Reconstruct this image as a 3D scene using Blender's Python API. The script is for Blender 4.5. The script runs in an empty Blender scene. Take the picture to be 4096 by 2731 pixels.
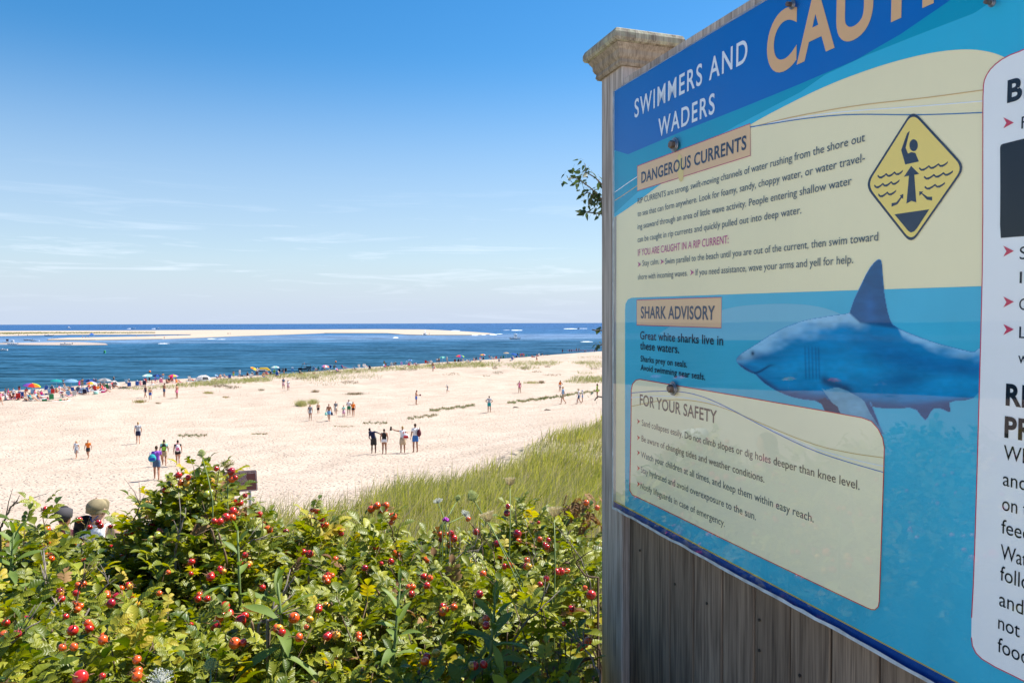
import bpy, bmesh, math, random
import numpy as np
from mathutils import Vector, Matrix, Euler

SC = bpy.context.scene
COL = SC.collection
R = math.radians
rnd = random.Random(7)
nrs = np.random.RandomState(11)

# ------------------------------------------------------------ camera, light, exposure
F = 3050.0                                  # focal length in photo pixels (photo is 4096 x 2731)
PITCH, ROLL = 1.38, -0.17
cam_d = bpy.data.cameras.new("camera")
cam = bpy.data.objects.new("camera", cam_d)
COL.objects.link(cam)
CM = Matrix.Rotation(R(90 - PITCH), 3, 'X') @ Matrix.Rotation(R(ROLL), 3, 'Z')
cam.matrix_world = CM.to_4x4()
cam_d.sensor_width = 36
cam_d.lens = F / 4096 * 36
cam_d.clip_start = 0.05
cam_d.clip_end = 120000
SC.camera = cam

SUN_EL, SUN_AZ = 54.0, 33.0                 # azimuth: degrees from +X towards +Y
ts = Vector((math.cos(R(SUN_AZ)) * math.cos(R(SUN_EL)), math.sin(R(SUN_AZ)) * math.cos(R(SUN_EL)), math.sin(R(SUN_EL))))
sun_d = bpy.data.lights.new("sun", 'SUN')
sun_d.energy = 3.7
sun_d.angle = R(0.53)
sun_d.color = (1.0, 0.955, 0.88)
sun = bpy.data.objects.new("sun", sun_d)
sun.rotation_euler = ts.to_track_quat('Z', 'Y').to_euler()
COL.objects.link(sun)

W = bpy.data.worlds.new("World")
SC.world = W
W.use_nodes = True
wn, wl = W.node_tree.nodes, W.node_tree.links
wn.clear()
sky = wn.new('ShaderNodeTexSky')
sky.sky_type = 'NISHITA'
sky.sun_disc = False
sky.sun_elevation = R(SUN_EL)
sky.sun_rotation = R(90 - SUN_AZ)
sky.altitude = 0
sky.air_density = 1.15
sky.dust_density = 0.25
sky.ozone_density = 2.6
bg = wn.new('ShaderNodeBackground')
bg.inputs['Strength'].default_value = 0.13
wo = wn.new('ShaderNodeOutputWorld')
# thin cirrus streaks low in the sky, spread all round the compass
tc = wn.new('ShaderNodeTexCoord')
sep = wn.new('ShaderNodeSeparateXYZ')
wl.new(tc.outputs['Generated'], sep.inputs[0])
mp = wn.new('ShaderNodeMapping')
mp.inputs['Rotation'].default_value = (0, R(5), 0)
mp.inputs['Scale'].default_value = (2.4, 2.4, 34.0)
wl.new(tc.outputs['Generated'], mp.inputs[0])
cn = wn.new('ShaderNodeTexNoise')
cn.inputs['Scale'].default_value = 2.1
cn.inputs['Detail'].default_value = 7
cn.inputs['Roughness'].default_value = 0.62
cn.inputs['Distortion'].default_value = 0.6
wl.new(mp.outputs[0], cn.inputs['Vector'])
cr = wn.new('ShaderNodeValToRGB')
cr.color_ramp.elements[0].position = 0.54
cr.color_ramp.elements[1].position = 0.74
wl.new(cn.outputs['Fac'], cr.inputs[0])
er = wn.new('ShaderNodeValToRGB')            # elevation band of the cirrus
er.color_ramp.elements[0].position = 0.02
er.color_ramp.elements[0].color = (0.25, 0.25, 0.25, 1)
er.color_ramp.elements[1].position = 0.19
er.color_ramp.elements[1].color = (0, 0, 0, 1)
e = er.color_ramp.elements.new(0.075)
e.color = (1, 1, 1, 1)
e = er.color_ramp.elements.new(0.125)
e.color = (0.35, 0.35, 0.35, 1)
wl.new(sep.outputs['Z'], er.inputs[0])
mu = wn.new('ShaderNodeMath')
mu.operation = 'MULTIPLY'
wl.new(cr.outputs[0], mu.inputs[0])
wl.new(er.outputs[0], mu.inputs[1])
mu2 = wn.new('ShaderNodeMath')
mu2.operation = 'MULTIPLY'
mu2.inputs[1].default_value = 0.6
wl.new(mu.outputs[0], mu2.inputs[0])
sat = wn.new('ShaderNodeHueSaturation')
sat.inputs['Saturation'].default_value = 1.43
sat.inputs['Value'].default_value = 0.425
wl.new(sky.outputs[0], sat.inputs['Color'])
mx = wn.new('ShaderNodeMixRGB')
mx.inputs[2].default_value = (3.0, 3.3, 3.7, 1)
wl.new(mu2.outputs[0], mx.inputs[0])
hz = wn.new('ShaderNodeValToRGB')            # pale sea haze near the horizon, all round
hz.color_ramp.interpolation = 'EASE'
hz.color_ramp.elements[0].position = 0.0
hz.color_ramp.elements[0].color = (0.93, 0.93, 0.93, 1)
hz.color_ramp.elements[1].position = 0.34
hz.color_ramp.elements[1].color = (0, 0, 0, 1)
e = hz.color_ramp.elements.new(0.10)
e.color = (0.55, 0.55, 0.55, 1)
wl.new(sep.outputs['Z'], hz.inputs[0])
hm = wn.new('ShaderNodeMixRGB')
hm.inputs[2].default_value = (1.7, 2.03, 2.6, 1)
wl.new(hz.outputs[0], hm.inputs[0])
wl.new(sat.outputs[0], hm.inputs[1])
wl.new(hm.outputs[0], mx.inputs[1])
wl.new(mx.outputs[0], bg.inputs[0])
wl.new(bg.outputs[0], wo.inputs[0])

SC.view_settings.view_transform = 'Standard'
SC.view_settings.look = 'None'
SC.view_settings.gamma = 1
SC.view_settings.use_curve_mapping = False
SC.view_settings.exposure = 1.44
SC.cycles.use_denoising = True
SC.cycles.max_bounces = 8
SC.cycles.transparent_max_bounces = 12
SC.cycles.caustics_reflective = False
SC.cycles.caustics_refractive = False

# ------------------------------------------------------------ helpers
def ray(px, py):
    """direction (unit depth) through a photo pixel"""
    return CM @ Vector(((px - 2048) / F, (1365.5 - py) / F, -1.0))

def at(px, py, y):
    """point seen at a photo pixel, at world distance y ahead"""
    d = ray(px, py)
    return d * (y / d.y)

def srgb(r, g, b):
    return tuple(((c / 255) / 12.92 if c / 255 <= 0.04045 else ((c / 255 + 0.055) / 1.055) ** 2.4) for c in (r, g, b))

_mats = {}
def mat(name, col=(0.5, 0.5, 0.5), rough=0.7, metal=0.0, coat=0.0, var=0.0, vscale=8.0, spec=0.5, transl=0.0, rndval=0.0, vscl3=(1, 1, 1)):
    """principled material whose colour is broken up by noise and, if asked, varies per object"""
    if name in _mats:
        return _mats[name]
    m = bpy.data.materials.new(name)
    m.use_nodes = True
    n, l = m.node_tree.nodes, m.node_tree.links
    b = n['Principled BSDF']
    b.inputs['Roughness'].default_value = rough
    b.inputs['Metallic'].default_value = metal
    b.inputs['Specular IOR Level'].default_value = spec
    b.inputs['Coat Weight'].default_value = coat
    b.inputs['Coat Roughness'].default_value = 0.08
    c4 = tuple(col[:3]) + (1,)
    rgb = n.new('ShaderNodeRGB')
    rgb.outputs[0].default_value = c4
    out = rgb.outputs[0]
    if var or rndval:
        hs = n.new('ShaderNodeHueSaturation')
        l.new(out, hs.inputs['Color'])
        val = n.new('ShaderNodeMath'); val.operation = 'ADD'; val.inputs[0].default_value = 1.0; val.inputs[1].default_value = 0.0
        if var:
            t = n.new('ShaderNodeTexCoord')
            mpn = n.new('ShaderNodeMapping'); mpn.inputs['Scale'].default_value = vscl3
            l.new(t.outputs['Object'], mpn.inputs[0])
            no = n.new('ShaderNodeTexNoise')
            no.inputs['Scale'].default_value = vscale
            no.inputs['Detail'].default_value = 4
            l.new(mpn.outputs[0], no.inputs['Vector'])
            a = n.new('ShaderNodeMapRange')
            a.inputs[1].default_value = 0.3; a.inputs[2].default_value = 0.7
            a.inputs[3].default_value = 1 - var; a.inputs[4].default_value = 1 + var
            l.new(no.outputs['Fac'], a.inputs[0])
            l.new(a.outputs[0], val.inputs[0])
        if rndval:
            oi = n.new('ShaderNodeObjectInfo')
            a2 = n.new('ShaderNodeMapRange')
            a2.inputs[3].default_value = -rndval; a2.inputs[4].default_value = rndval
            l.new(oi.outputs['Random'], a2.inputs[0])
            l.new(a2.outputs[0], val.inputs[1])
        l.new(val.outputs[0], hs.inputs['Value'])
        out = hs.outputs[0]
    l.new(out, b.inputs['Base Color'])
    if transl:
        tr = n.new('ShaderNodeBsdfTranslucent')
        l.new(out, tr.inputs['Color'])
        ms = n.new('ShaderNodeMixShader')
        ms.inputs[0].default_value = transl
        l.new(b.outputs[0], ms.inputs[1]); l.new(tr.outputs[0], ms.inputs[2])
        l.new(ms.outputs[0], n['Material Output'].inputs['Surface'])
    _mats[name] = m
    return m

def tag(o, label=None, cat=None, group=None, kind=None):
    if label: o['label'] = label
    if cat: o['category'] = cat
    if group: o['group'] = group
    if kind: o['kind'] = kind
    return o

def empty(name, loc=(0, 0, 0), rz=0.0, scale=1.0):
    o = bpy.data.objects.new(name, None)
    o.empty_display_size = 0.1
    o.location = loc
    o.rotation_euler = (0, 0, rz)
    o.scale = (scale,) * 3
    COL.objects.link(o)
    return o

class MB:
    """collects shapes, then links them as ONE mesh object"""
    def __init__(s): s.v = []; s.f = []; s.m = []; s.sm = []
    def add(s, vs, fs, mi=0, smooth=False):
        o = len(s.v)
        s.v += [tuple(v) for v in vs]
        for f in fs:
            s.f.append(tuple(i + o for i in f)); s.m.append(mi); s.sm.append(smooth)
    def box(s, c, d, mi=0, rot=None, taper=1.0):
        x, y, z = d[0] / 2, d[1] / 2, d[2] / 2
        vs = [Vector((sx * x * (taper if sz > 0 else 1), sy * y * (taper if sz > 0 else 1), sz * z)) for sz in (-1, 1) for sy in (-1, 1) for sx in (-1, 1)]
        if rot is not None: vs = [rot @ v for v in vs]
        vs = [v + Vector(c) for v in vs]
        s.add(vs, [(0, 2, 3, 1), (4, 5, 7, 6), (0, 1, 5, 4), (2, 6, 7, 3), (0, 4, 6, 2), (1, 3, 7, 5)], mi)
    def tube(s, pts, rad, n=6, mi=0, smooth=True, cap=True, flat=None):
        """sweep of rings; rad may be a list; flat = (sx, sy) ring squash"""
        pts = [Vector(p) for p in pts]
        if not hasattr(rad, '__len__'): rad = [rad] * len(pts)
        base = len(s.v); up = None
        for i, p in enumerate(pts):
            t = (pts[min(i + 1, len(pts) - 1)] - pts[max(i - 1, 0)])
            t = t.normalized() if t.length > 1e-9 else Vector((0, 0, 1))
            if up is None:
                up = Vector((0, 1, 0)) if abs(t.y) < 0.9 else Vector((1, 0, 0))
            a = t.cross(up)
            if a.length < 1e-6: a = t.orthogonal()
            a.normalize(); b = a.cross(t); up = b
            for k in range(n):
                an = 2 * math.pi * k / n
                ca, sb = math.cos(an), math.sin(an)
                if flat: ca *= flat[0]; sb *= flat[1]
                s.v.append(tuple(p + (a * ca + b * sb) * rad[i]))
        for i in range(len(pts) - 1):
            for k in range(n):
                k2 = (k + 1) % n
                s.f.append((base + i * n + k, base + i * n + k2, base + (i + 1) * n + k2, base + (i + 1) * n + k)); s.m.append(mi); s.sm.append(smooth)
        if cap:
            s.f.append(tuple(base + k for k in range(n))[::-1]); s.m.append(mi); s.sm.append(False)
            e = base + (len(pts) - 1) * n
            s.f.append(tuple(e + k for k in range(n))); s.m.append(mi); s.sm.append(False)
    def ball(s, c, r, nu=8, nv=6, mi=0, smooth=True):
        if not hasattr(r, '__len__'): r = (r, r, r)
        base = len(s.v); c = Vector(c)
        for j in range(1, nv):
            th = math.pi * j / nv
            for i in range(nu):
                ph = 2 * math.pi * i / nu
                s.v.append((c.x + r[0] * math.sin(th) * math.cos(ph), c.y + r[1] * math.sin(th) * math.sin(ph), c.z + r[2] * math.cos(th)))
        t = len(s.v); s.v.append((c.x, c.y, c.z + r[2])); s.v.append((c.x, c.y, c.z - r[2]))
        def F_(f): s.f.append(f); s.m.append(mi); s.sm.append(smooth)
        for i in range(nu):
            i2 = (i + 1) % nu
            F_((t, base + i, base + i2))
            for j in range(nv - 2):
                F_((base + j * nu + i, base + (j + 1) * nu + i, base + (j + 1) * nu + i2, base + j * nu + i2))
            F_((t + 1, base + (nv - 2) * nu + i2, base + (nv - 2) * nu + i))
    def mesh(s, name):
        me = bpy.data.meshes.new(name)
        me.from_pydata(s.v, [], s.f)
        me.polygons.foreach_set('material_index', s.m)
        me.polygons.foreach_set('use_smooth', s.sm)
        me.update()
        return me
    def build(s, name, mats, parent=None, loc=None, world=False):
        """world=True: the vertices are in world space and the parent is unrotated and unscaled"""
        if world and parent is not None:
            L = parent_loc(parent)
            s.v = [(v[0] - L[0], v[1] - L[1], v[2] - L[2]) for v in s.v]
        return link(s.mesh(name), name, mats, parent, loc)

def parent_loc(p):
    L = Vector((0, 0, 0))
    while p is not None:
        L += p.location; p = p.parent
    return L

def link(me, name, mats=None, parent=None, loc=None):
    o = bpy.data.objects.new(name, me)
    if mats is not None and not len(me.materials):
        for m in (mats if isinstance(mats, (list, tuple)) else [mats]): me.materials.append(m)
    if parent is not None: o.parent = parent
    if loc is not None: o.location = loc
    COL.objects.link(o)
    return o

def fast_mesh(name, V, Fq, mi=None, smooth=False):
    """numpy mesh: V (n,3), Fq (m,k)"""
    me = bpy.data.meshes.new(name)
    V = np.asarray(V, dtype=np.float32); Fq = np.asarray(Fq, dtype=np.int32)
    k = Fq.shape[1]
    me.vertices.add(len(V)); me.vertices.foreach_set('co', V.ravel())
    me.loops.add(Fq.size); me.loops.foreach_set('vertex_index', Fq.ravel())
    me.polygons.add(len(Fq))
    me.polygons.foreach_set('loop_start', np.arange(0, Fq.size, k, dtype=np.int32))
    if mi is not None: me.polygons.foreach_set('material_index', np.asarray(mi, dtype=np.int32))
    me.polygons.foreach_set('use_smooth', np.full(len(Fq), smooth, dtype=bool))
    me.update(calc_edges=True)
    return me

def copy_tree(o, parent=None):
    c = o.copy(); COL.objects.link(c)
    if parent is not None: c.parent = parent
    for ch in list(o.children): copy_tree(ch, c)
    return c

# ------------------------------------------------------------ terrain
SEA = -11.6
_shore_px = [(0, 1567), (168, 1556), (451, 1531), (689, 1519), (842, 1511), (1079, 1502), (1374, 1476), (1527, 1466), (1700, 1454), (1809, 1448), (2018, 1435), (2158, 1423), (2384, 1407)]
_sh = []
for x, y in _shore_px:
    d = ray(x, y); t = SEA / d.z
    _sh.append((d.x * t, d.y * t))
_sh = [(-620.0, -900.0), (-300.0, -260.0), (-190.0, -60.0), (-120.0, 62.0)] + _sh + [(75.0, 360.0), (240.0, 560.0), (800.0, 1100.0)]
SHORE = np.array(_sh)

def vnoise(x, y, seed=0):
    """smooth value noise, vectorised"""
    xi = np.floor(x).astype(np.int64); yi = np.floor(y).astype(np.int64)
    xf = x - xi; yf = y - yi
    u = xf * xf * (3 - 2 * xf); v = yf * yf * (3 - 2 * yf)
    def h(a, b):
        n = (a * 374761393 + b * 668265263 + seed * 982451653) & 0x7fffffff
        n = ((n ^ (n >> 13)) * 1274126177) & 0x7fffffff
        return ((n ^ (n >> 16)) & 0xffff) / 65535.0
    return (h(xi, yi) * (1 - u) + h(xi + 1, yi) * u) * (1 - v) + (h(xi, yi + 1) * (1 - u) + h(xi + 1, yi + 1) * u) * v

def shore_dist(x, y):
    """metres inland from the waterline (negative at sea)"""
    x = np.asarray(x, float); y = np.asarray(y, float)
    best = np.full(x.shape, 1e18); sgn = np.ones(x.shape)
    for (ax, ay), (bx, by) in zip(SHORE[:-1], SHORE[1:]):
        dx, dy = bx - ax, by - ay
        L2 = dx * dx + dy * dy
        t = np.clip(((x - ax) * dx + (y - ay) * dy) / L2, 0, 1)
        ex, ey = x - (ax + t * dx), y - (ay + t * dy)
        d2 = ex * ex + ey * ey
        cr_ = dx * (y - ay) - dy * (x - ax)
        m = d2 < best
        best = np.where(m, d2, best); sgn = np.where(m, np.where(cr_ > 0, -1.0, 1.0), sgn)
    return np.sqrt(best) * sgn

_S = [-400, -30, 0, 4, 9, 16, 25, 50, 82, 105, 113, 120, 127, 133, 139, 143, 148, 200, 4000]
_H = [-22, -14, -11.6, -11.2, -10.9, -10.75, -10.35, -9.9, -9.5, -8.5, -7.75, -6.6, -5.1, -3.7, -2.2, -1.62, -1.6, -1.5, -1.5]

def smooth(a, b, x):
    t = np.clip((x - a) / (b - a), 0, 1)
    return t * t * (3 - 2 * t)

def dune_w(x, y):
    # inside (right/near side) of the edge of the grassy slope, which runs from (-3,14) to (3.4,30) and on to the right
    dx, dy = 6.4, 16.0
    L = math.hypot(dx, dy)
    sd = ((x + 3.0) * dy - (y - 14.0) * dx) / L            # >0 to the right
    sd2 = np.minimum(sd, (31.5 - y) * 0.9 + 0.10 * x)       # it ends about 31 m away
    return sd2

def HT(x, y):
    x = np.asarray(x, float); y = np.asarray(y, float)
    s = shore_dist(x, y)
    h = np.interp(s, _S, _H)
    r = np.hypot(x, y)
    # low dunes behind the beach
    dn = smooth(9, 22, s) * (1 - smooth(55, 75, s))
    h = h + dn * (vnoise(x / 9.0, y / 9.0, 3) - 0.45) * 1.1
    h = h + smooth(3, 10, s) * (1 - smooth(125, 135, s)) * (vnoise(x / 3.1, y / 3.1, 5) - 0.5) * 0.22
    # grassy slope
    g = np.interp(r, [0, 2, 6, 10, 14, 20, 30, 45], [-1.6, -1.62, -2.1, -2.75, -3.45, -3.65, -3.80, -6.3])
    g = g + (vnoise(x / 2.3, y / 2.3, 9) - 0.5) * 0.35 * smooth(5, 9, r)
    w = smooth(-4.5, 0.8, dune_w(x, y)) * smooth(4.0, 7.0, y)
    h = np.maximum(h, h * (1 - w) + g * w)
    return h

def hgt(x, y): return float(HT(np.array([x]), np.array([y]))[0])

def ground_hits(px, py):
    """where the rays through photo pixels meet the ground: arrays x, y, z (nan when they miss)"""
    px = np.asarray(px, float); py = np.asarray(py, float)
    cm = np.array(CM)
    d = cm @ np.stack([(px - 2048) / F, (1365.5 - py) / F, -np.ones_like(px)])
    T = np.concatenate([np.linspace(4.5, 60, 150), np.linspace(60.5, 420, 260)])
    prev = np.full(px.shape, np.nan); out = np.full(px.shape, np.nan); pt = T[0]
    for t in T:
        dz = d[2] * t - np.maximum(HT(d[0] * t, d[1] * t), SEA)
        hit = np.isnan(out) & (dz <= 0) & (prev > 0)
        out = np.where(hit, pt + (t - pt) * prev / (prev - dz + 1e-9), out)
        prev = dz; pt = t
    x, y = d[0] * out, d[1] * out
    return x, y, np.where(np.isnan(out), np.nan, np.maximum(HT(np.nan_to_num(x), np.nan_to_num(y)), SEA))

def build_ground():
    ang = np.unique(np.concatenate([np.arange(-180, -80, 3.0), np.arange(-80, -38, 0.8), np.arange(-38, 22, 0.22), np.arange(22, 60, 1.0), np.arange(60, 181, 3.0)]))
    rad = np.concatenate([[0.02], np.arange(0.4, 8, 0.2), np.geomspace(8, 420, 330), np.geomspace(440, 6000, 24)])
    A, RR = np.meshgrid(np.radians(ang), rad)
    X, Y = RR * np.sin(A), RR * np.cos(A)
    Z = HT(X, Y)
    V = np.stack([X.ravel(), Y.ravel(), Z.ravel()], 1)
    na = len(ang); nr_ = len(rad)
    i = np.arange(nr_ - 1)[:, None] * na + np.arange(na - 1)[None, :]
    Fq = np.stack([i, i + na, i + na + 1, i + 1], -1).reshape(-1, 4)
    me = fast_mesh('ground', V, Fq, smooth=True)
    # how dry/grassy/wet the ground is, kept as attributes of the place
    s = shore_dist(V[:, 0], V[:, 1])
    wet = 1 - smooth(1.0, 3.2, s)
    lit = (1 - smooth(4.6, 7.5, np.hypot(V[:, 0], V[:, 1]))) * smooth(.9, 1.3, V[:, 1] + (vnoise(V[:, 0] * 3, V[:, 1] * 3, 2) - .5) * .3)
    gr = smooth(-0.6, 0.8, dune_w(V[:, 0], V[:, 1])) * smooth(3, 6, V[:, 1])
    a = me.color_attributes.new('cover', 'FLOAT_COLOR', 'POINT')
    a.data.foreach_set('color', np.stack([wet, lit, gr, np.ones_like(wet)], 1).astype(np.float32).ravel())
    m = bpy.data.materials.new('beach_sand'); m.use_nodes = True
    n, l = m.node_tree.nodes, m.node_tree.links
    b = n['Principled BSDF']; b.inputs['Roughness'].default_value = 0.95; b.inputs['Specular IOR Level'].default_value = 0.15
    geo = n.new('ShaderNodeNewGeometry')
    n1 = n.new('ShaderNodeTexNoise'); n1.inputs['Scale'].default_value = 0.35; n1.inputs['Detail'].default_value = 5
    n2 = n.new('ShaderNodeTexNoise'); n2.inputs['Scale'].default_value = 11.0; n2.inputs['Detail'].default_value = 4
    l.new(geo.outputs['Position'], n1.inputs['Vector']); l.new(geo.outputs['Position'], n2.inputs['Vector'])
    rp = n.new('ShaderNodeValToRGB')
    rp.color_ramp.elements[0].position = 0.3; rp.color_ramp.elements[0].color = (0.425, 0.335, 0.262, 1)
    rp.color_ramp.elements[1].position = 0.72; rp.color_ramp.elements[1].color = (0.51, 0.415, 0.335, 1)
    l.new(n1.outputs['Fac'], rp.inputs[0])
    mxa = n.new('ShaderNodeMixRGB'); mxa.blend_type = 'MULTIPLY'; mxa.inputs[0].default_value = 0.35
    rp2 = n.new('ShaderNodeValToRGB'); rp2.color_ramp.elements[0].position = 0.3; rp2.color_ramp.elements[0].color = (0.50, 0.46, 0.42, 1); rp2.color_ramp.elements[1].position = 0.6
    l.new(n2.outputs['Fac'], rp2.inputs[0])
    l.new(rp.outputs[0], mxa.inputs[1]); l.new(rp2.outputs[0], mxa.inputs[2])
    at_ = n.new('ShaderNodeAttribute'); at_.attribute_name = 'cover'
    sp = n.new('ShaderNodeSeparateColor'); l.new(at_.outputs['Color'], sp.inputs[0])
    def mixc(prev, fac, c):
        q = n.new('ShaderNodeMixRGB'); l.new(fac, q.inputs[0]); l.new(prev, q.inputs[1]); q.inputs[2].default_value = c; return q.outputs[0]
    o = mixc(mxa.outputs[0], sp.outputs[0], (0.23, 0.18, 0.125, 1))
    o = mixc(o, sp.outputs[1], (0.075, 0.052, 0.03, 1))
    gm = n.new('ShaderNodeMath'); gm.operation = 'MULTIPLY'; gm.inputs[1].default_value = 0.75
    l.new(sp.outputs[2], gm.inputs[0])
    o = mixc(o, gm.outputs[0], (0.22, 0.21, 0.09, 1))
    l.new(o, b.inputs['Base Color'])
    # trodden sand: footprints as smooth dents, plus ripples and grain
    vo = n.new('ShaderNodeTexVoronoi'); vo.feature = 'SMOOTH_F1'; vo.inputs['Scale'].default_value = 3.4; vo.inputs['Smoothness'].default_value = 0.35
    mpp = n.new('ShaderNodeMapping'); mpp.inputs['Scale'].default_value = (0.8, 1.25, 1)
    nd = n.new('ShaderNodeTexNoise'); nd.inputs['Scale'].default_value = 1.2; nd.inputs['Detail'].default_value = 2
    l.new(geo.outputs['Position'], nd.inputs['Vector'])
    addv = n.new('ShaderNodeVectorMath'); addv.operation = 'ADD'
    l.new(geo.outputs['Position'], addv.inputs[0]); l.new(nd.outputs['Color'], addv.inputs[1])
    l.new(addv.outputs[0], mpp.inputs[0]); l.new(mpp.outputs[0], vo.inputs['Vector'])
    rr = n.new('ShaderNodeMapRange'); rr.interpolation_type = 'SMOOTHSTEP'; rr.inputs[1].default_value = 0.12; rr.inputs[2].default_value = 0.42
    l.new(vo.outputs['Distance'], rr.inputs[0])
    n3 = n.new('ShaderNodeTexNoise'); n3.inputs['Scale'].default_value = 5.5; n3.inputs['Detail'].default_value = 5; l.new(geo.outputs['Position'], n3.inputs['Vector'])
    ad = n.new('ShaderNodeMath'); ad.operation = 'MULTIPLY_ADD'; ad.inputs[1].default_value = 0.9
    l.new(n3.outputs['Fac'], ad.inputs[0]); l.new(rr.outputs[0], ad.inputs[2])
    bp_ = n.new('ShaderNodeBump'); bp_.inputs['Strength'].default_value = 0.75; bp_.inputs['Distance'].default_value = 0.11
    l.new(ad.outputs[0], bp_.inputs['Height']); l.new(bp_.outputs[0], b.inputs['Normal'])
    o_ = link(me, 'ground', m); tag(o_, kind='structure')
    return m

SAND = build_ground()

def build_sea():
    ang = np.radians(np.arange(-180, 181, 4.0)); rad = np.array([5, 60, 200, 600, 2000, 8000, 30000, 80000.0])
    A, RR = np.meshgrid(ang, rad)
    V = np.stack([(RR * np.sin(A)).ravel(), (RR * np.cos(A)).ravel(), np.full(A.size, SEA)], 1)
    na = len(ang); i = np.arange(len(rad) - 1)[:, None] * na + np.arange(na - 1)[None, :]
    me = fast_mesh('sea', V, np.stack([i, i + na, i + na + 1, i + 1], -1).reshape(-1, 4), smooth=True)
    m = bpy.data.materials.new('sea_water'); m.use_nodes = True
    n, l = m.node_tree.nodes, m.node_tree.links
    n.remove(n['Principled BSDF'])
    geo = n.new('ShaderNodeNewGeometry')
    vl = n.new('ShaderNodeVectorMath'); vl.operation = 'LENGTH'; l.new(geo.outputs['Position'], vl.inputs[0])
    dr = n.new('ShaderNodeMapRange'); dr.inputs[1].default_value = 60; dr.inputs[2].default_value = 2600; dr.clamp = True
    l.new(vl.outputs['Value'], dr.inputs[0])
    # depth of the water: channel, flats round the sandbars, open sea
    ra = n.new('ShaderNodeValToRGB'); el = ra.color_ramp.elements
    el[0].position = 0.0; el[0].color = (0.012, 0.060, 0.088, 1)
    el[1].position = 1.0; el[1].color = (0.028, 0.085, 0.20, 1)
    for p, c in ((0.045, (0.012, 0.062, 0.105)), (0.12, (0.013, 0.066, 0.125)), (0.175, (0.018, 0.078, 0.15)), (0.205, (0.10, 0.17, 0.27)), (0.26, (0.09, 0.155, 0.26)), (0.33, (0.03, 0.105, 0.22)), (0.45, (0.026, 0.085, 0.19))):
        e = el.new(p); e.color = c + (1,)
    nz = n.new('ShaderNodeTexNoise'); nz.inputs['Scale'].default_value = 0.011; nz.inputs['Detail'].default_value = 5
    mm = n.new('ShaderNodeMapping'); mm.inputs['Rotation'].default_value = (0, 0, R(-32)); mm.inputs['Scale'].default_value = (0.45, 1.6, 1)
    l.new(geo.outputs['Position'], mm.inputs[0]); l.new(mm.outputs[0], nz.inputs['Vector'])
    j = n.new('ShaderNodeMath'); j.operation = 'MULTIPLY_ADD'; j.inputs[1].default_value = 0.13
    l.new(nz.outputs['Fac'], j.inputs[0]); l.new(dr.outputs[0], j.inputs[2])
    k = n.new('ShaderNodeMath'); k.operation = 'SUBTRACT'; k.inputs[1].default_value = 0.065
    l.new(j.outputs[0], k.inputs[0]); l.new(k.outputs[0], ra.inputs[0])
    # wavelets break the colour up a little too (foam, steep faces)
    def wav(scale, sx, sy, rot, det=4):
        w = n.new('ShaderNodeTexNoise'); w.inputs['Scale'].default_value = scale; w.inputs['Detail'].default_value = det
        q = n.new('ShaderNodeMapping'); q.inputs['Scale'].default_value = (sx, sy, 1); q.inputs['Rotation'].default_value = (0, 0, R(rot))
        l.new(geo.outputs['Position'], q.inputs[0]); l.new(q.outputs[0], w.inputs['Vector']); return w
    w1 = wav(0.8, 0.6, 1.3, -14, 8); w2 = wav(0.12, 0.5, 1.5, -24, 7); w3 = wav(0.03, 0.22, 1.8, -18, 5)
    sm = n.new('ShaderNodeMath'); sm.operation = 'MULTIPLY_ADD'; sm.inputs[1].default_value = 1.3
    l.new(w2.outputs['Fac'], sm.inputs[0]); l.new(w1.outputs['Fac'], sm.inputs[2])
    rv = n.new('ShaderNodeMapRange'); rv.inputs[1].default_value = 0.9; rv.inputs[2].default_value = 1.42; rv.inputs[3].default_value = 0.5; rv.inputs[4].default_value = 1.55
    l.new(sm.outputs[0], rv.inputs[0])
    rv3 = n.new('ShaderNodeMapRange'); rv3.inputs[1].default_value = 0.35; rv3.inputs[2].default_value = 0.68; rv3.inputs[3].default_value = 0.82; rv3.inputs[4].default_value = 1.22
    l.new(w3.outputs['Fac'], rv3.inputs[0])
    pm = n.new('ShaderNodeMath'); pm.operation = 'MULTIPLY'; l.new(rv.outputs[0], pm.inputs[0]); l.new(rv3.outputs[0], pm.inputs[1])
    hs = n.new('ShaderNodeHueSaturation'); l.new(ra.outputs[0], hs.inputs['Color']); l.new(pm.outputs[0], hs.inputs['Value'])
    bump = n.new('ShaderNodeBump'); bump.inputs['Strength'].default_value = 1.0; bump.inputs['Distance'].default_value = 0.5
    l.new(sm.outputs[0], bump.inputs['Height'])
    df = n.new('ShaderNodeBsdfDiffuse'); l.new(hs.outputs[0], df.inputs['Color'])
    gl = n.new('ShaderNodeBsdfGlossy'); gl.inputs['Roughness'].default_value = 0.28; gl.inputs['Color'].default_value = (0.8, 0.9, 1, 1)
    l.new(bump.outputs[0], gl.inputs['Normal'])
    fr = n.new('ShaderNodeMapRange'); fr.inputs[1].default_value = 0.9; fr.inputs[2].default_value = 1.42; fr.inputs[3].default_value = 0.02; fr.inputs[4].default_value = 0.18
    l.new(sm.outputs[0], fr.inputs[0])
    ms = n.new('ShaderNodeMixShader'); l.new(fr.outputs[0], ms.inputs[0]); l.new(df.outputs[0], ms.inputs[1]); l.new(gl.outputs[0], ms.inputs[2])
    l.new(ms.outputs[0], n['Material Output'].inputs['Surface'])
    tag(link(me, 'sea', m), kind='structure')

build_sea()

def sea_pt(px, py, z=SEA):
    d = ray(px, py); t = z / d.z
    return Vector((d.x * t, d.y * t, z))

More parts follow.
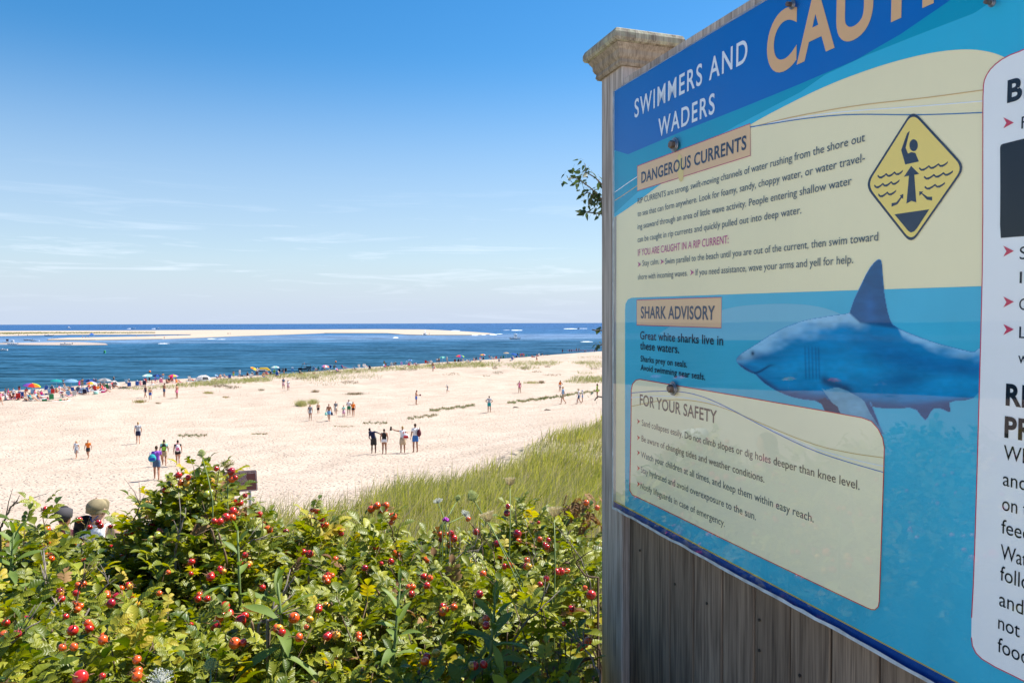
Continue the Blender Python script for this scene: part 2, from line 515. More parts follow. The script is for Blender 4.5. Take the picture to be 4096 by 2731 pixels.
def build_bars():
    bar_a = [(-500, 1325), (0, 1324), (300, 1323), (900, 1320), (1500, 1317.5), (1700, 1318.6), (1760, 1321), (1880, 1328), (1950, 1333), (1978, 1336.5),
             (1900, 1341), (1700, 1341), (1620, 1339), (1550, 1333.5), (1297, 1333), (1144, 1339), (953, 1345), (800, 1351), (650, 1357), (383, 1361.5), (188, 1361.2),
             (195, 1358), (268, 1353), (574, 1346.8), (760, 1342), (766, 1339), (640, 1339.6), (459, 1340), (268, 1340), (100, 1343), (0, 1345), (-500, 1347)]
    bar_b = [(-500, 1372), (0, 1373), (268, 1368.5), (325, 1369), (421, 1374), (432, 1380), (268, 1381.5), (115, 1380), (0, 1377.5), (-500, 1377)]
    for nm, poly in (('sandbar', bar_a), ('low_sandbar', bar_b)):
        top = SEA + (0.45 if nm == 'sandbar' else 0.15)
        bm = bmesh.new()
        vs = [bm.verts.new(sea_pt(x, y)) for x, y in poly]
        for v in vs: v.co.z = top
        f = bm.faces.new(vs)
        r = bmesh.ops.extrude_face_region(bm, geom=[f])
        for v in [g for g in r['geom'] if isinstance(g, bmesh.types.BMVert)]: v.co.z = SEA - 0.4
        bmesh.ops.triangulate(bm, faces=bm.faces[:])
        bmesh.ops.recalc_face_normals(bm, faces=bm.faces[:])
        me = bpy.data.meshes.new(nm); bm.to_mesh(me); bm.free()
        tag(link(me, nm, mat('bar_sand' if nm == 'sandbar' else 'wet_bar_sand', (0.40, 0.325, 0.25) if nm == 'sandbar' else (0.33, 0.27, 0.23), 0.95, var=0.1, vscale=0.02)), kind='structure')
    # surf and wakes: low ridges of foam lying on the water
    foam = mat('foam', (0.82, 0.85, 0.87), 0.8, var=0.15, vscale=0.3)
    strips = [(1805, 1840, 1322.5, 3.4), (2044, 2090, 1321, 3.8), (2012, 2040, 1320, 1.2), (1958, 1988, 1338.5, 3.6), (1986, 2010, 1336, 1.6), (1886, 1912, 1341.3, 2.2), (1735, 1760, 1320.5, 1.5), (1571, 1592, 1351, 3.2),
              (829, 860, 1355.3, 2.2), (870, 900, 1357, 1.0), (632, 668, 1374.5, 1.5), (508, 530, 1314.4, 2.0), (606, 630, 1314.4, 2.0), (2255, 2312, 1315, 3.4), (2315, 2350, 1314, 1.6), (2322, 2372, 1367, 1.6),
              (1700, 1716, 1319, 1.2), (1925, 1945, 1339.8, 1.6)]
    b = MB()
    for x0, x1, y, h in strips:
        n_ = 14
        top, bot = [], []
        for i in range(n_ + 1):
            t = i / n_; x = x0 + (x1 - x0) * t; e_ = math.sin(math.pi * t) ** 0.6
            w = h * 0.6 * (0.25 + 0.75 * e_) * rnd.uniform(0.55, 1.1)
            bot.append(sea_pt(x, y + w * 0.4, SEA + 0.02)); top.append(sea_pt(x, y - w * 0.1, SEA + 0.02) + Vector((0, 0, w * 0.30)))
        back = [p + Vector((0, 6, -p.z + SEA - 0.05)) for p in top]
        vs = bot + top + back; N = n_ + 1
        b.add(vs, [(i, i + 1, N + i + 1, N + i) for i in range(n_)] + [(N + i, N + i + 1, 2 * N + i + 1, 2 * N + i) for i in range(n_)])
    o = b.build('surf', foam)
    tag(o, 'white surf breaking by the sandbar tip and foam wakes on the water', 'surf', kind='stuff')
build_bars()

def build_bounce_path():  # pale paving out of frame, added to bounce sunlight onto the shaded board
    m = mat('bounce_concrete', (0.62, 0.60, 0.56), 0.85, var=0.08, vscale=3)
    root = empty('path', (-2.5, -2.5, -1.6)); tag(root, kind='structure')
    y = 0.78
    while y > -7:
        x = 0.84
        while x > -4.2:
            b = MB(); w = 1.19; x0, x1, y0, y1 = x - w, x - .012, y - w, y - .012
            q = .008; z0 = -2.7
            vs = [(x0, y0, z0), (x1, y0, z0), (x1, y1, z0), (x0, y1, z0), (x0, y0, -1.548), (x1, y0, -1.548), (x1, y1, -1.548), (x0, y1, -1.548), (x0 + q, y0 + q, -1.54), (x1 - q, y0 + q, -1.54), (x1 - q, y1 - q, -1.54), (x0 + q, y1 - q, -1.54)]
            b.add(vs, [(0, 3, 2, 1)] + [(i, (i + 1) % 4, 4 + (i + 1) % 4, 4 + i) for i in range(4)] + [(4 + i, 4 + (i + 1) % 4, 8 + (i + 1) % 4, 8 + i) for i in range(4)] + [(8, 9, 10, 11)])
            b.build('bounce_slab', m, root, world=True)
            x -= w + .005
        y -= w + .005
build_bounce_path()

# ------------------------------------------------------------ the information board
from mathutils.geometry import tessellate_polygon
_vp = ray(1010, 1240).normalized()
BU = -_vp                                             # along the board, towards the camera's right
BN = Vector((_vp.y, -_vp.x, 0)).normalized()          # away from the camera
BV = BU.cross(BN).normalized()
if BV.z < 0: BV = -BV

def bpt(px, py, D=1.0):
    d = ray(px, py)
    return d * (D / BN.dot(d))

def sD(s, D, z):
    """place point: s metres along the board (0 = beside the camera), D metres out, height z"""
    a = Vector((_vp.x, _vp.y, 0)).normalized()
    return a * s + BN * D + Vector((0, 0, z))

def wood(name, c1, c2, knots=True, rough=0.85, lichen=0.0):
    m = bpy.data.materials.new(name); m.use_nodes = True
    n, l = m.node_tree.nodes, m.node_tree.links
    b = n['Principled BSDF']; b.inputs['Roughness'].default_value = rough; b.inputs['Specular IOR Level'].default_value = 0.25
    t = n.new('ShaderNodeTexCoord'); oi = n.new('ShaderNodeObjectInfo')
    sc = n.new('ShaderNodeVectorMath'); sc.operation = 'SCALE'; sc.inputs[0].default_value = (7.3, 3.1, 5.7)
    l.new(oi.outputs['Random'], sc.inputs['Scale'])
    ad = n.new('ShaderNodeVectorMath'); ad.operation = 'ADD'; l.new(t.outputs['Object'], ad.inputs[0]); l.new(sc.outputs[0], ad.inputs[1])
    def noise(scale, v3, det=5, dist=0.0):
        q = n.new('ShaderNodeMapping'); q.inputs['Scale'].default_value = v3; l.new(ad.outputs[0], q.inputs[0])
        w = n.new('ShaderNodeTexNoise'); w.inputs['Scale'].default_value = scale; w.inputs['Detail'].default_value = det; w.inputs['Distortion'].default_value = dist
        l.new(q.outputs[0], w.inputs['Vector']); return w
    g1 = noise(9, (6, 6, 0.35), 8, 0.4); g2 = noise(3, (2.2, 2.2, 0.5), 4); g3 = noise(60, (4, 4, 0.12), 3)
    rp = n.new('ShaderNodeValToRGB'); rp.color_ramp.elements[0].position = 0.40; rp.color_ramp.elements[0].color = c1 + (1,)
    rp.color_ramp.elements[1].position = 0.62; rp.color_ramp.elements[1].color = c2 + (1,)
    sm = n.new('ShaderNodeMath'); sm.operation = 'MULTIPLY_ADD'; sm.inputs[1].default_value = 0.45
    l.new(g3.outputs['Fac'], sm.inputs[0]); 
    s2 = n.new('ShaderNodeMath'); s2.operation = 'MULTIPLY'; s2.inputs[1].default_value = 0.6; l.new(g1.outputs['Fac'], s2.inputs[0]); l.new(s2.outputs[0], sm.inputs[2])
    l.new(sm.outputs[0], rp.inputs[0])
    v = n.new('ShaderNodeMapRange'); v.inputs[1].default_value = 0.3; v.inputs[2].default_value = 0.7; v.inputs[3].default_value = 0.78; v.inputs[4].default_value = 1.22; l.new(g2.outputs['Fac'], v.inputs[0])
    v2 = n.new('ShaderNodeMapRange'); v2.inputs[3].default_value = 0.86; v2.inputs[4].default_value = 1.14; l.new(oi.outputs['Random'], v2.inputs[0])
    vm = n.new('ShaderNodeMath'); vm.operation = 'MULTIPLY'; l.new(v.outputs[0], vm.inputs[0]); l.new(v2.outputs[0], vm.inputs[1])
    hs = n.new('ShaderNodeHueSaturation'); l.new(rp.outputs[0], hs.inputs['Color']); l.new(vm.outputs[0], hs.inputs['Value'])
    out = hs.outputs[0]
    if knots:
        q = n.new('ShaderNodeMapping'); q.inputs['Scale'].default_value = (1, 1, 0.42); l.new(ad.outputs[0], q.inputs[0])
        vo = n.new('ShaderNodeTexVoronoi'); vo.inputs['Scale'].default_value = 6.2; l.new(q.outputs[0], vo.inputs['Vector'])
        kr = n.new('ShaderNodeMapRange'); kr.inputs[1].default_value = 0.06; kr.inputs[2].default_value = 0.10; kr.inputs[3].default_value = 0.75; kr.inputs[4].default_value = 0.0; l.new(vo.outputs['Distance'], kr.inputs[0])
        km = n.new('ShaderNodeMixRGB'); km.inputs[2].default_value = tuple(c * 0.35 for c in c1) + (1,); l.new(kr.outputs[0], km.inputs[0]); l.new(out, km.inputs[1]); out = km.outputs[0]
    if lichen:
        ln = n.new('ShaderNodeTexNoise'); ln.inputs['Scale'].default_value = 38; ln.inputs['Detail'].default_value = 6; l.new(t.outputs['Object'], ln.inputs['Vector'])
        lr = n.new('ShaderNodeMapRange'); lr.inputs[1].default_value = 0.48; lr.inputs[2].default_value = 0.6; lr.inputs[4].default_value = lichen; l.new(ln.outputs['Fac'], lr.inputs[0])
        km = n.new('ShaderNodeMixRGB'); km.inputs[2].default_value = (0.50, 0.52, 0.36, 1); l.new(lr.outputs[0], km.inputs[0]); l.new(out, km.inputs[1]); out = km.outputs[0]
    l.new(out, b.inputs['Base Color'])
    bu = n.new('ShaderNodeBump'); bu.inputs['Strength'].default_value = 0.5; bu.inputs['Distance'].default_value = 0.004
    l.new(sm.outputs[0], bu.inputs['Height']); l.new(bu.outputs[0], b.inputs['Normal'])
    return m

WOOD_PLANK = wood('weathered_cedar', (0.115, 0.082, 0.06), (0.29, 0.215, 0.155))
WOOD_POST = wood('weathered_post', (0.27, 0.225, 0.195), (0.58, 0.51, 0.46))
WOOD_CAP = wood('mossy_cap_wood', (0.20, 0.155, 0.11), (0.40, 0.33, 0.25), knots=False, lichen=0.0)
WOOD_LICHEN = wood('lichen_cap_wood', (0.16, 0.13, 0.10), (0.46, 0.42, 0.32), knots=False, lichen=0.5)

S_FAR = 2.003
BOARD = empty('information_board', sD(S_FAR + 0.07, 1.09, -1.62))
tag(BOARD, 'large grey wooden beach notice board with blue and cream swimming and shark advice under acrylic', 'sign')

def bbox_sd(b, s0, s1, d0, d1, z0, z1, mi=0, bev=0.0):
    """box aligned with the board; optional chamfer on the four long (vertical) edges"""
    if bev:
        ring = [(s0 + bev, d0), (s1 - bev, d0), (s1, d0 + bev), (s1, d1 - bev), (s1 - bev, d1), (s0 + bev, d1), (s0, d1 - bev), (s0, d0 + bev)]
    else:
        ring = [(s0, d0), (s1, d0), (s1, d1), (s0, d1)]
    k = len(ring)
    vs = [sD(s, d, z0) for s, d in ring] + [sD(s, d, z1) for s, d in ring]
    b.add(vs, [tuple(range(k)), tuple(range(k, 2 * k))[::-1]] + [(i, k + i, k + (i + 1) % k, (i + 1) % k) for i in range(k)], mi)

# posts and moulded caps
for s0 in (S_FAR, -0.02):
    b = MB(); bbox_sd(b, s0, s0 + 0.139, 1.020, 1.159, -1.75, 0.745, bev=0.004)
    b.build('post', WOOD_POST, BOARD, world=True)
    b = MB()
    sc_, dc_ = s0 + 0.0695, 1.0895
    prof = [(0.0705, 0.742), (0.0785, 0.742), (0.083, 0.750), (0.081, 0.760), (0.086, 0.766), (0.0895, 0.774), (0.090, 0.784), (0.097, 0.794), (0.100, 0.800)]
    prof2 = [(0.100, 0.801), (0.108, 0.803), (0.1125, 0.810), (0.1125, 0.824), (0.108, 0.834), (0.098, 0.839), (0.0, 0.852)]
    for pr, nm, mt in ((prof, 'cap_moulding', WOOD_CAP), (prof2, 'cap_top', WOOD_LICHEN)):
        bb = MB(); vs = []
        for h, z in pr:
            h = max(h, 0.0005)
            vs += [sD(sc_ - h, dc_ - h, z), sD(sc_ + h, dc_ - h, z), sD(sc_ + h, dc_ + h, z), sD(sc_ - h, dc_ + h, z)]
        fs = []
        for i in range(len(pr) - 1):
            for k in range(4):
                k2 = (k + 1) % 4
                fs.append((i * 4 + k, (i + 1) * 4 + k, (i + 1) * 4 + k2, i * 4 + k2))
        fs.append((0, 1, 2, 3)); e_ = (len(pr) - 1) * 4; fs.append((e_ + 3, e_ + 2, e_ + 1, e_))
        bb.add(vs, fs)
        o = bb.build(nm, mt, BOARD, world=True)
# planks, one by one
PTOP = bpt(2452, 366).z - 0.035
s = S_FAR + 0.03
pw = 0.119
i = 0
edges = [S_FAR]
for px in (2677, 2772, 2886, 3013, 3157, 3321):
    d = ray(px, 2600); d2 = Vector((d.x, d.y, 0)) * (1.0415 / BN.dot(d)); edges.append(Vector((_vp.x, _vp.y, 0)).normalized().dot(d2))
while edges[-1] > 0.12: edges.append(edges[-1] - pw)
edges[-1] = 0.12
for a, c in zip(edges[:-1], edges[1:]):
    off = rnd.uniform(-0.0015, 0.0025)
    b = MB(); bbox_sd(b, c + 0.0026, a - 0.0026, 1.0415 + off, 1.060, -1.75, PTOP, bev=0.0022)
    b.build('plank', WOOD_PLANK, BOARD, world=True)
b = MB(); bbox_sd(b, 0.12, S_FAR - 0.001, 1.0605, 1.1, -1.75, PTOP); b.build('back_panel', WOOD_PLANK, BOARD, world=True)

NAIL = mat('nail_head', (0.05, 0.04, 0.035), .6, metal=.5)
for px, py in ((2560, 2200), (2700, 2335), (3038, 2478), (3038, 2600), (2828, 2412), (3200, 2700)):
    d = ray(px, py); c = d * (1.0408 / BN.dot(d)); b = MB(); b.tube([c, c - BN * .002], .0035, 8); b.build('nail', NAIL, BOARD, world=True)
# height of the board edges (slightly out of level): line through traced corners
TL, BL = bpt(2452, 366), bpt(2449, 2031)
def board_pt(base, du, D=1.0): return base + BU * du + BN * (D - 1.0)
# rail that carries the sheet, showing as a grey strip above it
b = MB()
for_rail = [(TL + BU * 0.048, 0.0255), (TL + BU * 1.90, 0.0255)]
q = []
for P_, h in for_rail:
    for D in (1.013, 1.040):
        for z in (-0.14, h): q.append(P_ + BN * (D - 1) + BV * z)
b.add(q, [(0, 1, 5, 4), (2, 6, 7, 3), (1, 3, 7, 5), (0, 4, 6, 2), (0, 2, 3, 1), (4, 5, 7, 6)])
b.build('top_rail', WOOD_POST, BOARD, world=True)
b = MB(); q = []
for du in (0.048, 1.90):
    for D in (1.016, 1.040):
        for z in (0.02, 0.14): q.append(BL + BU * du + BN * (D - 1) + BV * z)
b.add(q, [(0, 1, 5, 4), (2, 6, 7, 3), (1, 3, 7, 5), (0, 4, 6, 2), (0, 2, 3, 1), (4, 5, 7, 6)])
b.build('lower_rail', WOOD_POST, BOARD, world=True)

# printed panel: flat print on a thin sheet
def pmat(name, rgb, var=0.04):
    return mat('print_' + name, srgb(*rgb), 0.6, spec=0.08, var=var, vscale=2.5)
CREAM = (254, 242, 196)
PRINT = empty('print_panel', (0, 0, 0)); PRINT.parent = BOARD; PRINT.location = -parent_loc(BOARD)
q = []
for D in (1.0098, 1.0130):
    for P_, du in ((TL, 0.004), (TL, 1.83), (BL, 1.83), (BL, 0.004)):
        q.append(P_ + BU * du + BN * (D - 1) + BV * (-0.002 if P_ is TL else 0.006))
b = MB(); b.add(q, [(0, 1, 2, 3), (7, 6, 5, 4), (0, 4, 5, 1), (1, 5, 6, 2), (2, 6, 7, 3), (3, 7, 4, 0)])
o = b.build('print_sheet', pmat('cream', CREAM), PRINT, world=True)

LAYER = 0
def lay(k): return 1.0094 - 0.00022 * k
def clip_poly(pts, fn):
    """Sutherland-Hodgman against fn(p) >= 0"""
    out = []
    for i in range(len(pts)):
        a, c = pts[i - 1], pts[i]
        fa, fc = fn(a), fn(c)
        if (fa >= 0) != (fc >= 0):
            t = fa / (fa - fc); out.append((a[0] + (c[0] - a[0]) * t, a[1] + (c[1] - a[1]) * t))
        if fc >= 0: out.append(c)
    return out
def ed_top(x): return 366 - 0.5945 * (x - 2452)
def ed_bot(x): return 2026 + 0.548 * (x - 2449)
def inboard(pts, x0=2457):
    pts = clip_poly(pts, lambda p: p[1] - ed_top(p[0]) - 2)
    pts = clip_poly(pts, lambda p: ed_bot(p[0]) - 2 - p[1])
    return clip_poly(pts, lambda p: p[0] - x0)
def chaikin(pts, n=2, closed=False):
    for _ in range(n):
        q = [] if closed else [pts[0]]
        rng = range(len(pts)) if closed else range(len(pts) - 1)
        for i in rng:
            a, c = pts[i], pts[(i + 1) % len(pts)]
            q += [(a[0] * .75 + c[0] * .25, a[1] * .75 + c[1] * .25), (a[0] * .25 + c[0] * .75, a[1] * .25 + c[1] * .75)]
        if not closed: q.append(pts[-1])
        pts = q
    return pts
def poly(name, pts, k, m, clip=False, parent=None, label=None):
    if clip: pts = inboard(pts)
    P3 = [bpt(x, y, lay(k)) for x, y in pts]
    tris = tessellate_polygon([[Vector((x, y, 0)) for x, y in pts]])
    b = MB()
    fs = []
    for t in tris:
        a, c, e = (Vector(pts[j]) for j in t)
        cr_ = (c - a).cross(e - a) if False else (c.x - a.x) * (e.y - a.y) - (c.y - a.y) * (e.x - a.x)
        fs.append(tuple(t) if cr_ < 0 else tuple(t)[::-1])
    b.add(P3, fs)
    o = b.build(name, m, parent or PRINT, world=True)
    if label: o['label'] = label
    return o
def line_obj(pts, w, k, m, nm='wave_line'):
    b = MB(); strip_mesh(b, pts, w, k); return b.build(nm, m, PRINT, world=True)
def strip_mesh(b, pts, w, k, mi=0, closed=False):
    """a drawn line w photo pixels wide"""
    n_ = len(pts); L_, R_ = [], []
    for i, p in enumerate(pts):
        a = pts[i - 1] if (i or closed) else p; c = pts[(i + 1) % n_] if (i < n_ - 1 or closed) else p
        t = Vector((c[0] - a[0], c[1] - a[1])); t.normalize(); nn = Vector((-t.y, t.x)) * w / 2
        L_.append(bpt(p[0] + nn.x, p[1] + nn.y, lay(k))); R_.append(bpt(p[0] - nn.x, p[1] - nn.y, lay(k)))
    fs = [(i, (i + 1) % n_, n_ + (i + 1) % n_, n_ + i) for i in range(n_ if closed else n_ - 1)]
    b.add(L_ + R_, fs, mi)

TEAL, CYAN, NAVYB = pmat('teal', (0, 160, 196)), pmat('cyan', (52, 188, 226)), pmat('blue', (0, 106, 192))
hump = chaikin([(2463, 866), (2549, 808), (2639, 739), (2800, 628), (3003, 495), (3200, 393), (3312, 341), (3423, 297), (3570, 248), (3736, 208), (3870, 196), (3959, 207), (4017, 228), (4100, 270), (4300, 420), (4420, 560)], 2)
poly('teal_header', [(2440, 880)] + hump + [(4700, 700), (4700, -900), (2440, -900)], 1, CYAN, clip=True)
poly('teal_band', inboard([(2440, 640), (2463, 603), (2512, 618), (2726, 527), (3200, 337), (3423, 241), (3602, 138), (3785, 13), (4000, -150), (4300, -420), (4300, -200), (4007, -20), (3896, 54), (3646, 150), (3468, 221), (3300, 300), (3200, 370), (2950, 500), (2700, 640), (2560, 760), (2440, 870)]), 2, TEAL)
poly('blue_header', inboard([(2440, 598), (2463, 603), (2512, 618), (2726, 527), (2960, 435), (3200, 337), (3423, 241), (3602, 138), (3785, 13), (4000, -150), (4300, -420), (4300, -1500), (2440, 300)]), 3, NAVYB)
_wl = [pmat('white', (245, 248, 250)), pmat('orange_line', (222, 184, 120)), pmat('blue_line', (50, 120, 180))]
line_obj(chaikin([(2458, 770), (2510, 733), (2560, 700)], 1), 3.0, 3, _wl[0])
line_obj(chaikin([(2458, 803), (2510, 770), (2560, 735)], 1), 2.5, 3, _wl[1])
line_obj(chaikin([(3000, 512), (3100, 489), (3200, 470), (3378, 446), (3646, 428.6), (3935, 405)], 2), 4.5, 3, _wl[0])
line_obj(chaikin([(3000, 512), (3100, 485), (3200, 462), (3423, 422), (3691, 394), (3935, 360.5)], 2), 4, 3, _wl[1])
line_obj(chaikin([(3000, 509), (3100, 493), (3200, 477), (3334, 462), (3450, 457.6), (3646, 461), (3780, 457.6), (3935, 451)], 2), 4.0, 4, _wl[2])
# shark panel
SHB, SHB2 = pmat('sea_blue', (66, 184, 216), var=0.14), pmat('sea_blue_light', (120, 196, 222))
sea_p = [(2500, 2019 + 30), (2500, 1900), (2500, 1240), (2502, 1215), (2511, 1198), (2526, 1191), (3200, 1168), (3926, 1145), (4300, 1132), (4300, 3050), (2500, 2064)]
poly('sea_panel', [p for p in clip_poly(sea_p, lambda p: ed_bot(p[0]) - 22 - p[1])], 1, SHB)
poly('sea_panel_shape', chaikin([(2885, 1240), (2960, 1222), (3120, 1213), (3260, 1220), (3370, 1255), (3420, 1300), (3420, 1360), (2600, 1360), (2700, 1290)], 2, True), 2, SHB2)
b_ = inboard([(2440, 2006), (2456, 2002), (2847, 2195), (3058, 2326 - 14), (3500, 2554), (3845, 2745), (4400, 3050), (4400, 3200), (2440, 2100)], 2453)
BOT = lambda x: 2002 + (x - 2456) * (2554 - 2002) / (3500 - 2456)
poly('blue_footer', inboard([(2440, BOT(2440)), (2456, BOT(2456)), (3500, BOT(3500)), (4400, BOT(4400)), (4400, 3300), (2440, 2100)], 2453), 2, pmat('footer_blue', (22, 72, 148)))
b = MB(); strip_mesh(b, [(2457, BOT(2457)), (3500, BOT(3500)), (4400, BOT(4400))], 5, 3); b.build('footer_line', pmat('gold', (196, 178, 80)), PRINT, world=True)
# boxed headings
TAN, MAG = pmat('tan', (236, 196, 148)), pmat('magenta', (190, 60, 110))
def framed(name, pts, k, fill=TAN, edge=MAG, w=3.0):
    poly(name, pts, k, fill); b = MB(); strip_mesh(b, pts, w, k + 1, closed=True); b.build('heading_border', edge, PRINT, world=True)
framed('heading_box', [(2549, 665), (3001, 495), (3001, 623), (2549, 764)], 4)
framed('heading_box', [(2547, 1200), (2886, 1189), (2885, 1311.5), (2547, 1300)], 4)

# text
_fc = {}
def glyphs(s, bold):
    key = (s, bold)
    if key not in _fc:
        cu = bpy.data.curves.new('lettering', 'FONT'); cu.body = s; cu.size = 1; cu.resolution_u = 8 if len(s) < 15 else 3
        cu.offset = bold; cu.fill_mode = 'FRONT'; cu.space_character = 1.20 if s in ('SWIMMERS AND', 'WADERS') else 1.0 + bold * 2.5
        ob = bpy.data.objects.new('lettering', cu); COL.objects.link(ob)
        bpy.context.view_layer.update()
        me = bpy.data.meshes.new_from_object(ob)
        V = np.zeros(len(me.vertices) * 3); me.vertices.foreach_get('co', V); V = V.reshape(-1, 3)
        fs = [tuple(p.vertices) for p in me.polygons]
        bpy.data.objects.remove(ob); bpy.data.curves.remove(cu); bpy.data.meshes.remove(me)
        _fc[key] = (V, fs)
    return _fc[key]
CAPH = (lambda V: V[:, 1].max() - V[:, 1].min())(glyphs('H', 0.0)[0])
def text_on_board(s, x0, y0, x1, cap, m, bold=0.0, k=8, fit=None, label=None, parent=None):
    V, fs = glyphs(s, bold)
    D = lay(k)
    Q0 = bpt(x0, y0, D)
    n2 = ray(x1, 0).cross(ray(x1, 2731))
    tau = -n2.dot(Q0) / n2.dot(BU)
    depth = -(CM.transposed() @ Q0).z
    hh = cap / F * depth
    xm0 = V[:, 0].min(); xm1 = (glyphs(fit, bold)[0] if fit else V)[:, 0].max()
    sx = tau / (xm1 - xm0); sy = hh / CAPH
    b = MB()
    b.add([Q0 + BU * ((v[0] - xm0) * sx) + BV * (v[1] * sy) for v in V], fs)
    o = b.build('lettering', m, parent or PRINT, world=True)
    return o
INK, INK2, WHT, PNK, BRN, ORG, BLK = pmat('ink', (48, 62, 84), 0), pmat('ink_grey', (74, 88, 98), 0), pmat('letter_white', (232, 240, 250), 0), pmat('pink', (200, 90, 140), 0), pmat('brown_ink', (118, 98, 88), 0), pmat('peach', (232, 184, 130), 0), pmat('black', (18, 24, 36), 0)
text_on_board('SWIMMERS AND', 2538, 472, 2989, 70, WHT, 0.012)
text_on_board('WADERS', 2633, 548, 2858, 69, WHT, 0.014)
text_on_board('CAUTION', 3066, 305, 3735, 214, ORG, 0.03, fit='CAUTI')
text_on_board('DANGEROUS CURRENTS', 2565, 733, 2985, 42, INK, 0.02)
T1 = [('RIP CURRENTS are strong, swift-moving channels of water rushing from the shore out', 2550, 816, 3459),
      ('to sea that can form anywhere. Look for foamy, sandy, choppy water, or water travel-', 2550, 867, 3459),
      ('ing seaward through an area of little wave activity. People entering shallow water', 2550, 918, 3406),
      ('can be caught in rip currents and quickly pulled out into deep water.', 2550, 969.5, 3205)]
for s_, x0, y0, x1 in T1: text_on_board(s_, x0, y0, x1, 22, INK2, 0.0)
text_on_board('IF YOU ARE CAUGHT IN A RIP CURRENT:', 2551, 1024, 2914, 26, PNK, 0.004)
text_on_board('Stay calm.', 2569, 1064, 2636, 22, INK2)
text_on_board('Swim parallel to the beach until you are out of the current, then swim toward', 2660, 1057, 3512, 23, INK2)
text_on_board('shore with incoming waves.', 2551, 1119, 2749, 22, INK2)
text_on_board('If you need assistance, wave your arms and yell for help.', 2782, 1102, 3412, 25, INK2)
text_on_board('SHARK ADVISORY', 2563, 1272, 2859, 45, INK, 0.02)
text_on_board('Great white sharks live in', 2560, 1356, 2892, 31, BLK, 0.012)
text_on_board('these waters.', 2560, 1397, 2716, 31, BLK, 0.012)
text_on_board('Sharks prey on seals.', 2562, 1445, 2748, 23, BLK, 0.012)
text_on_board('Avoid swimming near seals.', 2562, 1480, 2820, 23, BLK, 0.012)

def arrow(cx, cy, w, h, m, k=8):
    poly('bullet', [(cx - w / 2, cy - h / 2), (cx + w / 2, cy - h * 0.02), (cx - w / 2, cy + h / 2), (cx - w * 0.2, cy)], k, m)
for x, y in ((2557, 1058), (2648, 1047)): arrow(x, y, 13, 22, PNK)
arrow(2768, 1090, 15, 24, PNK)

# the shark: outline, then its picture colours on a fine mesh
shark = chaikin([(2941, 1437), (2960, 1415), (3012, 1383), (3096, 1328), (3150, 1303), (3224, 1278), (3320, 1262), (3398, 1252.5), (3400, 1240), (3418, 1190), (3439, 1148), (3474, 1076.5), (3502, 1043), (3519, 1035), (3527, 1046), (3531, 1102), (3538, 1178), (3556, 1270), (3577, 1306), (3663, 1342), (3740, 1370), (3837, 1395), (3895, 1408), (3908, 1396), (3930, 1385), (3930, 1570), (3913, 1571), (3888, 1599.5), (3798, 1604.6), (3801, 1630), (3803, 1648), (3790, 1647), (3765, 1635), (3737, 1632.6), (3722, 1650), (3704, 1684), (3690, 1672), (3658, 1630), (3576, 1635), (3484, 1630), (3480, 1600), (3530, 1729), (3541, 1736), (3520, 1735), (3360, 1690), (3300, 1650), (3280, 1604.6), (3194, 1597), (3117, 1571), (3051, 1530.6), (3028, 1505), (3020, 1496), (2997, 1490), (2970, 1473), (2951, 1456)], 1, True)
poly('shark_outline', shark, 3, pmat('shark_blue', (70, 150, 205)))
def inside(px, py, poly_):
    c = np.zeros(px.shape, bool); P_ = np.array(poly_)
    for i in range(len(P_)):
        x1, y1 = P_[i - 1]; x2, y2 = P_[i]
        c ^= ((y1 > py) != (y2 > py)) & (px < (x2 - x1) * (py - y1) / (y2 - y1 + 1e-12) + x1)
    return c
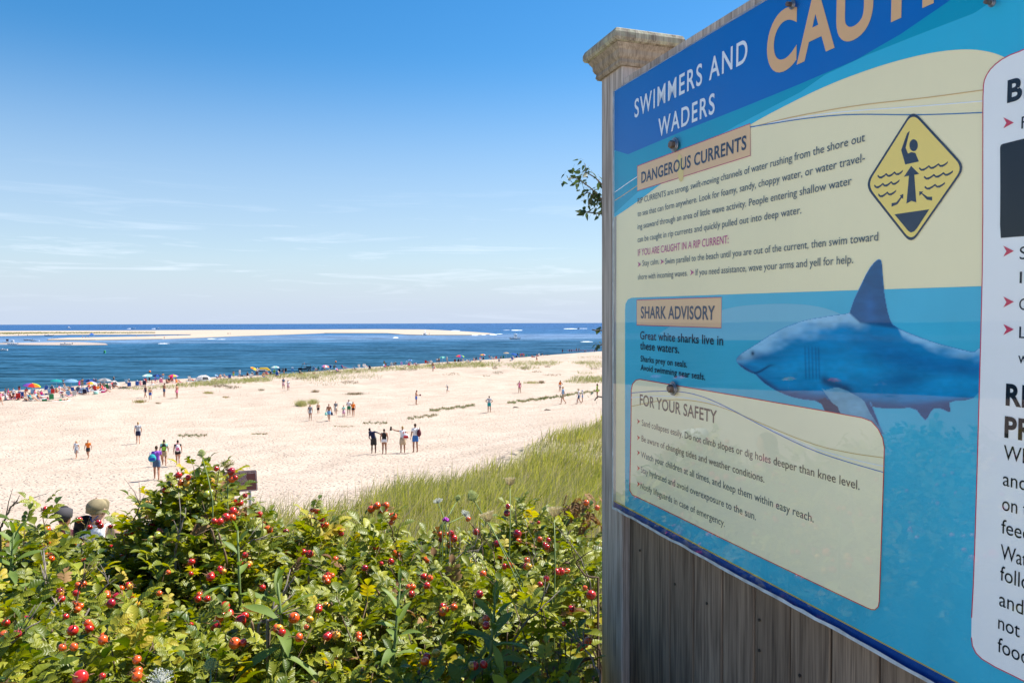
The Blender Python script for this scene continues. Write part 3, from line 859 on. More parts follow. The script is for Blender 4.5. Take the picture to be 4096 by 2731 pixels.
def shark_mesh():
    st = 3.5
    xs = np.arange(2936, 3932, st); ys = np.arange(1030, 1742, st)
    X, Y = np.meshgrid(xs, ys)
    ins = inside(X, Y, shark)
    X2, Y2 = X, Y
    nz = (vnoise(X / 60, Y / 34, 1) - 0.5) * 44 + (vnoise(X / 24, Y / 16, 2) - 0.5) * 16
    top = np.interp(X, [2941, 3012, 3096, 3224, 3398, 3470, 3577, 3663, 3740, 3895], [1437, 1383, 1328, 1278, 1252, 1262, 1306, 1342, 1370, 1408])
    bot = np.interp(X, [2941, 3025, 3117, 3275, 3580, 3930], [1445, 1500, 1571, 1604, 1635, 1600])
    t = (Y - top) / (bot - top + 1)
    def C(r, g, b_): return np.array(srgb(r, g, b_))
    def mixm(A, c, w): return A * (1 - w[..., None]) + c * w[..., None]
    A = np.zeros(X.shape + (3,)) + C(0, 138, 196)
    A = mixm(A, C(8, 66, 128), np.exp(-((Y - (1428 + 0.10 * (X - 2941))) / 40.0) ** 2) * smooth(3180, 2990, X) * 0.9)
    A = mixm(A, C(4, 104, 164), np.exp(-((t - 0.40) / 0.22) ** 2) * smooth(3350, 3600, X) * 0.9)
    A = mixm(A, C(20, 158, 214), np.exp(-((t - 0.62) / 0.16) ** 2) * 0.7)
    A = mixm(A, C(48, 62, 110), smooth(0.86, 1.0, t) * 0.8)
    A = mixm(A, C(8, 52, 110), np.exp(-((X - 3610) / 110) ** 2 - ((Y - 1520) / 40) ** 2) * 0.6)
    hi = smooth(84, 18, (Y - top) + nz + smooth(3100, 2941, X) * 30) * smooth(3500, 3440, X + (Y - top) * 0.2)
    A = mixm(A, C(160, 212, 240), hi * 0.85)
    hi2 = smooth(44, 4, (Y - top) + nz * 0.7) * smooth(3585, 3600, X - (Y - top) * .6)
    A = mixm(A, C(150, 205, 236), hi2 * 0.85)
    fin = smooth(8, -6, Y - np.interp(X, [3398, 3440, 3577], [1252, 1290, 1312])) * (X > 3396)
    A = mixm(A, C(16, 88, 140), fin)
    A = mixm(A, C(24, 104, 170), fin * np.exp(-((X - 3480) / 26) ** 2 - ((Y - 1230) / 50) ** 2))
    for gx in (3222, 3236, 3250, 3264, 3276):
        A = mixm(A, C(6, 70, 130), np.exp(-((X - gx - (Y - 1450) * 0.03) / 3.5) ** 2) * smooth(1375, 1400, Y) * smooth(1530, 1500, Y) * 0.55)
    A = mixm(A, C(6, 60, 110), np.exp(-((Y - 1491 + 30 * smooth(3020, 3090, X)) / 5.0) ** 2) * smooth(3000, 3020, X) * smooth(3110, 3060, X))
    A = mixm(A, C(8, 30, 60), np.exp(-((X - 3011) / 7) ** 2 - ((Y - 1413) / 9) ** 2))
    # near pectoral fin, pale; far one, dark
    pec = inside(X, Y, [(3286, 1552), (3300, 1560), (3345, 1548), (3385, 1560), (3443, 1592), (3455, 1602), (3480, 1650), (3510, 1695), (3541, 1738), (3510, 1735), (3380, 1690), (3350, 1640)]).astype(float)
    A = mixm(A, C(120, 178, 205), pec * (0.65 + 0.35 * vnoise(X / 22, Y / 30, 4)))
    A = mixm(A, C(60, 130, 175), pec * smooth(1640, 1730, Y))
    A = mixm(A, C(30, 50, 92), np.exp(-((Y - 1520 - 0.35 * (X - 3290)) / 22) ** 2) * smooth(3270, 3300, X) * smooth(3440, 3380, X) * 0.8 * (1 - pec))
    pd = inside(X, Y, [(3270, 1600), (3300, 1590), (3350, 1625), (3362, 1655), (3300, 1655)]).astype(float)
    A = mixm(A, C(52, 66, 104), pd)
    A = A * (0.80 + 0.30 * vnoise(X / 70, Y / 26, 8) + 0.16 * vnoise(X / 20, Y / 9, 7))[..., None]
    H_, W_ = X.shape
    idx = np.arange(H_ * W_).reshape(H_, W_)
    cell = ins[:-1, :-1] & ins[1:, :-1] & ins[:-1, 1:] & ins[1:, 1:]
    Fq = np.stack([idx[:-1, :-1], idx[1:, :-1], idx[1:, 1:], idx[:-1, 1:]], -1)[cell]
    used, inv = np.unique(Fq, return_inverse=True)
    Fq = inv.reshape(Fq.shape)
    L = parent_loc(PRINT)
    V = np.array([bpt(float(x), float(y), lay(4)) - L for x, y in zip(X.ravel()[used], Y.ravel()[used])])
    me = fast_mesh('shark_picture', V, Fq)
    a = me.color_attributes.new('ink', 'FLOAT_COLOR', 'POINT')
    cc = np.ones((len(used), 4), np.float32); cc[:, :3] = A.reshape(-1, 3)[used]
    a.data.foreach_set('color', cc.ravel())
    m = mat('shark_print', (0.1, 0.3, 0.5), 0.6, spec=0.08)
    n, l = m.node_tree.nodes, m.node_tree.links
    q = n.new('ShaderNodeAttribute'); q.attribute_name = 'ink'; l.new(q.outputs['Color'], n['Principled BSDF'].inputs['Base Color'])
    link(me, 'shark_picture', m, PRINT)
shark_mesh()

# safety panel
RED = pmat('red_line', (206, 70, 60), 0)
saf = [(2519, 1960), (2524, 1700), (2525, 1560), (2530, 1535), (2543, 1520), (2559, 1516.6), (2750, 1549), (2950, 1583), (3303, 1644), (3448, 1670), (3485, 1684), (3512, 1714), (3530, 1750), (3537, 1790), (3534, 1900), (3524, 2200), (3517, 2403), (3513, 2425), (3500, 2437), (3484, 2436), (3465, 2428), (3058, 2235), (2612, 2017), (2529, 1978)]
poly('safety_panel', saf, 5, pmat('panel_cream', (254, 245, 206)))
b = MB(); strip_mesh(b, saf, 3.6, 6, closed=True); b.build('panel_border', RED, PRINT, world=True)
_wl = [pmat('line_slate', (96, 124, 190)), pmat('line_gold', (214, 184, 112)), pmat('line_white', (236, 240, 250))]
line_obj(chaikin([(2525, 1571), (2640, 1562), (2760, 1568), (2880, 1612), (3060, 1710), (3250, 1802), (3400, 1850), (3533, 1888)], 2), 3.2, 7, _wl[0])
line_obj(chaikin([(2525, 1625), (2640, 1600), (2750, 1597), (2880, 1622), (3060, 1700), (3250, 1778), (3400, 1812), (3533, 1830)], 2), 3.0, 7, _wl[1])
line_obj(chaikin([(2525, 1590), (2640, 1582), (2760, 1590), (2890, 1622), (3060, 1708), (3250, 1792), (3400, 1835), (3533, 1864)], 2), 3.0, 6.8, _wl[2])
text_on_board('FOR YOUR SAFETY', 2559, 1618, 2867, 42, BRN, 0.012)
for s_, x0, y0, x1, mm_ in (('Sand collapses easily. Do not climb slopes or dig holes deeper than knee level.', 2567, 1701, 3438, BRN), ('Be aware of changing tides and weather conditions.', 2566, 1764, 3057, BRN),
                            ('Watch your children at all times, and keep them within easy reach.', 2564, 1828, 3254, INK2), ('Stay hydrated and avoid overexposure to the sun.', 2563, 1888, 3023, INK2),
                            ('Notify lifeguards in case of emergency.', 2562, 1952, 2899, INK2)):
    text_on_board(s_, x0, y0, x1, 24, mm_)
for y in (1685, 1750, 1810, 1872, 1935): arrow(2554, y, 12, 21, RED)

# yellow diamond: swimmer in a rip current
Z4 = lambda x, y: (3400 + x / 2.24, 400 + y / 2.24)
def round_poly(c, rad, n=6):
    out = []
    for i in range(len(c)):
        a, p, e = Vector(c[i - 1]), Vector(c[i]), Vector(c[(i + 1) % len(c)])
        p0 = p + (a - p).normalized() * rad[i]; p1 = p + (e - p).normalized() * rad[i]
        for t in range(n + 1):
            u = t / n; out.append(tuple(p0 * (1 - u) ** 2 + p * 2 * u * (1 - u) + p1 * u * u))
    return out
dia = [Z4(560, 88), Z4(1035, 600), Z4(548, 1295), Z4(130, 765)]
rr_ = [42, 44, 42, 44]
poly('diamond_border', round_poly(dia, rr_), 5, INK)
cx_, cy_ = Z4(566, 690)
dia2 = [(cx_ + (x - cx_) * 0.945, cy_ + (y - cy_) * 0.952) for x, y in dia]
poly('warning_diamond', round_poly(dia2, [40, 40, 40, 42]), 6, pmat('yellow', (250, 222, 120)))
def z4poly(pts, nm='warning_symbol'): poly(nm, [Z4(*p) for p in pts], 7, INK)
z4poly([(535, 278), (512, 298), (458, 450), (495, 580), (618, 552), (585, 475), (548, 468), (520, 482), (498, 430), (530, 300)])
z4poly([(570 + 38 * math.cos(a), 407 + 54 * math.sin(a)) for a in [i * math.pi / 10 for i in range(20)]])
z4poly([(548, 592), (620, 664), (576, 672), (594, 918), (550, 905), (505, 930), (528, 680), (482, 690)])
z4poly([(398, 1025), (710, 980), (600, 1150), (575, 1178), (545, 1188), (520, 1172)])
z4poly([(372, 925), (372, 958), (425, 935), (462, 880), (476, 886), (478, 842), (446, 856), (455, 868), (415, 918)])
z4poly([(736, 868), (736, 902), (690, 895), (640, 842), (622, 860), (620, 820), (655, 822), (645, 834), (695, 868)])
def wavelet(x0, y0, x1, y1, n):
    for i in range(n):
        a = (x0 + (x1 - x0) * i / n, y0 + (y1 - y0) * i / n); c = (x0 + (x1 - x0) * (i + 1) / n, y0 + (y1 - y0) * (i + 1) / n)
        L_ = c[0] - a[0]
        pts = [(a[0] - 3, a[1] + 6), (a[0] + 2, a[1] - 10), (a[0] + L_ * .25, a[1] + 8), (a[0] + L_ * .5, (a[1] + c[1]) / 2 + 11), (a[0] + L_ * .75, c[1] + 8), (c[0] + 2, c[1] - 10), (c[0] - 2, c[1] + 10), (a[0] + L_ * .75, c[1] + 26), (a[0] + L_ * .48, (a[1] + c[1]) / 2 + 32), (a[0] + L_ * .2, a[1] + 24)]
        z4poly(pts, 'wave_symbol')
wavelet(248, 680, 473, 636, 3); wavelet(218, 768, 443, 722, 3); wavelet(254, 848, 412, 815, 2)
wavelet(620, 612, 876, 560, 3); wavelet(664, 690, 922, 640, 3); wavelet(670, 780, 850, 745, 2)

# white panel at the right
wp = chaikin([(3883, 2530), (3896, 2285), (3908, 1892), (3923, 1357), (3931, 1000), (3931, 500), (3932, 353), (3939, 312), (3968, 268), (4021, 228), (4096, 200), (4500, 10), (5200, -330), (5200, 3300), (4400, 2880), (4096, 2722), (3940, 2646), (3892, 2599)], 1, True)
wp = [p for p in clip_poly(clip_poly(wp, lambda p: 5000 - p[0]), lambda p: p[0] - 3000)]
poly('white_panel', wp, 5, pmat('panel_white', (247, 249, 248)))
b = MB(); strip_mesh(b, [p for p in wp if p[0] < 4600][:], 4.0, 6); 
b.build('panel_border', pmat('crimson', (206, 64, 90), 0), PRINT, world=True)
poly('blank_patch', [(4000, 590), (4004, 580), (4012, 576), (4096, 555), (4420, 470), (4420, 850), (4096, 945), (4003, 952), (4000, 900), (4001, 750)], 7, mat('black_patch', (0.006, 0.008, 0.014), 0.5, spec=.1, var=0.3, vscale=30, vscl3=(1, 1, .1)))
def RT(s_, x0, y0, x1, cap, bold=0.0): text_on_board(s_, x0, y0, x1, cap, BLK, bold)
RT('BE', 4028, 410, 4150, 82, 0.035)
RT('F', 4085, 516, 4110, 47); RT('S', 4078, 1038, 4108, 50); RT('li', 4078, 1133, 4110, 46); RT('O', 4076, 1240, 4118, 46); RT('L', 4076, 1352, 4106, 46); RT('w', 4072, 1452, 4112, 46)
RT('RE', 4022, 1617, 4135, 80, 0.035); RT('PR', 4017, 1745, 4135, 78, 0.035)
RT('WE', 4014, 1836, 4118, 58); RT('and', 4011, 1940, 4105, 56); RT('on t', 4008, 2038, 4112, 56); RT('feed', 4005, 2130, 4120, 56); RT('Wat', 4002, 2232, 4108, 58)
RT('follo', 4000, 2318, 4118, 58); RT('and', 3996, 2420, 4092, 58); RT('not t', 3992, 2512, 4120, 56); RT('food', 3990, 2603, 4112, 58)
for y in (492, 1005, 1208, 1318): arrow(4034, y, 42, 44, pmat('crimson', (206, 64, 90)))

# acrylic sheet over the print
def acrylic():
    m = bpy.data.materials.new('acrylic'); m.use_nodes = True
    n, l = m.node_tree.nodes, m.node_tree.links; n.remove(n['Principled BSDF'])
    tr = n.new('ShaderNodeBsdfTransparent'); tr.inputs[0].default_value = (1, 1, 1, 1)
    gl = n.new('ShaderNodeBsdfGlossy'); gl.inputs['Roughness'].default_value = 0.012; gl.inputs['Color'].default_value = (1, 1, 1, 1)
    fr = n.new('ShaderNodeFresnel'); fr.inputs[0].default_value = 1.5
    geo = n.new('ShaderNodeNewGeometry')
    # faint waviness of the sheet, and a few dull scuffs
    nz = n.new('ShaderNodeTexNoise'); nz.inputs['Scale'].default_value = 1.6; nz.inputs['Detail'].default_value = 2; l.new(geo.outputs['Position'], nz.inputs['Vector'])
    bu = n.new('ShaderNodeBump'); bu.inputs['Strength'].default_value = 0.12; bu.inputs['Distance'].default_value = 0.01; l.new(nz.outputs['Fac'], bu.inputs['Height']); l.new(bu.outputs[0], gl.inputs['Normal'])
    df = n.new('ShaderNodeBsdfDiffuse'); df.inputs[0].default_value = (0.8, 0.82, 0.84, 1)
    ns = n.new('ShaderNodeTexNoise'); ns.inputs['Scale'].default_value = 7; ns.inputs['Detail'].default_value = 8; ns.inputs['Roughness'].default_value = 0.75
    mp_ = n.new('ShaderNodeMapping'); mp_.inputs['Scale'].default_value = (1, 1, 0.35); l.new(geo.outputs['Position'], mp_.inputs[0]); l.new(mp_.outputs[0], ns.inputs['Vector'])
    rs = n.new('ShaderNodeMapRange'); rs.inputs[1].default_value = 0.5; rs.inputs[2].default_value = 0.85; rs.inputs[4].default_value = 0.025; l.new(ns.outputs['Fac'], rs.inputs[0])
    m0 = n.new('ShaderNodeMixShader'); l.new(rs.outputs[0], m0.inputs[0]); l.new(tr.outputs[0], m0.inputs[1]); l.new(df.outputs[0], m0.inputs[2])
    ms = n.new('ShaderNodeMixShader'); bf = n.new('ShaderNodeMath'); bf.operation = 'SUBTRACT'; bf.inputs[0].default_value = 1.0; l.new(geo.outputs['Backfacing'], bf.inputs[1])   # light leaving through the sheet is not trapped in it
    fm = n.new('ShaderNodeMath'); fm.operation = 'MULTIPLY'; l.new(fr.outputs[0], fm.inputs[0]); l.new(bf.outputs[0], fm.inputs[1])
    l.new(fm.outputs[0], ms.inputs[0]); l.new(m0.outputs[0], ms.inputs[1]); l.new(gl.outputs[0], ms.inputs[2])
    l.new(ms.outputs[0], n['Material Output'].inputs[0])
    return m
ACR = acrylic()
EDGE = mat('acrylic_edge', (0.55, 0.60, 0.62), 0.35, var=0.25, vscale=25)
q = []
N_ = 60
b = MB()
fr_, bk_ = [], []
def bottom_wob(i): return (vnoise(np.array([i * 0.9]), np.array([0.0]), 4)[0] - 0.5) * 0.004
top_f = [TL + BU * (1.84 * i / N_) for i in range(N_ + 1)]
bot_f = [BL + BU * (1.84 * i / N_) + BV * bottom_wob(i) for i in range(N_ + 1)]
for P_ in (top_f, bot_f):
    for D in (0.0, 0.0045): q += [p + BN * D for p in P_]
M_ = N_ + 1
fs, mi = [], []
for i in range(N_):
    fs.append((i, 2 * M_ + i, 2 * M_ + i + 1, i + 1)); mi.append(0)                       # front
    fs.append((M_ + i + 1, M_ + i, 3 * M_ + i, 3 * M_ + i + 1)); mi.append(1)             # back
    fs.append((i + 1, i, M_ + i, M_ + i + 1)); mi.append(2)                               # top edge
    fs.append((2 * M_ + i, 2 * M_ + i + 1, 3 * M_ + i + 1, 3 * M_ + i)); mi.append(2)     # bottom edge
fs += [(0, 2 * M_, 3 * M_, M_), (N_, M_ + N_, 3 * M_ + N_, 2 * M_ + N_)]; mi += [2, 2]
clear = bpy.data.materials.new('acrylic_back'); clear.use_nodes = True
clear.node_tree.nodes.remove(clear.node_tree.nodes['Principled BSDF']); _t = clear.node_tree.nodes.new('ShaderNodeBsdfTransparent'); clear.node_tree.links.new(_t.outputs[0], clear.node_tree.nodes['Material Output'].inputs[0])
for f, k in zip(fs, mi): b.f.append(f); b.m.append(k); b.sm.append(False)
b.v = [tuple(v) for v in q]
b.build('acrylic_sheet', [ACR, clear, EDGE], BOARD, world=True)
# pale aluminium trim along the bottom and left edge of the sheet
b = MB()
ALU = mat('frayed_edge', (0.50, 0.56, 0.60), 0.6, var=0.3, vscale=40)
vs = []
for i in range(N_ + 1):
    p = bot_f[i]
    w1 = 0.0045 + 0.003 * vnoise(np.array([i * 1.7]), np.array([3.0]), 2)[0]
    vs += [p + BN * -0.0008 + BV * w1, p + BN * -0.0008 - BV * 0.001, p + BN * 0.006 - BV * 0.001]
b.add(vs, [(3 * i, 3 * i + 3, 3 * i + 4, 3 * i + 1) for i in range(N_)] + [(3 * i + 1, 3 * i + 4, 3 * i + 5, 3 * i + 2) for i in range(N_)])
b.build('edge_trim', ALU, BOARD, world=True)
b = MB(); vs = []
for i in range(21):
    p = TL.lerp(BL, i / 20); vs += [p - BN * 0.0006 - BU * 0.0006, p - BN * 0.0006 + BU * 0.004, p + BN * 0.0052 - BU * 0.0006]
b.add(vs, [(3 * i + 1, 3 * i + 4, 3 * i + 3, 3 * i) for i in range(20)] + [(3 * i, 3 * i + 3, 3 * i + 5, 3 * i + 2) for i in range(20)])
b.build('edge_trim', ALU, BOARD, world=True)
# bolts
RUST = mat('rusty_steel', (0.20, 0.14, 0.11), 0.45, metal=0.6, var=0.5, vscale=160)
STEEL = mat('washer_steel', (0.30, 0.31, 0.34), 0.35, metal=0.85, var=0.2, vscale=120)
def bolt(px, py, r):
    c = bpt(px, py, 1.0)
    b = MB()
    b.tube([c, c - BN * 0.0022], [r, r * 0.94], 20, 0); 
    b.tube([c - BN * 0.0022, c - BN * 0.004], [r * 0.80, r * 0.66], 20, 0)
    w = b.build('bolt', [STEEL], BOARD, world=True)
    h = MB(); h.tube([c - BN * 0.004, c - BN * 0.0125, c - BN * 0.0145], [r * 0.56, r * 0.55, r * 0.42], 6, 0, smooth=False)
    hb = h.build('bolt_head', RUST, w, world=False); hb.parent = w
    hb.data.transform(Matrix.Translation(-parent_loc(BOARD)))
for x, y, r in ((2698, 580, 0.0185), (2692, 1553, 0.0185), (3170, 20, 0.009), (3969, 13, 0.006)): bolt(x, y, r)
# brown water stain under the upper bolt
poly('rust_stain', chaikin([(2712, 618), (2722, 616), (2732, 640), (2735, 700), (2728, 730), (2714, 722), (2708, 660)], 2, True), 7, mat('print_stain', srgb(236, 208, 120), 0.6))

# ------------------------------------------------------------ people
PAL = {'skin': (0.50, 0.27, 0.17), 'tan skin': (0.36, 0.17, 0.10), 'pale skin': (0.58, 0.36, 0.27), 'dark skin': (0.10, 0.05, 0.03),
       'white': (0.80, 0.80, 0.80), 'black': (0.012, 0.012, 0.014), 'grey': (0.22, 0.23, 0.25), 'light grey': (0.45, 0.46, 0.48), 'navy': (0.015, 0.02, 0.06), 'blue': (0.02, 0.10, 0.42),
       'light blue': (0.22, 0.42, 0.65), 'teal': (0.02, 0.32, 0.33), 'green': (0.03, 0.22, 0.09), 'red': (0.55, 0.03, 0.03), 'pink': (0.75, 0.20, 0.33), 'magenta': (0.75, 0.02, 0.22), 'orange': (0.85, 0.20, 0.02),
       'yellow': (0.80, 0.55, 0.05), 'purple': (0.25, 0.08, 0.45), 'khaki': (0.42, 0.32, 0.20), 'charcoal': (0.04, 0.038, 0.036), 'maroon': (0.10, 0.02, 0.03), 'lime': (0.35, 0.65, 0.05), 'mint': (0.35, 0.72, 0.62),
       'brown hair': (0.05, 0.025, 0.012), 'dark hair': (0.010, 0.007, 0.006), 'blond hair': (0.40, 0.25, 0.10), 'tan': (0.55, 0.42, 0.28), 'slate': (0.06, 0.11, 0.2), 'silver': (0.55, 0.56, 0.58), 'violet': (0.38, 0.28, 0.7)}
def C_(name):
    return mat('cloth_' + name.replace(' ', '_') if 'skin' not in name and 'hair' not in name else name.replace(' ', '_'), PAL[name], 0.8 if 'skin' not in name else 0.5, var=0.08, vscale=6, spec=0.3)

def interp_tubes(T):
    """T: list of (kind, [(x,y,z,r[,fx,fy])...])"""
    b = MB()
    for seg in T:
        pts = [p[:3] for p in seg]; rad = [p[3] for p in seg]
        b.tube(pts, rad, 10, 0, flat=seg[0][4:6] if len(seg[0]) > 4 else None)
        for p in (seg[0], seg[-1]): b.ball(p[:3], p[3] * 0.97, 8, 6)
    return b
POSES = {}
def pose(name, J, voxel=0.02, shorts=0.62, sleeve=0.5, hem=0.0):
    """J: joints of one figure 1.75 m tall, facing -Y. The limbs are voxel-joined into one skin, whose faces know their clothing."""
    g = lambda k: Vector(J[k])
    pel, che, nk, hd = g('pelvis'), g('chest'), g('neck'), g('head')
    b = MB()
    ax = (g('sl') - g('sr')).normalized()
    def torso(p, q, r0, r1, n=6):
        for i in range(n + 1):
            t = i / n; c = p.lerp(q, t); w = r0 + (r1 - r0) * t - 0.025 * math.sin(math.pi * t)
            b.ball(c - ax * w * 0.42, w * 0.66, 8, 6); b.ball(c + ax * w * 0.42, w * 0.66, 8, 6)
    torso(pel, che, 0.165, 0.175)
    b.tube([che + (g('sl') - che) * .3, g('sl')], [0.085, 0.062], 8); b.tube([che + (g('sr') - che) * .3, g('sr')], [0.085, 0.062], 8)
    b.tube([che, nk, hd - Vector((0, 0, .03))], [0.09, 0.052, 0.055], 8)
    up = (hd - nk).normalized()
    b.ball(hd + up * 0.035, (0.078, 0.096, 0.108), 12, 10); b.ball(hd + Vector((0, -0.035, -0.045)) , (0.055, 0.06, 0.06), 8, 6)
    b.ball(hd + Vector((0, -0.10, 0.0)), (0.016, 0.02, 0.025), 6, 4)
    segs = []
    for s_ in 'lr':
        sh, el, wr = g('s' + s_), g('e' + s_), g('w' + s_)
        b.tube([sh, sh.lerp(el, .4), el], [0.058, 0.052, 0.041], 8); b.ball(sh, .062); b.ball(el, 0.041)
        b.tube([el, el.lerp(wr, .3), wr], [0.041, 0.042, 0.027], 8)
        hnd = wr + (wr - el).normalized() * 0.10
        b.tube([wr, wr.lerp(hnd, .5), hnd + (hnd - wr) * .6], [0.027, 0.038, 0.02], 8, flat=(0.6, 1.1))
        hp, kn, an = g('h' + s_), g('k' + s_), g('a' + s_)
        b.tube([hp, hp.lerp(kn, .45), kn], [0.10, 0.085, 0.058], 10); b.ball(hp, .10); b.ball(kn, .058)
        if shorts: e_ = hp.lerp(kn, shorts); b.tube([hp, e_], [0.108, 0.098 + hem], 10)
        b.tube([kn, kn.lerp(an, .32), an], [0.056, 0.06, 0.036], 8); b.ball(an, .038)
        to = g('t' + s_); b.tube([an + (an - to) * .25 + Vector((0, 0, -.03)), to], [0.04, 0.032], 8); b.ball(to, .032)
        segs += [('arm', sh, el, wr), ('leg', hp, kn, an)]
    me = b.mesh('figure_' + name)
    ob = bpy.data.objects.new('tmp', me); COL.objects.link(ob)
    rm = ob.modifiers.new('r', 'REMESH'); rm.mode = 'VOXEL'; rm.voxel_size = voxel
    smm = ob.modifiers.new('s', 'SMOOTH'); smm.iterations = 3; smm.factor = 0.5
    dg = bpy.context.evaluated_depsgraph_get(); ev = ob.evaluated_get(dg)
    me2 = bpy.data.meshes.new_from_object(ev)
    bpy.data.objects.remove(ob); bpy.data.meshes.remove(me)
    me2.name = 'figure_' + name
    me2.materials.clear()
    for _ in range(6): me2.materials.append(None)
    n = len(me2.polygons); Cn = np.zeros(n * 3); me2.polygons.foreach_get('center', Cn); Cn = Cn.reshape(-1, 3)
    def dseg(a, c):
        a = np.array(a); c = np.array(c); d = c - a; t = np.clip(((Cn - a) @ d) / (d @ d), 0, 1)
        return np.linalg.norm(Cn - (a + t[:, None] * d), axis=1), t
    mi = np.zeros(n, int)
    dt, tt = dseg(pel, che); dt = dt - 0.12
    dh, _ = dseg(hd, hd + up * 0.05); dh -= 0.06
    dn, _ = dseg(nk, hd)
    best = dt.copy(); mi[:] = np.where(tt < 0.18, 3, 1)
    m = dn - 0.04 < best; mi[m] = 0; best = np.minimum(best, dn - 0.04)
    m = dh < best; best = np.minimum(best, dh)
    back = Cn[:, 1] - hd.y; hh = (Cn - np.array(hd)) @ np.array(up)
    mi[m] = np.where((hh + back * 0.9 > 0.055)[m] | ((back > 0.01) & (hh > -0.06))[m], 4, 0)
    for kd, p, q, r in segs:
        d1, t1 = dseg(p, q); d2, t2 = dseg(q, r)
        if kd == 'arm':
            m = d1 - 0.05 < best; mi[m] = np.where(t1[m] < sleeve, 2, 0); best = np.minimum(best, d1 - 0.05)
            m = d2 - 0.035 < best; mi[m] = 0; best = np.minimum(best, d2 - 0.035)
        else:
            m = d1 - 0.085 < best; mi[m] = np.where(t1[m] < shorts, 3, 0); best = np.minimum(best, d1 - 0.085)
            m = d2 - 0.05 < best; mi[m] = np.where(t2[m] > 0.97, 5, 0); best = np.minimum(best, d2 - 0.05)
    me2.polygons.foreach_set('material_index', mi)
    me2.polygons.foreach_set('use_smooth', np.ones(n, bool))
    POSES[name] = (me2, {k: Vector(v) for k, v in J.items()})

def J_(**kw):
    j = dict(pelvis=(0, 0, .96), chest=(0, 0, 1.36), neck=(0, 0, 1.49), head=(0, -.01, 1.61), sl=(.18, 0, 1.42), sr=(-.18, 0, 1.42), el=(.25, .03, 1.15), er=(-.25, .03, 1.15),
             wl=(.27, -.03, .91), wr=(-.27, -.03, .91), hl=(.09, 0, .92), hr=(-.09, 0, .92), kl=(.11, -.01, .50), kr=(-.11, -.01, .50), al=(.12, .02, .08), ar=(-.12, .02, .08), tl=(.13, -.15, .03), tr=(-.13, -.15, .03))
    j.update(kw); return j
pose('stand', J_())
pose('walk', J_(kl=(.09, -.16, .52), al=(.09, -.22, .09), tl=(.09, -.40, .05), kr=(-.09, .04, .49), ar=(-.09, .30, .14), tr=(-.09, .17, .03), el=(.24, .10, 1.15), wl=(.25, .14, .92), er=(-.24, -.06, 1.15), wr=(-.25, -.20, .95)))
pose('walk_slim', J_(kl=(.08, -.13, .52), al=(.07, -.16, .09), tl=(.07, -.33, .05), kr=(-.08, .03, .49), ar=(-.08, .22, .12), tr=(-.08, .08, .03), el=(.24, .06, 1.15), wl=(.25, .06, .92), er=(-.24, -.03, 1.15), wr=(-.25, -.12, .93)), shorts=0.3, sleeve=0.25)
pose('stand_slim', J_(kl=(.09, -.01, .50), al=(.10, .02, .08), wl=(.24, -.06, .90), wr=(-.24, -.06, .90)), shorts=0.22, sleeve=0.12)
pose('lean', J_(pelvis=(-.02, 0, .96), chest=(.10, -.06, 1.34), neck=(.19, -.10, 1.46), head=(.25, -.14, 1.56), sr=(-.06, -.04, 1.44), sl=(.26, -.06, 1.36), er=(-.30, -.10, 1.36), wr=(-.54, -.16, 1.20), el=(.30, .0, 1.08), wl=(.22, -.12, .93)), shorts=0.85, sleeve=1.0, hem=.01)
pose('hips', J_(el=(.36, .08, 1.20), wl=(.19, -.02, 1.03), er=(-.36, .08, 1.20), wr=(-.19, -.02, 1.03)))
pose('hand_on_hip', J_(el=(.36, .08, 1.20), wl=(.19, -.02, 1.03), kl=(.10, -.04, .50), ar=(-.20, .12, .10), kr=(-.13, .02, .50), tr=(-.2, -.02, .03)), shorts=0.2, sleeve=0.1)
pose('point', J_(el=(.44, -.10, 1.46), wl=(.66, -.20, 1.56), er=(-.24, .05, 1.15)), shorts=0.75, sleeve=0.1, hem=.02)
pose('hold', J_(el=(.24, -.04, 1.16), wl=(.14, -.28, 1.12), er=(-.24, -.04, 1.16), wr=(-.14, -.28, 1.12), head=(0, -.05, 1.60)))
pose('run', J_(kl=(.09, -.22, .62), al=(.09, -.10, .22), tl=(.09, -.26, .14), kr=(-.09, .02, .50), ar=(-.09, .38, .38), tr=(-.09, .44, .26), el=(.26, .18, 1.2), wl=(.24, .05, 1.06), er=(-.26, -.12, 1.18), wr=(-.2, -.34, 1.25), chest=(0, -.07, 1.35), neck=(0, -.1, 1.48), head=(0, -.13, 1.59), sl=(.18, -.07, 1.41), sr=(-.18, -.07, 1.41)))
pose('carry', J_(el=(.24, -.10, 1.17), wl=(.10, -.22, 1.20), er=(-.24, -.10, 1.17), wr=(-.08, -.24, 1.10)))
sit = dict(pelvis=(0, 0, .30), chest=(0, .16, .68), neck=(0, .18, .80), head=(0, .15, .92), sl=(.18, .16, .73), sr=(-.18, .16, .73), el=(.25, .06, .48), er=(-.25, .06, .48), wl=(.18, -.16, .45), wr=(-.18, -.16, .45),
           hl=(.09, 0, .28), hr=(-.09, 0, .28), kl=(.12, -.42, .42), kr=(-.12, -.42, .42), al=(.12, -.74, .10), ar=(-.12, -.74, .10), tl=(.12, -.90, .06), tr=(-.12, -.90, .06))
pose('sit', sit, shorts=0.5, sleeve=0.4)
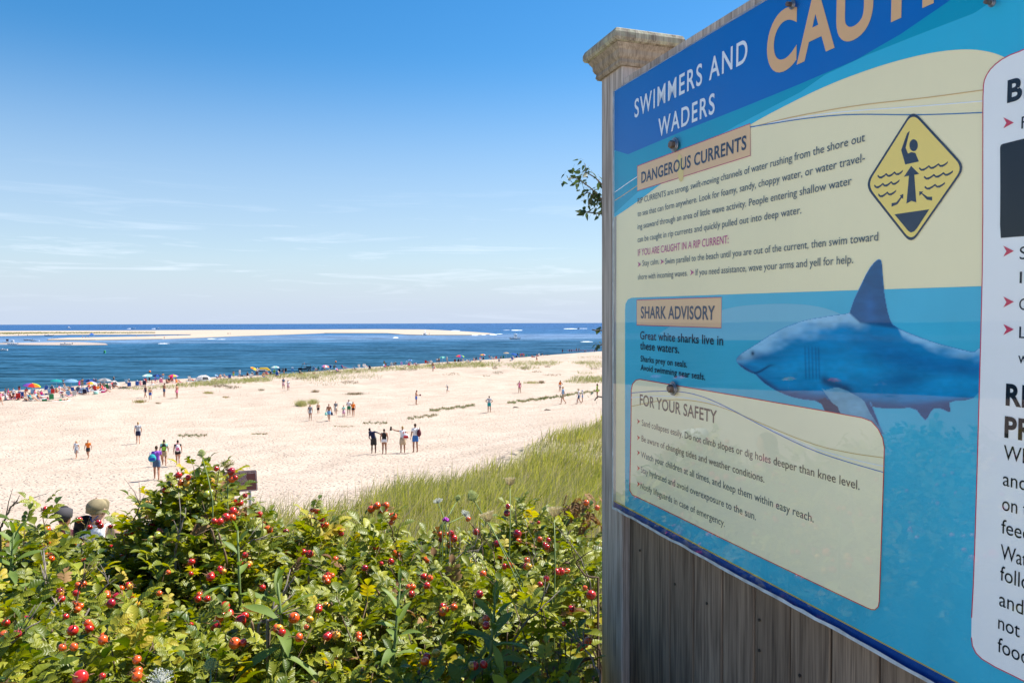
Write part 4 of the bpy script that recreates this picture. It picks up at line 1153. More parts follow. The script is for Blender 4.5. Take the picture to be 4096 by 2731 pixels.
pose('sit_low', dict(sit, pelvis=(0, 0, .13), chest=(0, .10, .52), neck=(0, .10, .64), head=(0, .06, .76), sl=(.18, .1, .57), sr=(-.18, .1, .57), el=(.24, .0, .36), er=(-.26, .28, .33), wl=(.14, -.24, .36), wr=(-.26, .36, .08),
                     hl=(.09, 0, .12), hr=(-.09, 0, .12), kl=(.13, -.36, .44), kr=(-.13, -.36, .42), al=(.12, -.66, .07), ar=(-.12, -.7, .07), tl=(.12, -.82, .04), tr=(-.12, -.86, .04)), shorts=0.3, sleeve=0.15)
pose('lie', dict(pelvis=(0, 0, .13), chest=(0, .42, .14), neck=(0, .56, .16), head=(0, .68, .18), sl=(.18, .46, .12), sr=(-.18, .46, .12), el=(.28, .66, .08), er=(-.28, .66, .08), wl=(.12, .78, .07), wr=(-.12, .78, .07),
                 hl=(.09, -.04, .12), hr=(-.09, -.04, .12), kl=(.11, -.46, .10), kr=(-.11, -.46, .10), al=(.12, -.86, .08), ar=(-.12, -.86, .08), tl=(.12, -1.0, .05), tr=(-.12, -1.0, .05)), shorts=0.45, sleeve=0.0)

EXTRA = {}
def extra_mesh(kind):
    if kind in EXTRA: return EXTRA[kind]
    b = MB()
    if kind == 'cap':
        b.ball((0, 0, .045), (.09, .105, .085), 12, 8); b.tube([(0, -.09, .035), (0, -.18, .02)], [.06, .045], 10, flat=(1.1, .15))
    elif kind == 'sun_hat':
        b.ball((0, 0, .06), (.09, .10, .08), 12, 8); b.tube([(0, 0, .045), (0, 0, .03)], [.12, .19], 16, cap=True)
    elif kind == 'long_hair':
        b.ball((0, .035, .03), (.088, .085, .105), 10, 8); b.tube([(0, .06, .02), (0, .10, -.12), (0, .09, -.26)], [.075, .07, .03], 8, flat=(1.2, .6))
    elif kind == 'towel':
        b.tube([(0, 0, .08), (0, 0, -.15), (0, 0, -.46)], [.17, .20, .24], 14, flat=(1, .8))
    elif kind == 'skirt':
        b.tube([(0, 0, .06), (0, 0, -.15), (0, 0, -.42)], [.165, .19, .215], 14, flat=(1, .75))
    elif kind == 'long_pants':
        b.tube([(.10, 0, 0), (.11, 0, -.45), (.13, .01, -.88)], [.11, .09, .12], 10); b.tube([(-.10, 0, 0), (-.11, 0, -.45), (-.13, .01, -.88)], [.11, .09, .12], 10)
    EXTRA[kind] = b.mesh(kind); 
    return EXTRA[kind]
def person(x, y, z, h, rz, ps, top, bot, skin='skin', hair='brown hair', shoe=None, label='', group=None, sleeve=None, extras=()):
    me, J = POSES[ps]
    o = link(me, 'person')
    sl = top if sleeve is None else sleeve
    for i, c in enumerate((skin, top, sl, bot, hair, shoe or skin)):
        o.material_slots[i].link = 'OBJECT'; o.material_slots[i].material = C_(c)
    tag(o, label, 'person', group)
    k = h / 1.75
    o.location = (x, y, z - 0.01); o.scale = (k, k, k); o.rotation_euler = (0, 0, rz)
    for kind, col in extras:
        m2 = extra_mesh(kind)
        e_ = bpy.data.objects.new(kind, m2); e_.parent = o
        if not len(m2.materials): m2.materials.append(None)
        e_.material_slots[0].link = 'OBJECT'; e_.material_slots[0].material = C_(col) if col in PAL else col
        e_.location = J['pelvis'] if kind in ('towel', 'skirt', 'long_pants') else J['head']
        COL.objects.link(e_)
    return o, J, k

def face(x, y, deg=0):
    """rotation that turns a -Y facing figure towards the camera, plus deg"""
    return math.atan2(y, x) - math.pi / 2 + R(deg)

STRIPE = None
def stripe_mat(name, cols, scale=14.0, axis=2):
    if name in _mats: return _mats[name]
    m = mat(name, cols[0], 0.85)
    n, l = m.node_tree.nodes, m.node_tree.links
    t = n.new('ShaderNodeTexCoord'); sp = n.new('ShaderNodeSeparateXYZ'); l.new(t.outputs['Object'], sp.inputs[0])
    a = n.new('ShaderNodeMath'); a.operation = 'MULTIPLY'; a.inputs[1].default_value = scale; l.new(sp.outputs[axis], a.inputs[0])
    f = n.new('ShaderNodeMath'); f.operation = 'FRACT'; l.new(a.outputs[0], f.inputs[0])
    r = n.new('ShaderNodeValToRGB'); r.color_ramp.interpolation = 'CONSTANT'
    r.color_ramp.elements[0].color = tuple(cols[0]) + (1,); r.color_ramp.elements[1].position = 1 / len(cols); r.color_ramp.elements[1].color = tuple(cols[1]) + (1,)
    for i, c in enumerate(cols[2:]): e = r.color_ramp.elements.new((i + 2) / len(cols)); e.color = tuple(c) + (1,)
    l.new(f.outputs[0], r.inputs[0]); l.new(r.outputs[0], n['Principled BSDF'].inputs['Base Color'])
    return m

# the figures walking and standing on the sand: feet pixel, height in pixels, turn (0 = towards the camera), pose, clothes
A = 180
MIDP = [
 (1241, 1681, 62, 10, 'walk_slim', 'grey', 'light grey', 'tan skin', 'blond hair', 'woman in a grey t-shirt and pale shorts leading the walkers toward the dune', (('long_hair', 'blond hair'),)),
 (1273, 1656, 44, 5, 'walk', 'skin', 'black', 'skin', 'brown hair', 'shirtless boy in black shorts behind the woman in grey', ()),
 (1316, 1682, 66, -8, 'walk', 'tan skin', 'light blue', 'tan skin', 'dark hair', 'shirtless man in light blue swim shorts carrying bags', ()),
 (1343.5, 1659, 53, 0, 'walk', 'grey', 'khaki', 'skin', 'brown hair', 'person in a grey t-shirt with a striped towel round the waist', (('towel', 'STR'),)),
 (1375, 1667, 45, 0, 'carry', 'mint', 'pink', 'skin', 'brown hair', 'small girl wrapped in a pink striped towel', (('towel', 'PNK'), ('long_hair', 'brown hair'))),
 (1395.6, 1660.5, 61, 0, 'hold', 'white', 'green', 'tan skin', 'dark hair', 'man in a white jersey, green shorts and a dark cap', (('cap', 'navy'),)),
 (1413, 1666, 59, 5, 'walk_slim', 'orange', 'black', 'skin', 'blond hair', 'woman in an orange top and black shorts', (('long_hair', 'blond hair'),)),
 (1495, 1812, 101, A, 'lean', 'navy', 'charcoal', 'dark skin', 'dark hair', 'man in a navy hooded sweatshirt leaning over to one side', (('HOOD', 'navy'),)),
 (1537, 1814.6, 98, A, 'stand_slim', 'black', 'white', 'tan skin', 'dark hair', 'woman in a black tank top and white shorts seen from behind', ()),
 (1611, 1810, 104, A + 8, 'point', 'white', 'tan', 'tan skin', 'blond hair', 'woman in a white top holding out her sandals at arm length', (('skirt', 'tan'),)),
 (1661.6, 1808, 112, A + 20, 'stand', 'white', 'BLUEP', 'tan skin', 'brown hair', 'tall boy in a white t-shirt and blue patterned swim shorts', ()),
 (1665, 1618, 57, 80, 'hold', 'tan skin', 'blue', 'tan skin', 'dark hair', 'shirtless man in royal blue shorts holding a ball', ()),
 (1790.7, 1573, 35, -85, 'run', 'grey', 'light grey', 'skin', 'brown hair', 'running person in a grey t-shirt and white cap', (('cap', 'white'),)),
 (1957, 1648.8, 64, A, 'hips', 'light grey', 'teal', 'tan skin', 'dark hair', 'man in a white printed t-shirt and teal shorts with hands on hips', ()),
 (2078, 1571, 47, A - 20, 'hand_on_hip', 'pink', 'pink', 'tan skin', 'brown hair', 'woman in a pink bikini with one hand on her hip', ()),
 (2241, 1567, 45, -30, 'hand_on_hip', 'orange', 'white', 'tan skin', 'dark hair', 'woman in an orange and white bikini beyond the old man', (('long_hair', 'dark hair'),)),
 (2252.5, 1616, 69, -80, 'walk', 'light blue', 'khaki', 'skin', 'blond hair', 'older man in a pale blue shirt and khaki shorts walking left', ()),
 (2315.6, 1615.5, 60, -80, 'walk', 'white', 'slate', 'skin', 'blond hair', 'person in a white t-shirt and dark shorts carrying a racket', (('cap', 'tan'),)),
 (2330, 1606.7, 46, -80, 'stand', 'white', 'light blue', 'skin', 'brown hair', 'child in white with a pale cap behind the racket carrier', (('cap', 'light blue'),)),
 (2389, 1594, 58, -80, 'stand_slim', 'lime', 'lime', 'tan skin', 'brown hair', 'woman in a yellow-green top half hidden by the sign post', (('long_hair', 'brown hair'),)),
 (1732, 1486, 36, A, 'walk', 'tan skin', 'light grey', 'tan skin', 'brown hair', 'shirtless man in white shorts walking toward the dune grass with a red bag', ()),
 (1134, 1555, 43, 20, 'carry', 'slate', 'red', 'tan skin', 'dark hair', 'woman in a dark top and red striped towel carrying a bag', (('towel', 'RED'), ('long_hair', 'dark hair'))),
 (1153, 1561, 40, 20, 'carry', 'white', 'pink', 'tan skin', 'dark hair', 'woman in a white top with striped skirt beside the red towel', (('towel', 'RED'), ('long_hair', 'dark hair'))),
 (306, 1832, 68, -30, 'walk_slim', 'white', 'light grey', 'skin', 'blond hair', 'small girl in a white printed t-shirt and pale skirt', (('skirt', 'light grey'), ('long_hair', 'blond hair'))),
 (353, 1833, 73, -20, 'walk', 'orange', 'charcoal', 'skin', 'dark hair', 'boy in an orange t-shirt and dark shorts', ()),
 (553, 1774, 85, A, 'walk', 'light grey', 'navy', 'skin', 'blond hair', 'heavy-set man in a light grey t-shirt and navy shorts walking away', ()),
 (627, 1917, 132, A, 'walk', 'purple', 'slate', 'tan skin', 'brown hair', 'woman in a purple t-shirt and slate shorts walking away', ()),
 (657, 1861.5, 102, A, 'walk', 'mint', 'khaki', 'tan skin', 'brown hair', 'man in a pale top and khaki shorts walking away behind the purple shirt', ()),
 (712, 1861.5, 100, A, 'walk_slim', 'charcoal', 'black', 'skin', 'dark hair', 'woman in a dark top and black swimsuit bottoms walking away', ()),
 (582, 1591, 49, -60, 'walk_slim', 'navy', 'navy', 'tan skin', 'dark hair', 'woman in a dark bikini at the left of four ball players', ()),
 (601, 1598, 47, A, 'stand', 'skin', 'blue', 'skin', 'brown hair', 'shirtless player in blue shorts with back turned', ()),
 (657, 1587, 54, A - 60, 'hold', 'dark skin', 'slate', 'tan skin', 'dark hair', 'shirtless player in patterned dark shorts', ()),
 (708, 1592, 54, A + 60, 'stand', 'tan skin', 'pink', 'tan skin', 'dark hair', 'shirtless player in pink shorts at the right of the four', ()),
 (23, 1600, 46, -60, 'walk', 'grey', 'white', 'tan skin', 'brown hair', 'woman in a grey top and loose white trousers', (('long_pants', 'white'), ('long_hair', 'brown hair'))),
 (54, 1598, 45, -20, 'walk_slim', 'white', 'navy', 'tan skin', 'brown hair', 'woman in a white shirt and dark shorts beside the white trousers', ()),
 (3, 1619, 50, 80, 'walk_slim', 'pink', 'red', 'skin', 'blond hair', 'woman in pink at the far left edge of the beach', ()),
 (77, 1569, 28, A, 'stand', 'black', 'red', 'tan skin', 'dark hair', 'boy in a black top and red shorts at the water edge', ()),
 (253, 1540, 23, 0, 'stand_slim', 'tan skin', 'white', 'tan skin', 'blond hair', 'person in white shorts between the teal and the light blue umbrella', ()),
 (329, 1552, 40, A, 'stand', 'tan skin', 'khaki', 'tan skin', 'dark hair', 'shirtless man in khaki shorts beside the woman in magenta', ()),
 (317, 1549, 29, 30, 'stand', 'magenta', 'magenta', 'tan skin', 'dark hair', 'woman in a magenta cover-up and dark hat', (('sun_hat', 'maroon'), ('skirt', 'magenta'))),
 (375, 1530, 17, A, 'stand', 'pink', 'pink', 'skin', 'blond hair', 'person in pink and a white hat behind the dark blue umbrella', (('sun_hat', 'white'),)),
 (384, 1530, 17, A, 'stand', 'tan skin', 'red', 'tan skin', 'dark hair', 'person with bare shoulders right of the pink one', ()),
 (408, 1529, 17, 10, 'point', 'skin', 'blue', 'skin', 'brown hair', 'person with an arm raised beyond the grey umbrella', ()),
 (421, 1529, 17, 10, 'stand', 'tan skin', 'black', 'tan skin', 'dark hair', 'person in a white cap beyond the grey umbrella', (('cap', 'white'),)),
 (455, 1527, 21, 10, 'hips', 'tan skin', 'navy', 'tan skin', 'blond hair', 'person in a straw hat behind the tilted white shelter', (('sun_hat', 'tan'),)),
 (516, 1533, 21, A, 'stand', 'light grey', 'navy', 'skin', 'brown hair', 'person in a pale shirt standing alone at the water edge', ()),
 (598, 1529, 22, 0, 'stand', 'black', 'black', 'skin', 'brown hair', 'person in black under the mint umbrella', ()),
 (622, 1529, 16, 0, 'sit', 'violet', 'violet', 'skin', 'blond hair', 'person in violet and a white hat sitting under the deep blue umbrella', (('sun_hat', 'white'),)),
 (652, 1519, 28, A, 'stand', 'skin', 'light blue', 'skin', 'dark hair', 'shirtless man in pale blue shorts behind the deep blue umbrella', ()),
 (688, 1529, 18, A, 'stand', 'pink', 'navy', 'tan skin', 'dark hair', 'person in dark shorts under the rainbow umbrella', ()),
 (934, 1510, 27, A, 'stand', 'tan skin', 'lime', 'tan skin', 'dark hair', 'shirtless person in yellow-green shorts at the water', ()),
 (959, 1505, 28, A, 'stand', 'white', 'white', 'skin', 'brown hair', 'person all in white at the water', ()),
 (1537, 1462, 21, A, 'stand', 'tan skin', 'yellow', 'tan skin', 'dark hair', 'shirtless man in yellow shorts standing at the water', ()),
 (1748, 1454, 22, A, 'stand', 'white', 'slate', 'skin', 'dark hair', 'man in a white shirt standing left of the teal umbrella', ()),
 (1756, 1454, 23, A, 'stand', 'tan skin', 'navy', 'tan skin', 'dark hair', 'shirtless man in navy shorts next to the white shirt', ()),
 (1788, 1448, 22, A, 'stand', 'light grey', 'khaki', 'skin', 'blond hair', 'person in a pale shirt right of the teal umbrella', (('cap', 'white'),)),
 (1957, 1437, 18, 0, 'walk_slim', 'pink', 'slate', 'skin', 'brown hair', 'woman in pink walking by the water', ()),
 (2070, 1430, 18, 0, 'stand', 'black', 'black', 'dark skin', 'dark hair', 'person in black at the left of the standing group', ()),
 (2081, 1430, 19, A, 'stand', 'tan skin', 'red', 'tan skin', 'dark hair', 'shirtless person in red shorts in the standing group', ()),
 (2088, 1430, 19, A, 'stand', 'magenta', 'navy', 'tan skin', 'dark hair', 'person in magenta in the standing group', ()),
 (2095, 1430, 19, A, 'stand', 'tan skin', 'orange', 'tan skin', 'brown hair', 'shirtless person in orange shorts in the standing group', ()),
 (2250, 1413, 17, A, 'stand', 'maroon', 'red', 'tan skin', 'dark hair', 'person in red standing alone by the swim line', ()),
 (2278, 1409, 13, A, 'stand', 'navy', 'navy', 'tan skin', 'dark hair', 'child in navy wading by the swim line', ()),
 (2286, 1409, 14, A, 'stand', 'light grey', 'black', 'tan skin', 'dark hair', 'child in a pale shirt wading by the swim line', ()),
 (2306, 1408, 17, A, 'stand', 'skin', 'slate', 'skin', 'brown hair', 'shirtless wader in slate shorts', ()),
 (2316, 1408, 16, A, 'stand', 'tan skin', 'teal', 'tan skin', 'dark hair', 'shirtless wader in teal shorts', ()),
]
PAL['BLUEP'] = (0.04, 0.16, 0.45)
STR = stripe_mat('striped_towel', [(0.7, 0.68, 0.6), (0.5, 0.45, 0.2), (0.7, 0.7, 0.7), (0.3, 0.1, 0.25)], 9)
PNKT = stripe_mat('pink_towel', [(0.75, 0.6, 0.65), (0.7, 0.2, 0.4)], 12)
REDT = stripe_mat('red_towel', [(0.75, 0.72, 0.72), (0.5, 0.03, 0.06)], 8)
XM = {'STR': STR, 'PNK': PNKT, 'RED': REDT}
gx, gy, gz = ground_hits([p[0] for p in MIDP], [p[1] for p in MIDP])
PPL = {}
for p, x, y, z in zip(MIDP, gx, gy, gz):
    px, py, hp, deg, ps, top, bot, skin, hair, lab, ex = p
    h = max(0.85, min(2.0, hp / F * y * (1.04)))
    if 'sit' in ps: h = 1.7
    exs = tuple((k, XM.get(c, c)) for k, c in ex if k != 'HOOD')
    slv = None
    if top in ('tan skin', 'skin', 'dark skin'): slv = skin; top = skin
    if lab.startswith('woman in a black tank') or 'bikini' in lab: slv = skin
    if py < 1570:
        near = ''
    o, J, k = person(x, y, z, h, face(x, y, deg), ps, top, bot, skin, hair, label=lab, sleeve=slv, extras=exs, group='people on the beach')
    PPL[lab] = (o, J, k)

def hold_at(lab, joint, off=(0, 0, 0)):
    o, J, k = PPL[lab]
    M = Matrix.Translation(o.location) @ Euler(o.rotation_euler).to_matrix().to_4x4() @ Matrix.Scale(k, 4)
    return M @ (J[joint] + Vector(off)), o.rotation_euler.z, k
def bag(lab, joint, off, size, col, label, cat='bag', name='beach_bag', straps=True, col2=None):
    p, rz, k = hold_at(lab, joint, off)
    r_ = empty(name, p, rz); tag(r_, label, cat)
    w, d, h = size
    b = MB(); b.ball((0, 0, -h * .08), (w * .50, d * .60, h * .50), 12, 9); b.ball((0, 0, h * .12), (w * .42, d * .48, h * .40), 12, 9)
    b.build('body', C_(col), r_)
    if col2: b = MB(); b.box((0, (d / 2 + 0.02), -h * .15), (w * .7, 0.05, h * .45), 0, taper=.9); b.build('pocket', C_(col2), r_)
    if straps:
        for sx in (-1, 1):
            b = MB(); b.tube([(sx * w * .3, -d * .5, -h * .3), (sx * w * .3, -d * .9, h * .2), (sx * w * .25, -d * .3, h * .75), (sx * w * .25, 0, h * .45)], 0.014, 5); b.build('strap', C_(col2 or col), r_)
    return r_
bag('woman in a purple t-shirt and slate shorts walking away', 'pelvis', (.20, .16, .20), (.42, .24, .40), 'teal', 'bulging blue and green swim bag hung behind the purple t-shirt', col2='blue')
bag('man in a pale top and khaki shorts walking away behind the purple shirt', 'chest', (0, .2, -.1), (.30, .18, .46), 'black', 'black backpack with green trim worn by the walking man', 'backpack', 'backpack', col2='lime')
bag('woman in a dark top and black swimsuit bottoms walking away', 'chest', (0, .19, -.12), (.30, .16, .42), 'white', 'white drawstring backpack worn over the dark top', 'backpack', 'backpack', col2='pink')
bag('tall boy in a white t-shirt and blue patterned swim shorts', 'chest', (-.16, .20, -.16), (.30, .2, .44), 'maroon', 'maroon backpack hanging from one shoulder of the tall boy', 'backpack', 'backpack')
bag('woman in a white top holding out her sandals at arm length', 'pelvis', (-.16, .2, .16), (.44, .16, .34), 'white', 'white, red and black tote bag on the shoulder of the pointing woman', 'tote bag', 'tote_bag', col2='red')
bag('shirtless man in light blue swim shorts carrying bags', 'wl', (.02, -.02, -.2), (.22, .18, .28), 'navy', 'dark blue bag in the hand of the shirtless man')
bag('shirtless man in light blue swim shorts carrying bags', 'wr', (-.02, -.02, -.2), (.26, .2, .28), 'mint', 'pale green bag in the other hand of the shirtless man')
bag('shirtless man in white shorts walking toward the dune grass with a red bag', 'wr', (0, 0, -.24), (.3, .2, .3), 'red', 'red bag carried toward the dune grass')
p_, rz_, k_ = hold_at('woman in a white top holding out her sandals at arm length', 'wl', (.08, -.02, .06))
r_ = empty('sandals', p_, rz_); tag(r_, 'pair of dark sandals dangling from the outstretched hand', 'sandals')
for s_ in (-1, 1):
    b = MB(); b.tube([(-.04 * s_ - .02, 0, .09), (-.02 + .02 * s_, 0, 0), (.04 * s_, 0, -.16)], [.03, .045, .035], 8, flat=(1, .4)); b.build('sandal', C_('black'), r_)
p_, rz_, k_ = hold_at('shirtless man in royal blue shorts holding a ball', 'wl', (-.14, -.20, .04))
b = MB(); b.ball((0, 0, 0), (.11, .16, .11), 12, 8); b.tube([(0, -.1, .10), (0, .1, .10)], .012, 5); o = b.build('football', C_('maroon'), loc=p_); tag(o, 'dark red ball held in front of the blue shorts', 'ball')
p_, rz_, k_ = hold_at('person in a white t-shirt and dark shorts carrying a racket', 'wr', (0, 0, -.1))
r_ = empty('racket', p_, rz_); tag(r_, 'round white racket hanging from the hand of the walker', 'racket')
b = MB(); b.tube([(0, 0, 0), (0, 0, -.25)], .015, 6); b.build('handle', C_('white'), r_)
b = MB(); b.tube([(.13 * math.sin(a), 0, -.40 + .16 * math.cos(a)) for a in [i * math.pi / 8 for i in range(17)]], .012, 5); b.build('rim', C_('silver'), r_)
b = MB()
for i in range(-2, 3): b.tube([(i * .045, 0, -.27), (i * .045, 0, -.53)], .003, 4); b.tube([(-.11, 0, -.4 + i * .05), (.11, 0, -.4 + i * .05)], .003, 4)
o = b.build('strings', C_('white'), r_); o['kind'] = 'stuff'
# hood of the navy sweatshirt
o, J, k = PPL['man in a navy hooded sweatshirt leaning over to one side']
b = MB(); b.ball(J['neck'] + Vector((.03, .10, -.05)), (.13, .08, .10), 10, 8); b.build('hood', C_('navy'), o)

# near walkers on the path below the roses: heads above the hedge
def near_man():
    x, y, z = at(386, 1968, 7.9)
    gz_ = z - 1.80
    o, J, k = person(x, y, gz_, 1.75, face(x, y, 180 - 35), 'stand_near', 'white', 'navy', 'pale skin', 'pale skin', label='man in a camouflage cap and white tank top seen from behind over the roses', sleeve='pale skin')
    hd = J['head']
    camo = mat('camo_cloth', (0.23, 0.185, 0.10), 0.9, var=0.35, vscale=13)
    b = MB()
    b.ball((0, .012, .048), (.096, .114, .088), 20, 12)
    b.tube([(0, .012, .028), (0, .012, -.002)], [.100, .104], 20, cap=False)
    c = b.build('cap', camo, o, loc=hd)
    bb = MB(); bb.tube([(0, -.09, .028), (0, -.135, .022), (0, -.185, .006)], [.078, .074, .05], 14, flat=(1.0, .13)); br = bb.build('brim', camo, c)
    bb = MB(); bb.ball((0, .012, .137), .010, 8, 6); bb.build('button', camo, c)
    for s_ in (-1, 1):
        b = MB()
        pts = [(s_ * (.080 + .012 * math.sin(a)), .012 + .020 * math.cos(a) * .9, -.005 + .034 * math.sin(a + .5)) for a in [i * math.pi / 6 for i in range(11)]]
        b.tube(pts, .0075, 6); b.ball((s_ * .082, .012, -.004), (.008, .016, .024), 8, 6)
        b.build('ear', C_('pale skin'), o, loc=hd)
    b = MB()
    for s_ in (-1, 1):
        b.tube([(s_ * .095, .055, 1.45), (s_ * .115, .10, 1.36), (s_ * .10, .135, 1.22)], [.030, .034, .05], 8, flat=(1.2, .4))
        b.tube([(s_ * .095, .045, 1.455), (s_ * .10, -.06, 1.44), (s_ * .09, -.115, 1.34)], [.030, .03, .04], 8, flat=(1.2, .4))
    b.build('tank_top_straps', C_('white'), o)
    b = MB(); b.tube([(-.05, .05, 1.58), (0, .075, 1.52), (.05, .05, 1.58)], .005, 6); b.build('glasses_cord', C_('blue'), o)
    return x, y
pose('stand_near', J_(), voxel=0.011, sleeve=0.0)
mx_, my_ = near_man()
x, y, z = at(253, 2012, 8.6)
o, J, k = person(x, y, z - 1.72, 1.70, face(x, y, 150), 'stand', 'maroon', 'navy', 'tan skin', 'dark hair', label='person in a dark grey cap mostly hidden by the rose leaves')
b = MB(); b.ball((0, .01, .045), (.094, .112, .086), 16, 10); c = b.build('cap', mat('grey_cap', (0.055, 0.05, 0.055), 0.9), o, loc=J['head'])
bb = MB(); bb.tube([(0, -.09, .025), (0, -.175, .008)], [.075, .05], 12, flat=(1, .13)); bb.build('brim', mat('grey_cap'), c)
x, y, z = at(338, 2034, 7.9)
o, J, k = person(x, y, z - 1.66, 1.60, face(x, y, 88), 'stand_near', 'light blue', 'white', 'skin', 'dark hair', label='dark-haired woman in a light blue top and sunglasses beside the camouflage cap')
b = MB(); b.ball((0, .02, .04), (.088, .10, .10), 14, 10); b.tube([(0, .06, .0), (0, .085, -.09)], [.07, .045], 10); b.build('hair', C_('dark hair'), o, loc=J['head'])
b = MB(); b.box((-.036, -.100, .012), (.05, .012, .03)); b.box((.036, -.100, .012), (.05, .012, .03)); b.tube([(-.085, .0, .015), (-.065, -.095, .015), (.065, -.095, .015), (.085, .0, .015)], .004, 5); b.build('sunglasses', C_('black'), o, loc=J['head'])
# two onlookers left of the frame, who show as reflections in the acrylic
for (vx, vy, vz), top, hair, lab, ex in (((1.86, 7.5, -.98), 'light blue', 'blond hair', 'man in a white cap and pale blue shirt below the path left of the roses', (('cap', 'white'),)), ((2.75, 8.2, -1.15), 'pink', 'dark hair', 'dark-haired woman in a pink top next to the pale blue shirt', (('long_hair', 'dark hair'),))):
    v = Vector((vx, vy, vz)); v = v - BN * (2 * (BN.dot(v) - 1.0))
    person(v.x, v.y, v.z - 1.74, 1.72, face(v.x, v.y, 120), 'stand', top, 'khaki', 'skin', hair, label=lab, extras=ex)

# ------------------------------------------------------------ umbrellas, chairs, tents
def canopy_mesh(cols, flat=0.32, gores=8):
    b = MB(); n = gores; rings = [(0.02, 1.0), (0.35, 0.90), (0.7, 0.62), (1.0, 0.0)]
    vs = []
    for r, hh in rings:
        for k in range(n * 2):
            a = math.pi * k / n; e_ = 1.0 if k % 2 == 0 else 0.955
            vs.append((r * e_ * math.cos(a), r * e_ * math.sin(a), hh * flat - (0.0 if k % 2 == 0 else -0.012 * r)))
    for i in range(3):
        for k in range(n * 2):
            k2 = (k + 1) % (n * 2)
            b.add([vs[i * 2 * n + k], vs[(i + 1) * 2 * n + k], vs[(i + 1) * 2 * n + k2], vs[i * 2 * n + k2]], [(0, 1, 2, 3)], (k // 2) % len(cols))
    return b
def TC_(c): return mat('canvas_' + c.replace(' ', '_'), PAL[c], .8, var=.05, spec=.2, transl=.45)
def umbrella(px, py, wpx, base_py, cols, label, tilt=(0, 0), group='beach umbrellas', pos=None, diam=None):
    if pos is None:
        gx_, gy_, gz_ = ground_hits([px], [base_py]); x, y, z = float(gx_[0]), float(gy_[0]), float(gz_[0])
    else: x, y, z = pos
    D_ = diam or wpx / F * y
    top = max(1.2, (F and (at(px, py, y).z - z))) if pos is None else 2.0
    r_ = empty('beach_umbrella', (x, y, z)); tag(r_, label, 'umbrella', group)
    b = canopy_mesh(cols, 0.36); sc = D_ / 2
    rot = Euler((R(tilt[0]), R(tilt[1]), rnd.uniform(0, 1))).to_matrix()
    hz_ = top - 0.18 * sc
    b.v = [tuple(rot @ (Vector(v) * sc) + Vector((0, 0, hz_))) for v in b.v]
    b.build('canopy', [TC_(c) for c in cols], r_)
    b = MB(); pole_top = rot @ Vector((0, 0, .36 * sc)) + Vector((0, 0, hz_)); b.tube([(0, 0, -.05), (0, 0, hz_ * .55), tuple(pole_top + Vector((0, 0, .06)))], .022, 6); b.build('pole', C_('silver'), r_)
    return r_, (x, y, z)
UM = [
 (128, 1538, 66, 1573, ['lime', 'lime', 'green', 'blue', 'purple', 'red', 'orange', 'lime'], 'large umbrella of lime, red and purple panels nearest the left edge', (8, 6)),
 (226, 1521, 46, 1552, ['teal'], 'plain turquoise umbrella left of the light blue one', (4, 4)),
 (285, 1521, 54, 1553, ['light blue'], 'wide light blue umbrella', (2, 2)),
 (358, 1521, 46, 1551, ['blue', 'navy'], 'royal blue umbrella left of the grey one', (4, 3)),
 (366, 1530, 42, 1566, ['orange', 'yellow', 'white', 'violet'], 'pale rainbow umbrella standing in front of the royal blue one', (6, 0)),
 (419, 1518, 57, 1555, ['light grey', 'grey'], 'flat grey umbrella beside the tilted white shelter', (2, 4)),
 (591, 1500, 43, 1527, ['mint', 'mint', 'white'], 'mint umbrella standing left of the deep blue one', (3, 2)),
 (629, 1504, 40, 1528, ['blue', 'navy'], 'deep blue umbrella right of the mint one', (3, 6)),
 (693, 1502, 40, 1529, ['orange', 'magenta', 'yellow', 'violet'], 'rainbow umbrella left of the white dome tent', (3, 0)),
 (1016, 1473, 33, 1502, ['yellow', 'yellow', 'orange'], 'yellow umbrella tipped steeply to the right', (0, 30)),
 (1100, 1467, 36, 1496, ['mint', 'white'], 'pale green and white umbrella left of the beach buggy', (2, 0)),
 (1302, 1465, 31, 1484, ['violet', 'pink', 'white', 'orange'], 'violet and pink umbrella right of the beach buggy', (10, 8)),
 (1640, 1441, 21, 1458, ['light blue', 'blue'], 'small light blue umbrella standing alone at the water', (3, 3)),
 (1770, 1428, 26, 1455, ['teal', 'mint'], 'turquoise umbrella beside the standing men', (2, -8)),
 (1840.6, 1423, 36, 1449, ['violet', 'teal', 'yellow', 'orange', 'magenta', 'blue', 'lime', 'orange'], 'many-coloured umbrella with a rainbow of panels near the middle of the shore', (5, 0)),
 (1930.5, 1418, 24, 1441, ['orange', 'yellow', 'red', 'white'], 'orange and yellow umbrella left of the cream one', (3, 0)),
 (2025, 1411, 25, 1434, ['tan'], 'cream umbrella left of the cobalt one', (0, 0)),
 (2057, 1416, 31, 1436, ['blue'], 'cobalt umbrella tipped over beside the standing group', (6, 16)),
]
for u in UM:
    umbrella(u[0], u[1], u[2], u[3], u[4], u[5], u[6])
# more umbrellas along the shore outside the frame: they mirror in the sheet
for k_, (s_, cols) in enumerate(((14, ['pink', 'magenta']), (25, ['mint']), (31, ['teal', 'white']), (44, ['violet', 'purple']), (50, ['purple', 'pink']), (64, ['lime', 'yellow']), (72, ['orange', 'red']), (80, ['blue', 'light blue']))):
    a_, b_ = Vector((-190.0, -60.0)), Vector((_sh[4][0], _sh[4][1]))
    p2 = b_ + (Vector((-120.0, 62.0)) - b_).normalized() * s_ + Vector((9, -2)) * (1 + .5 * math.sin(k_ * 2.1))
    umbrella(0, 0, 0, 0, cols, '%s umbrella on the beach beyond the left edge' % ' and '.join(cols), (4, 4), pos=(p2.x, p2.y, hgt(p2.x, p2.y)), diam=2.1)

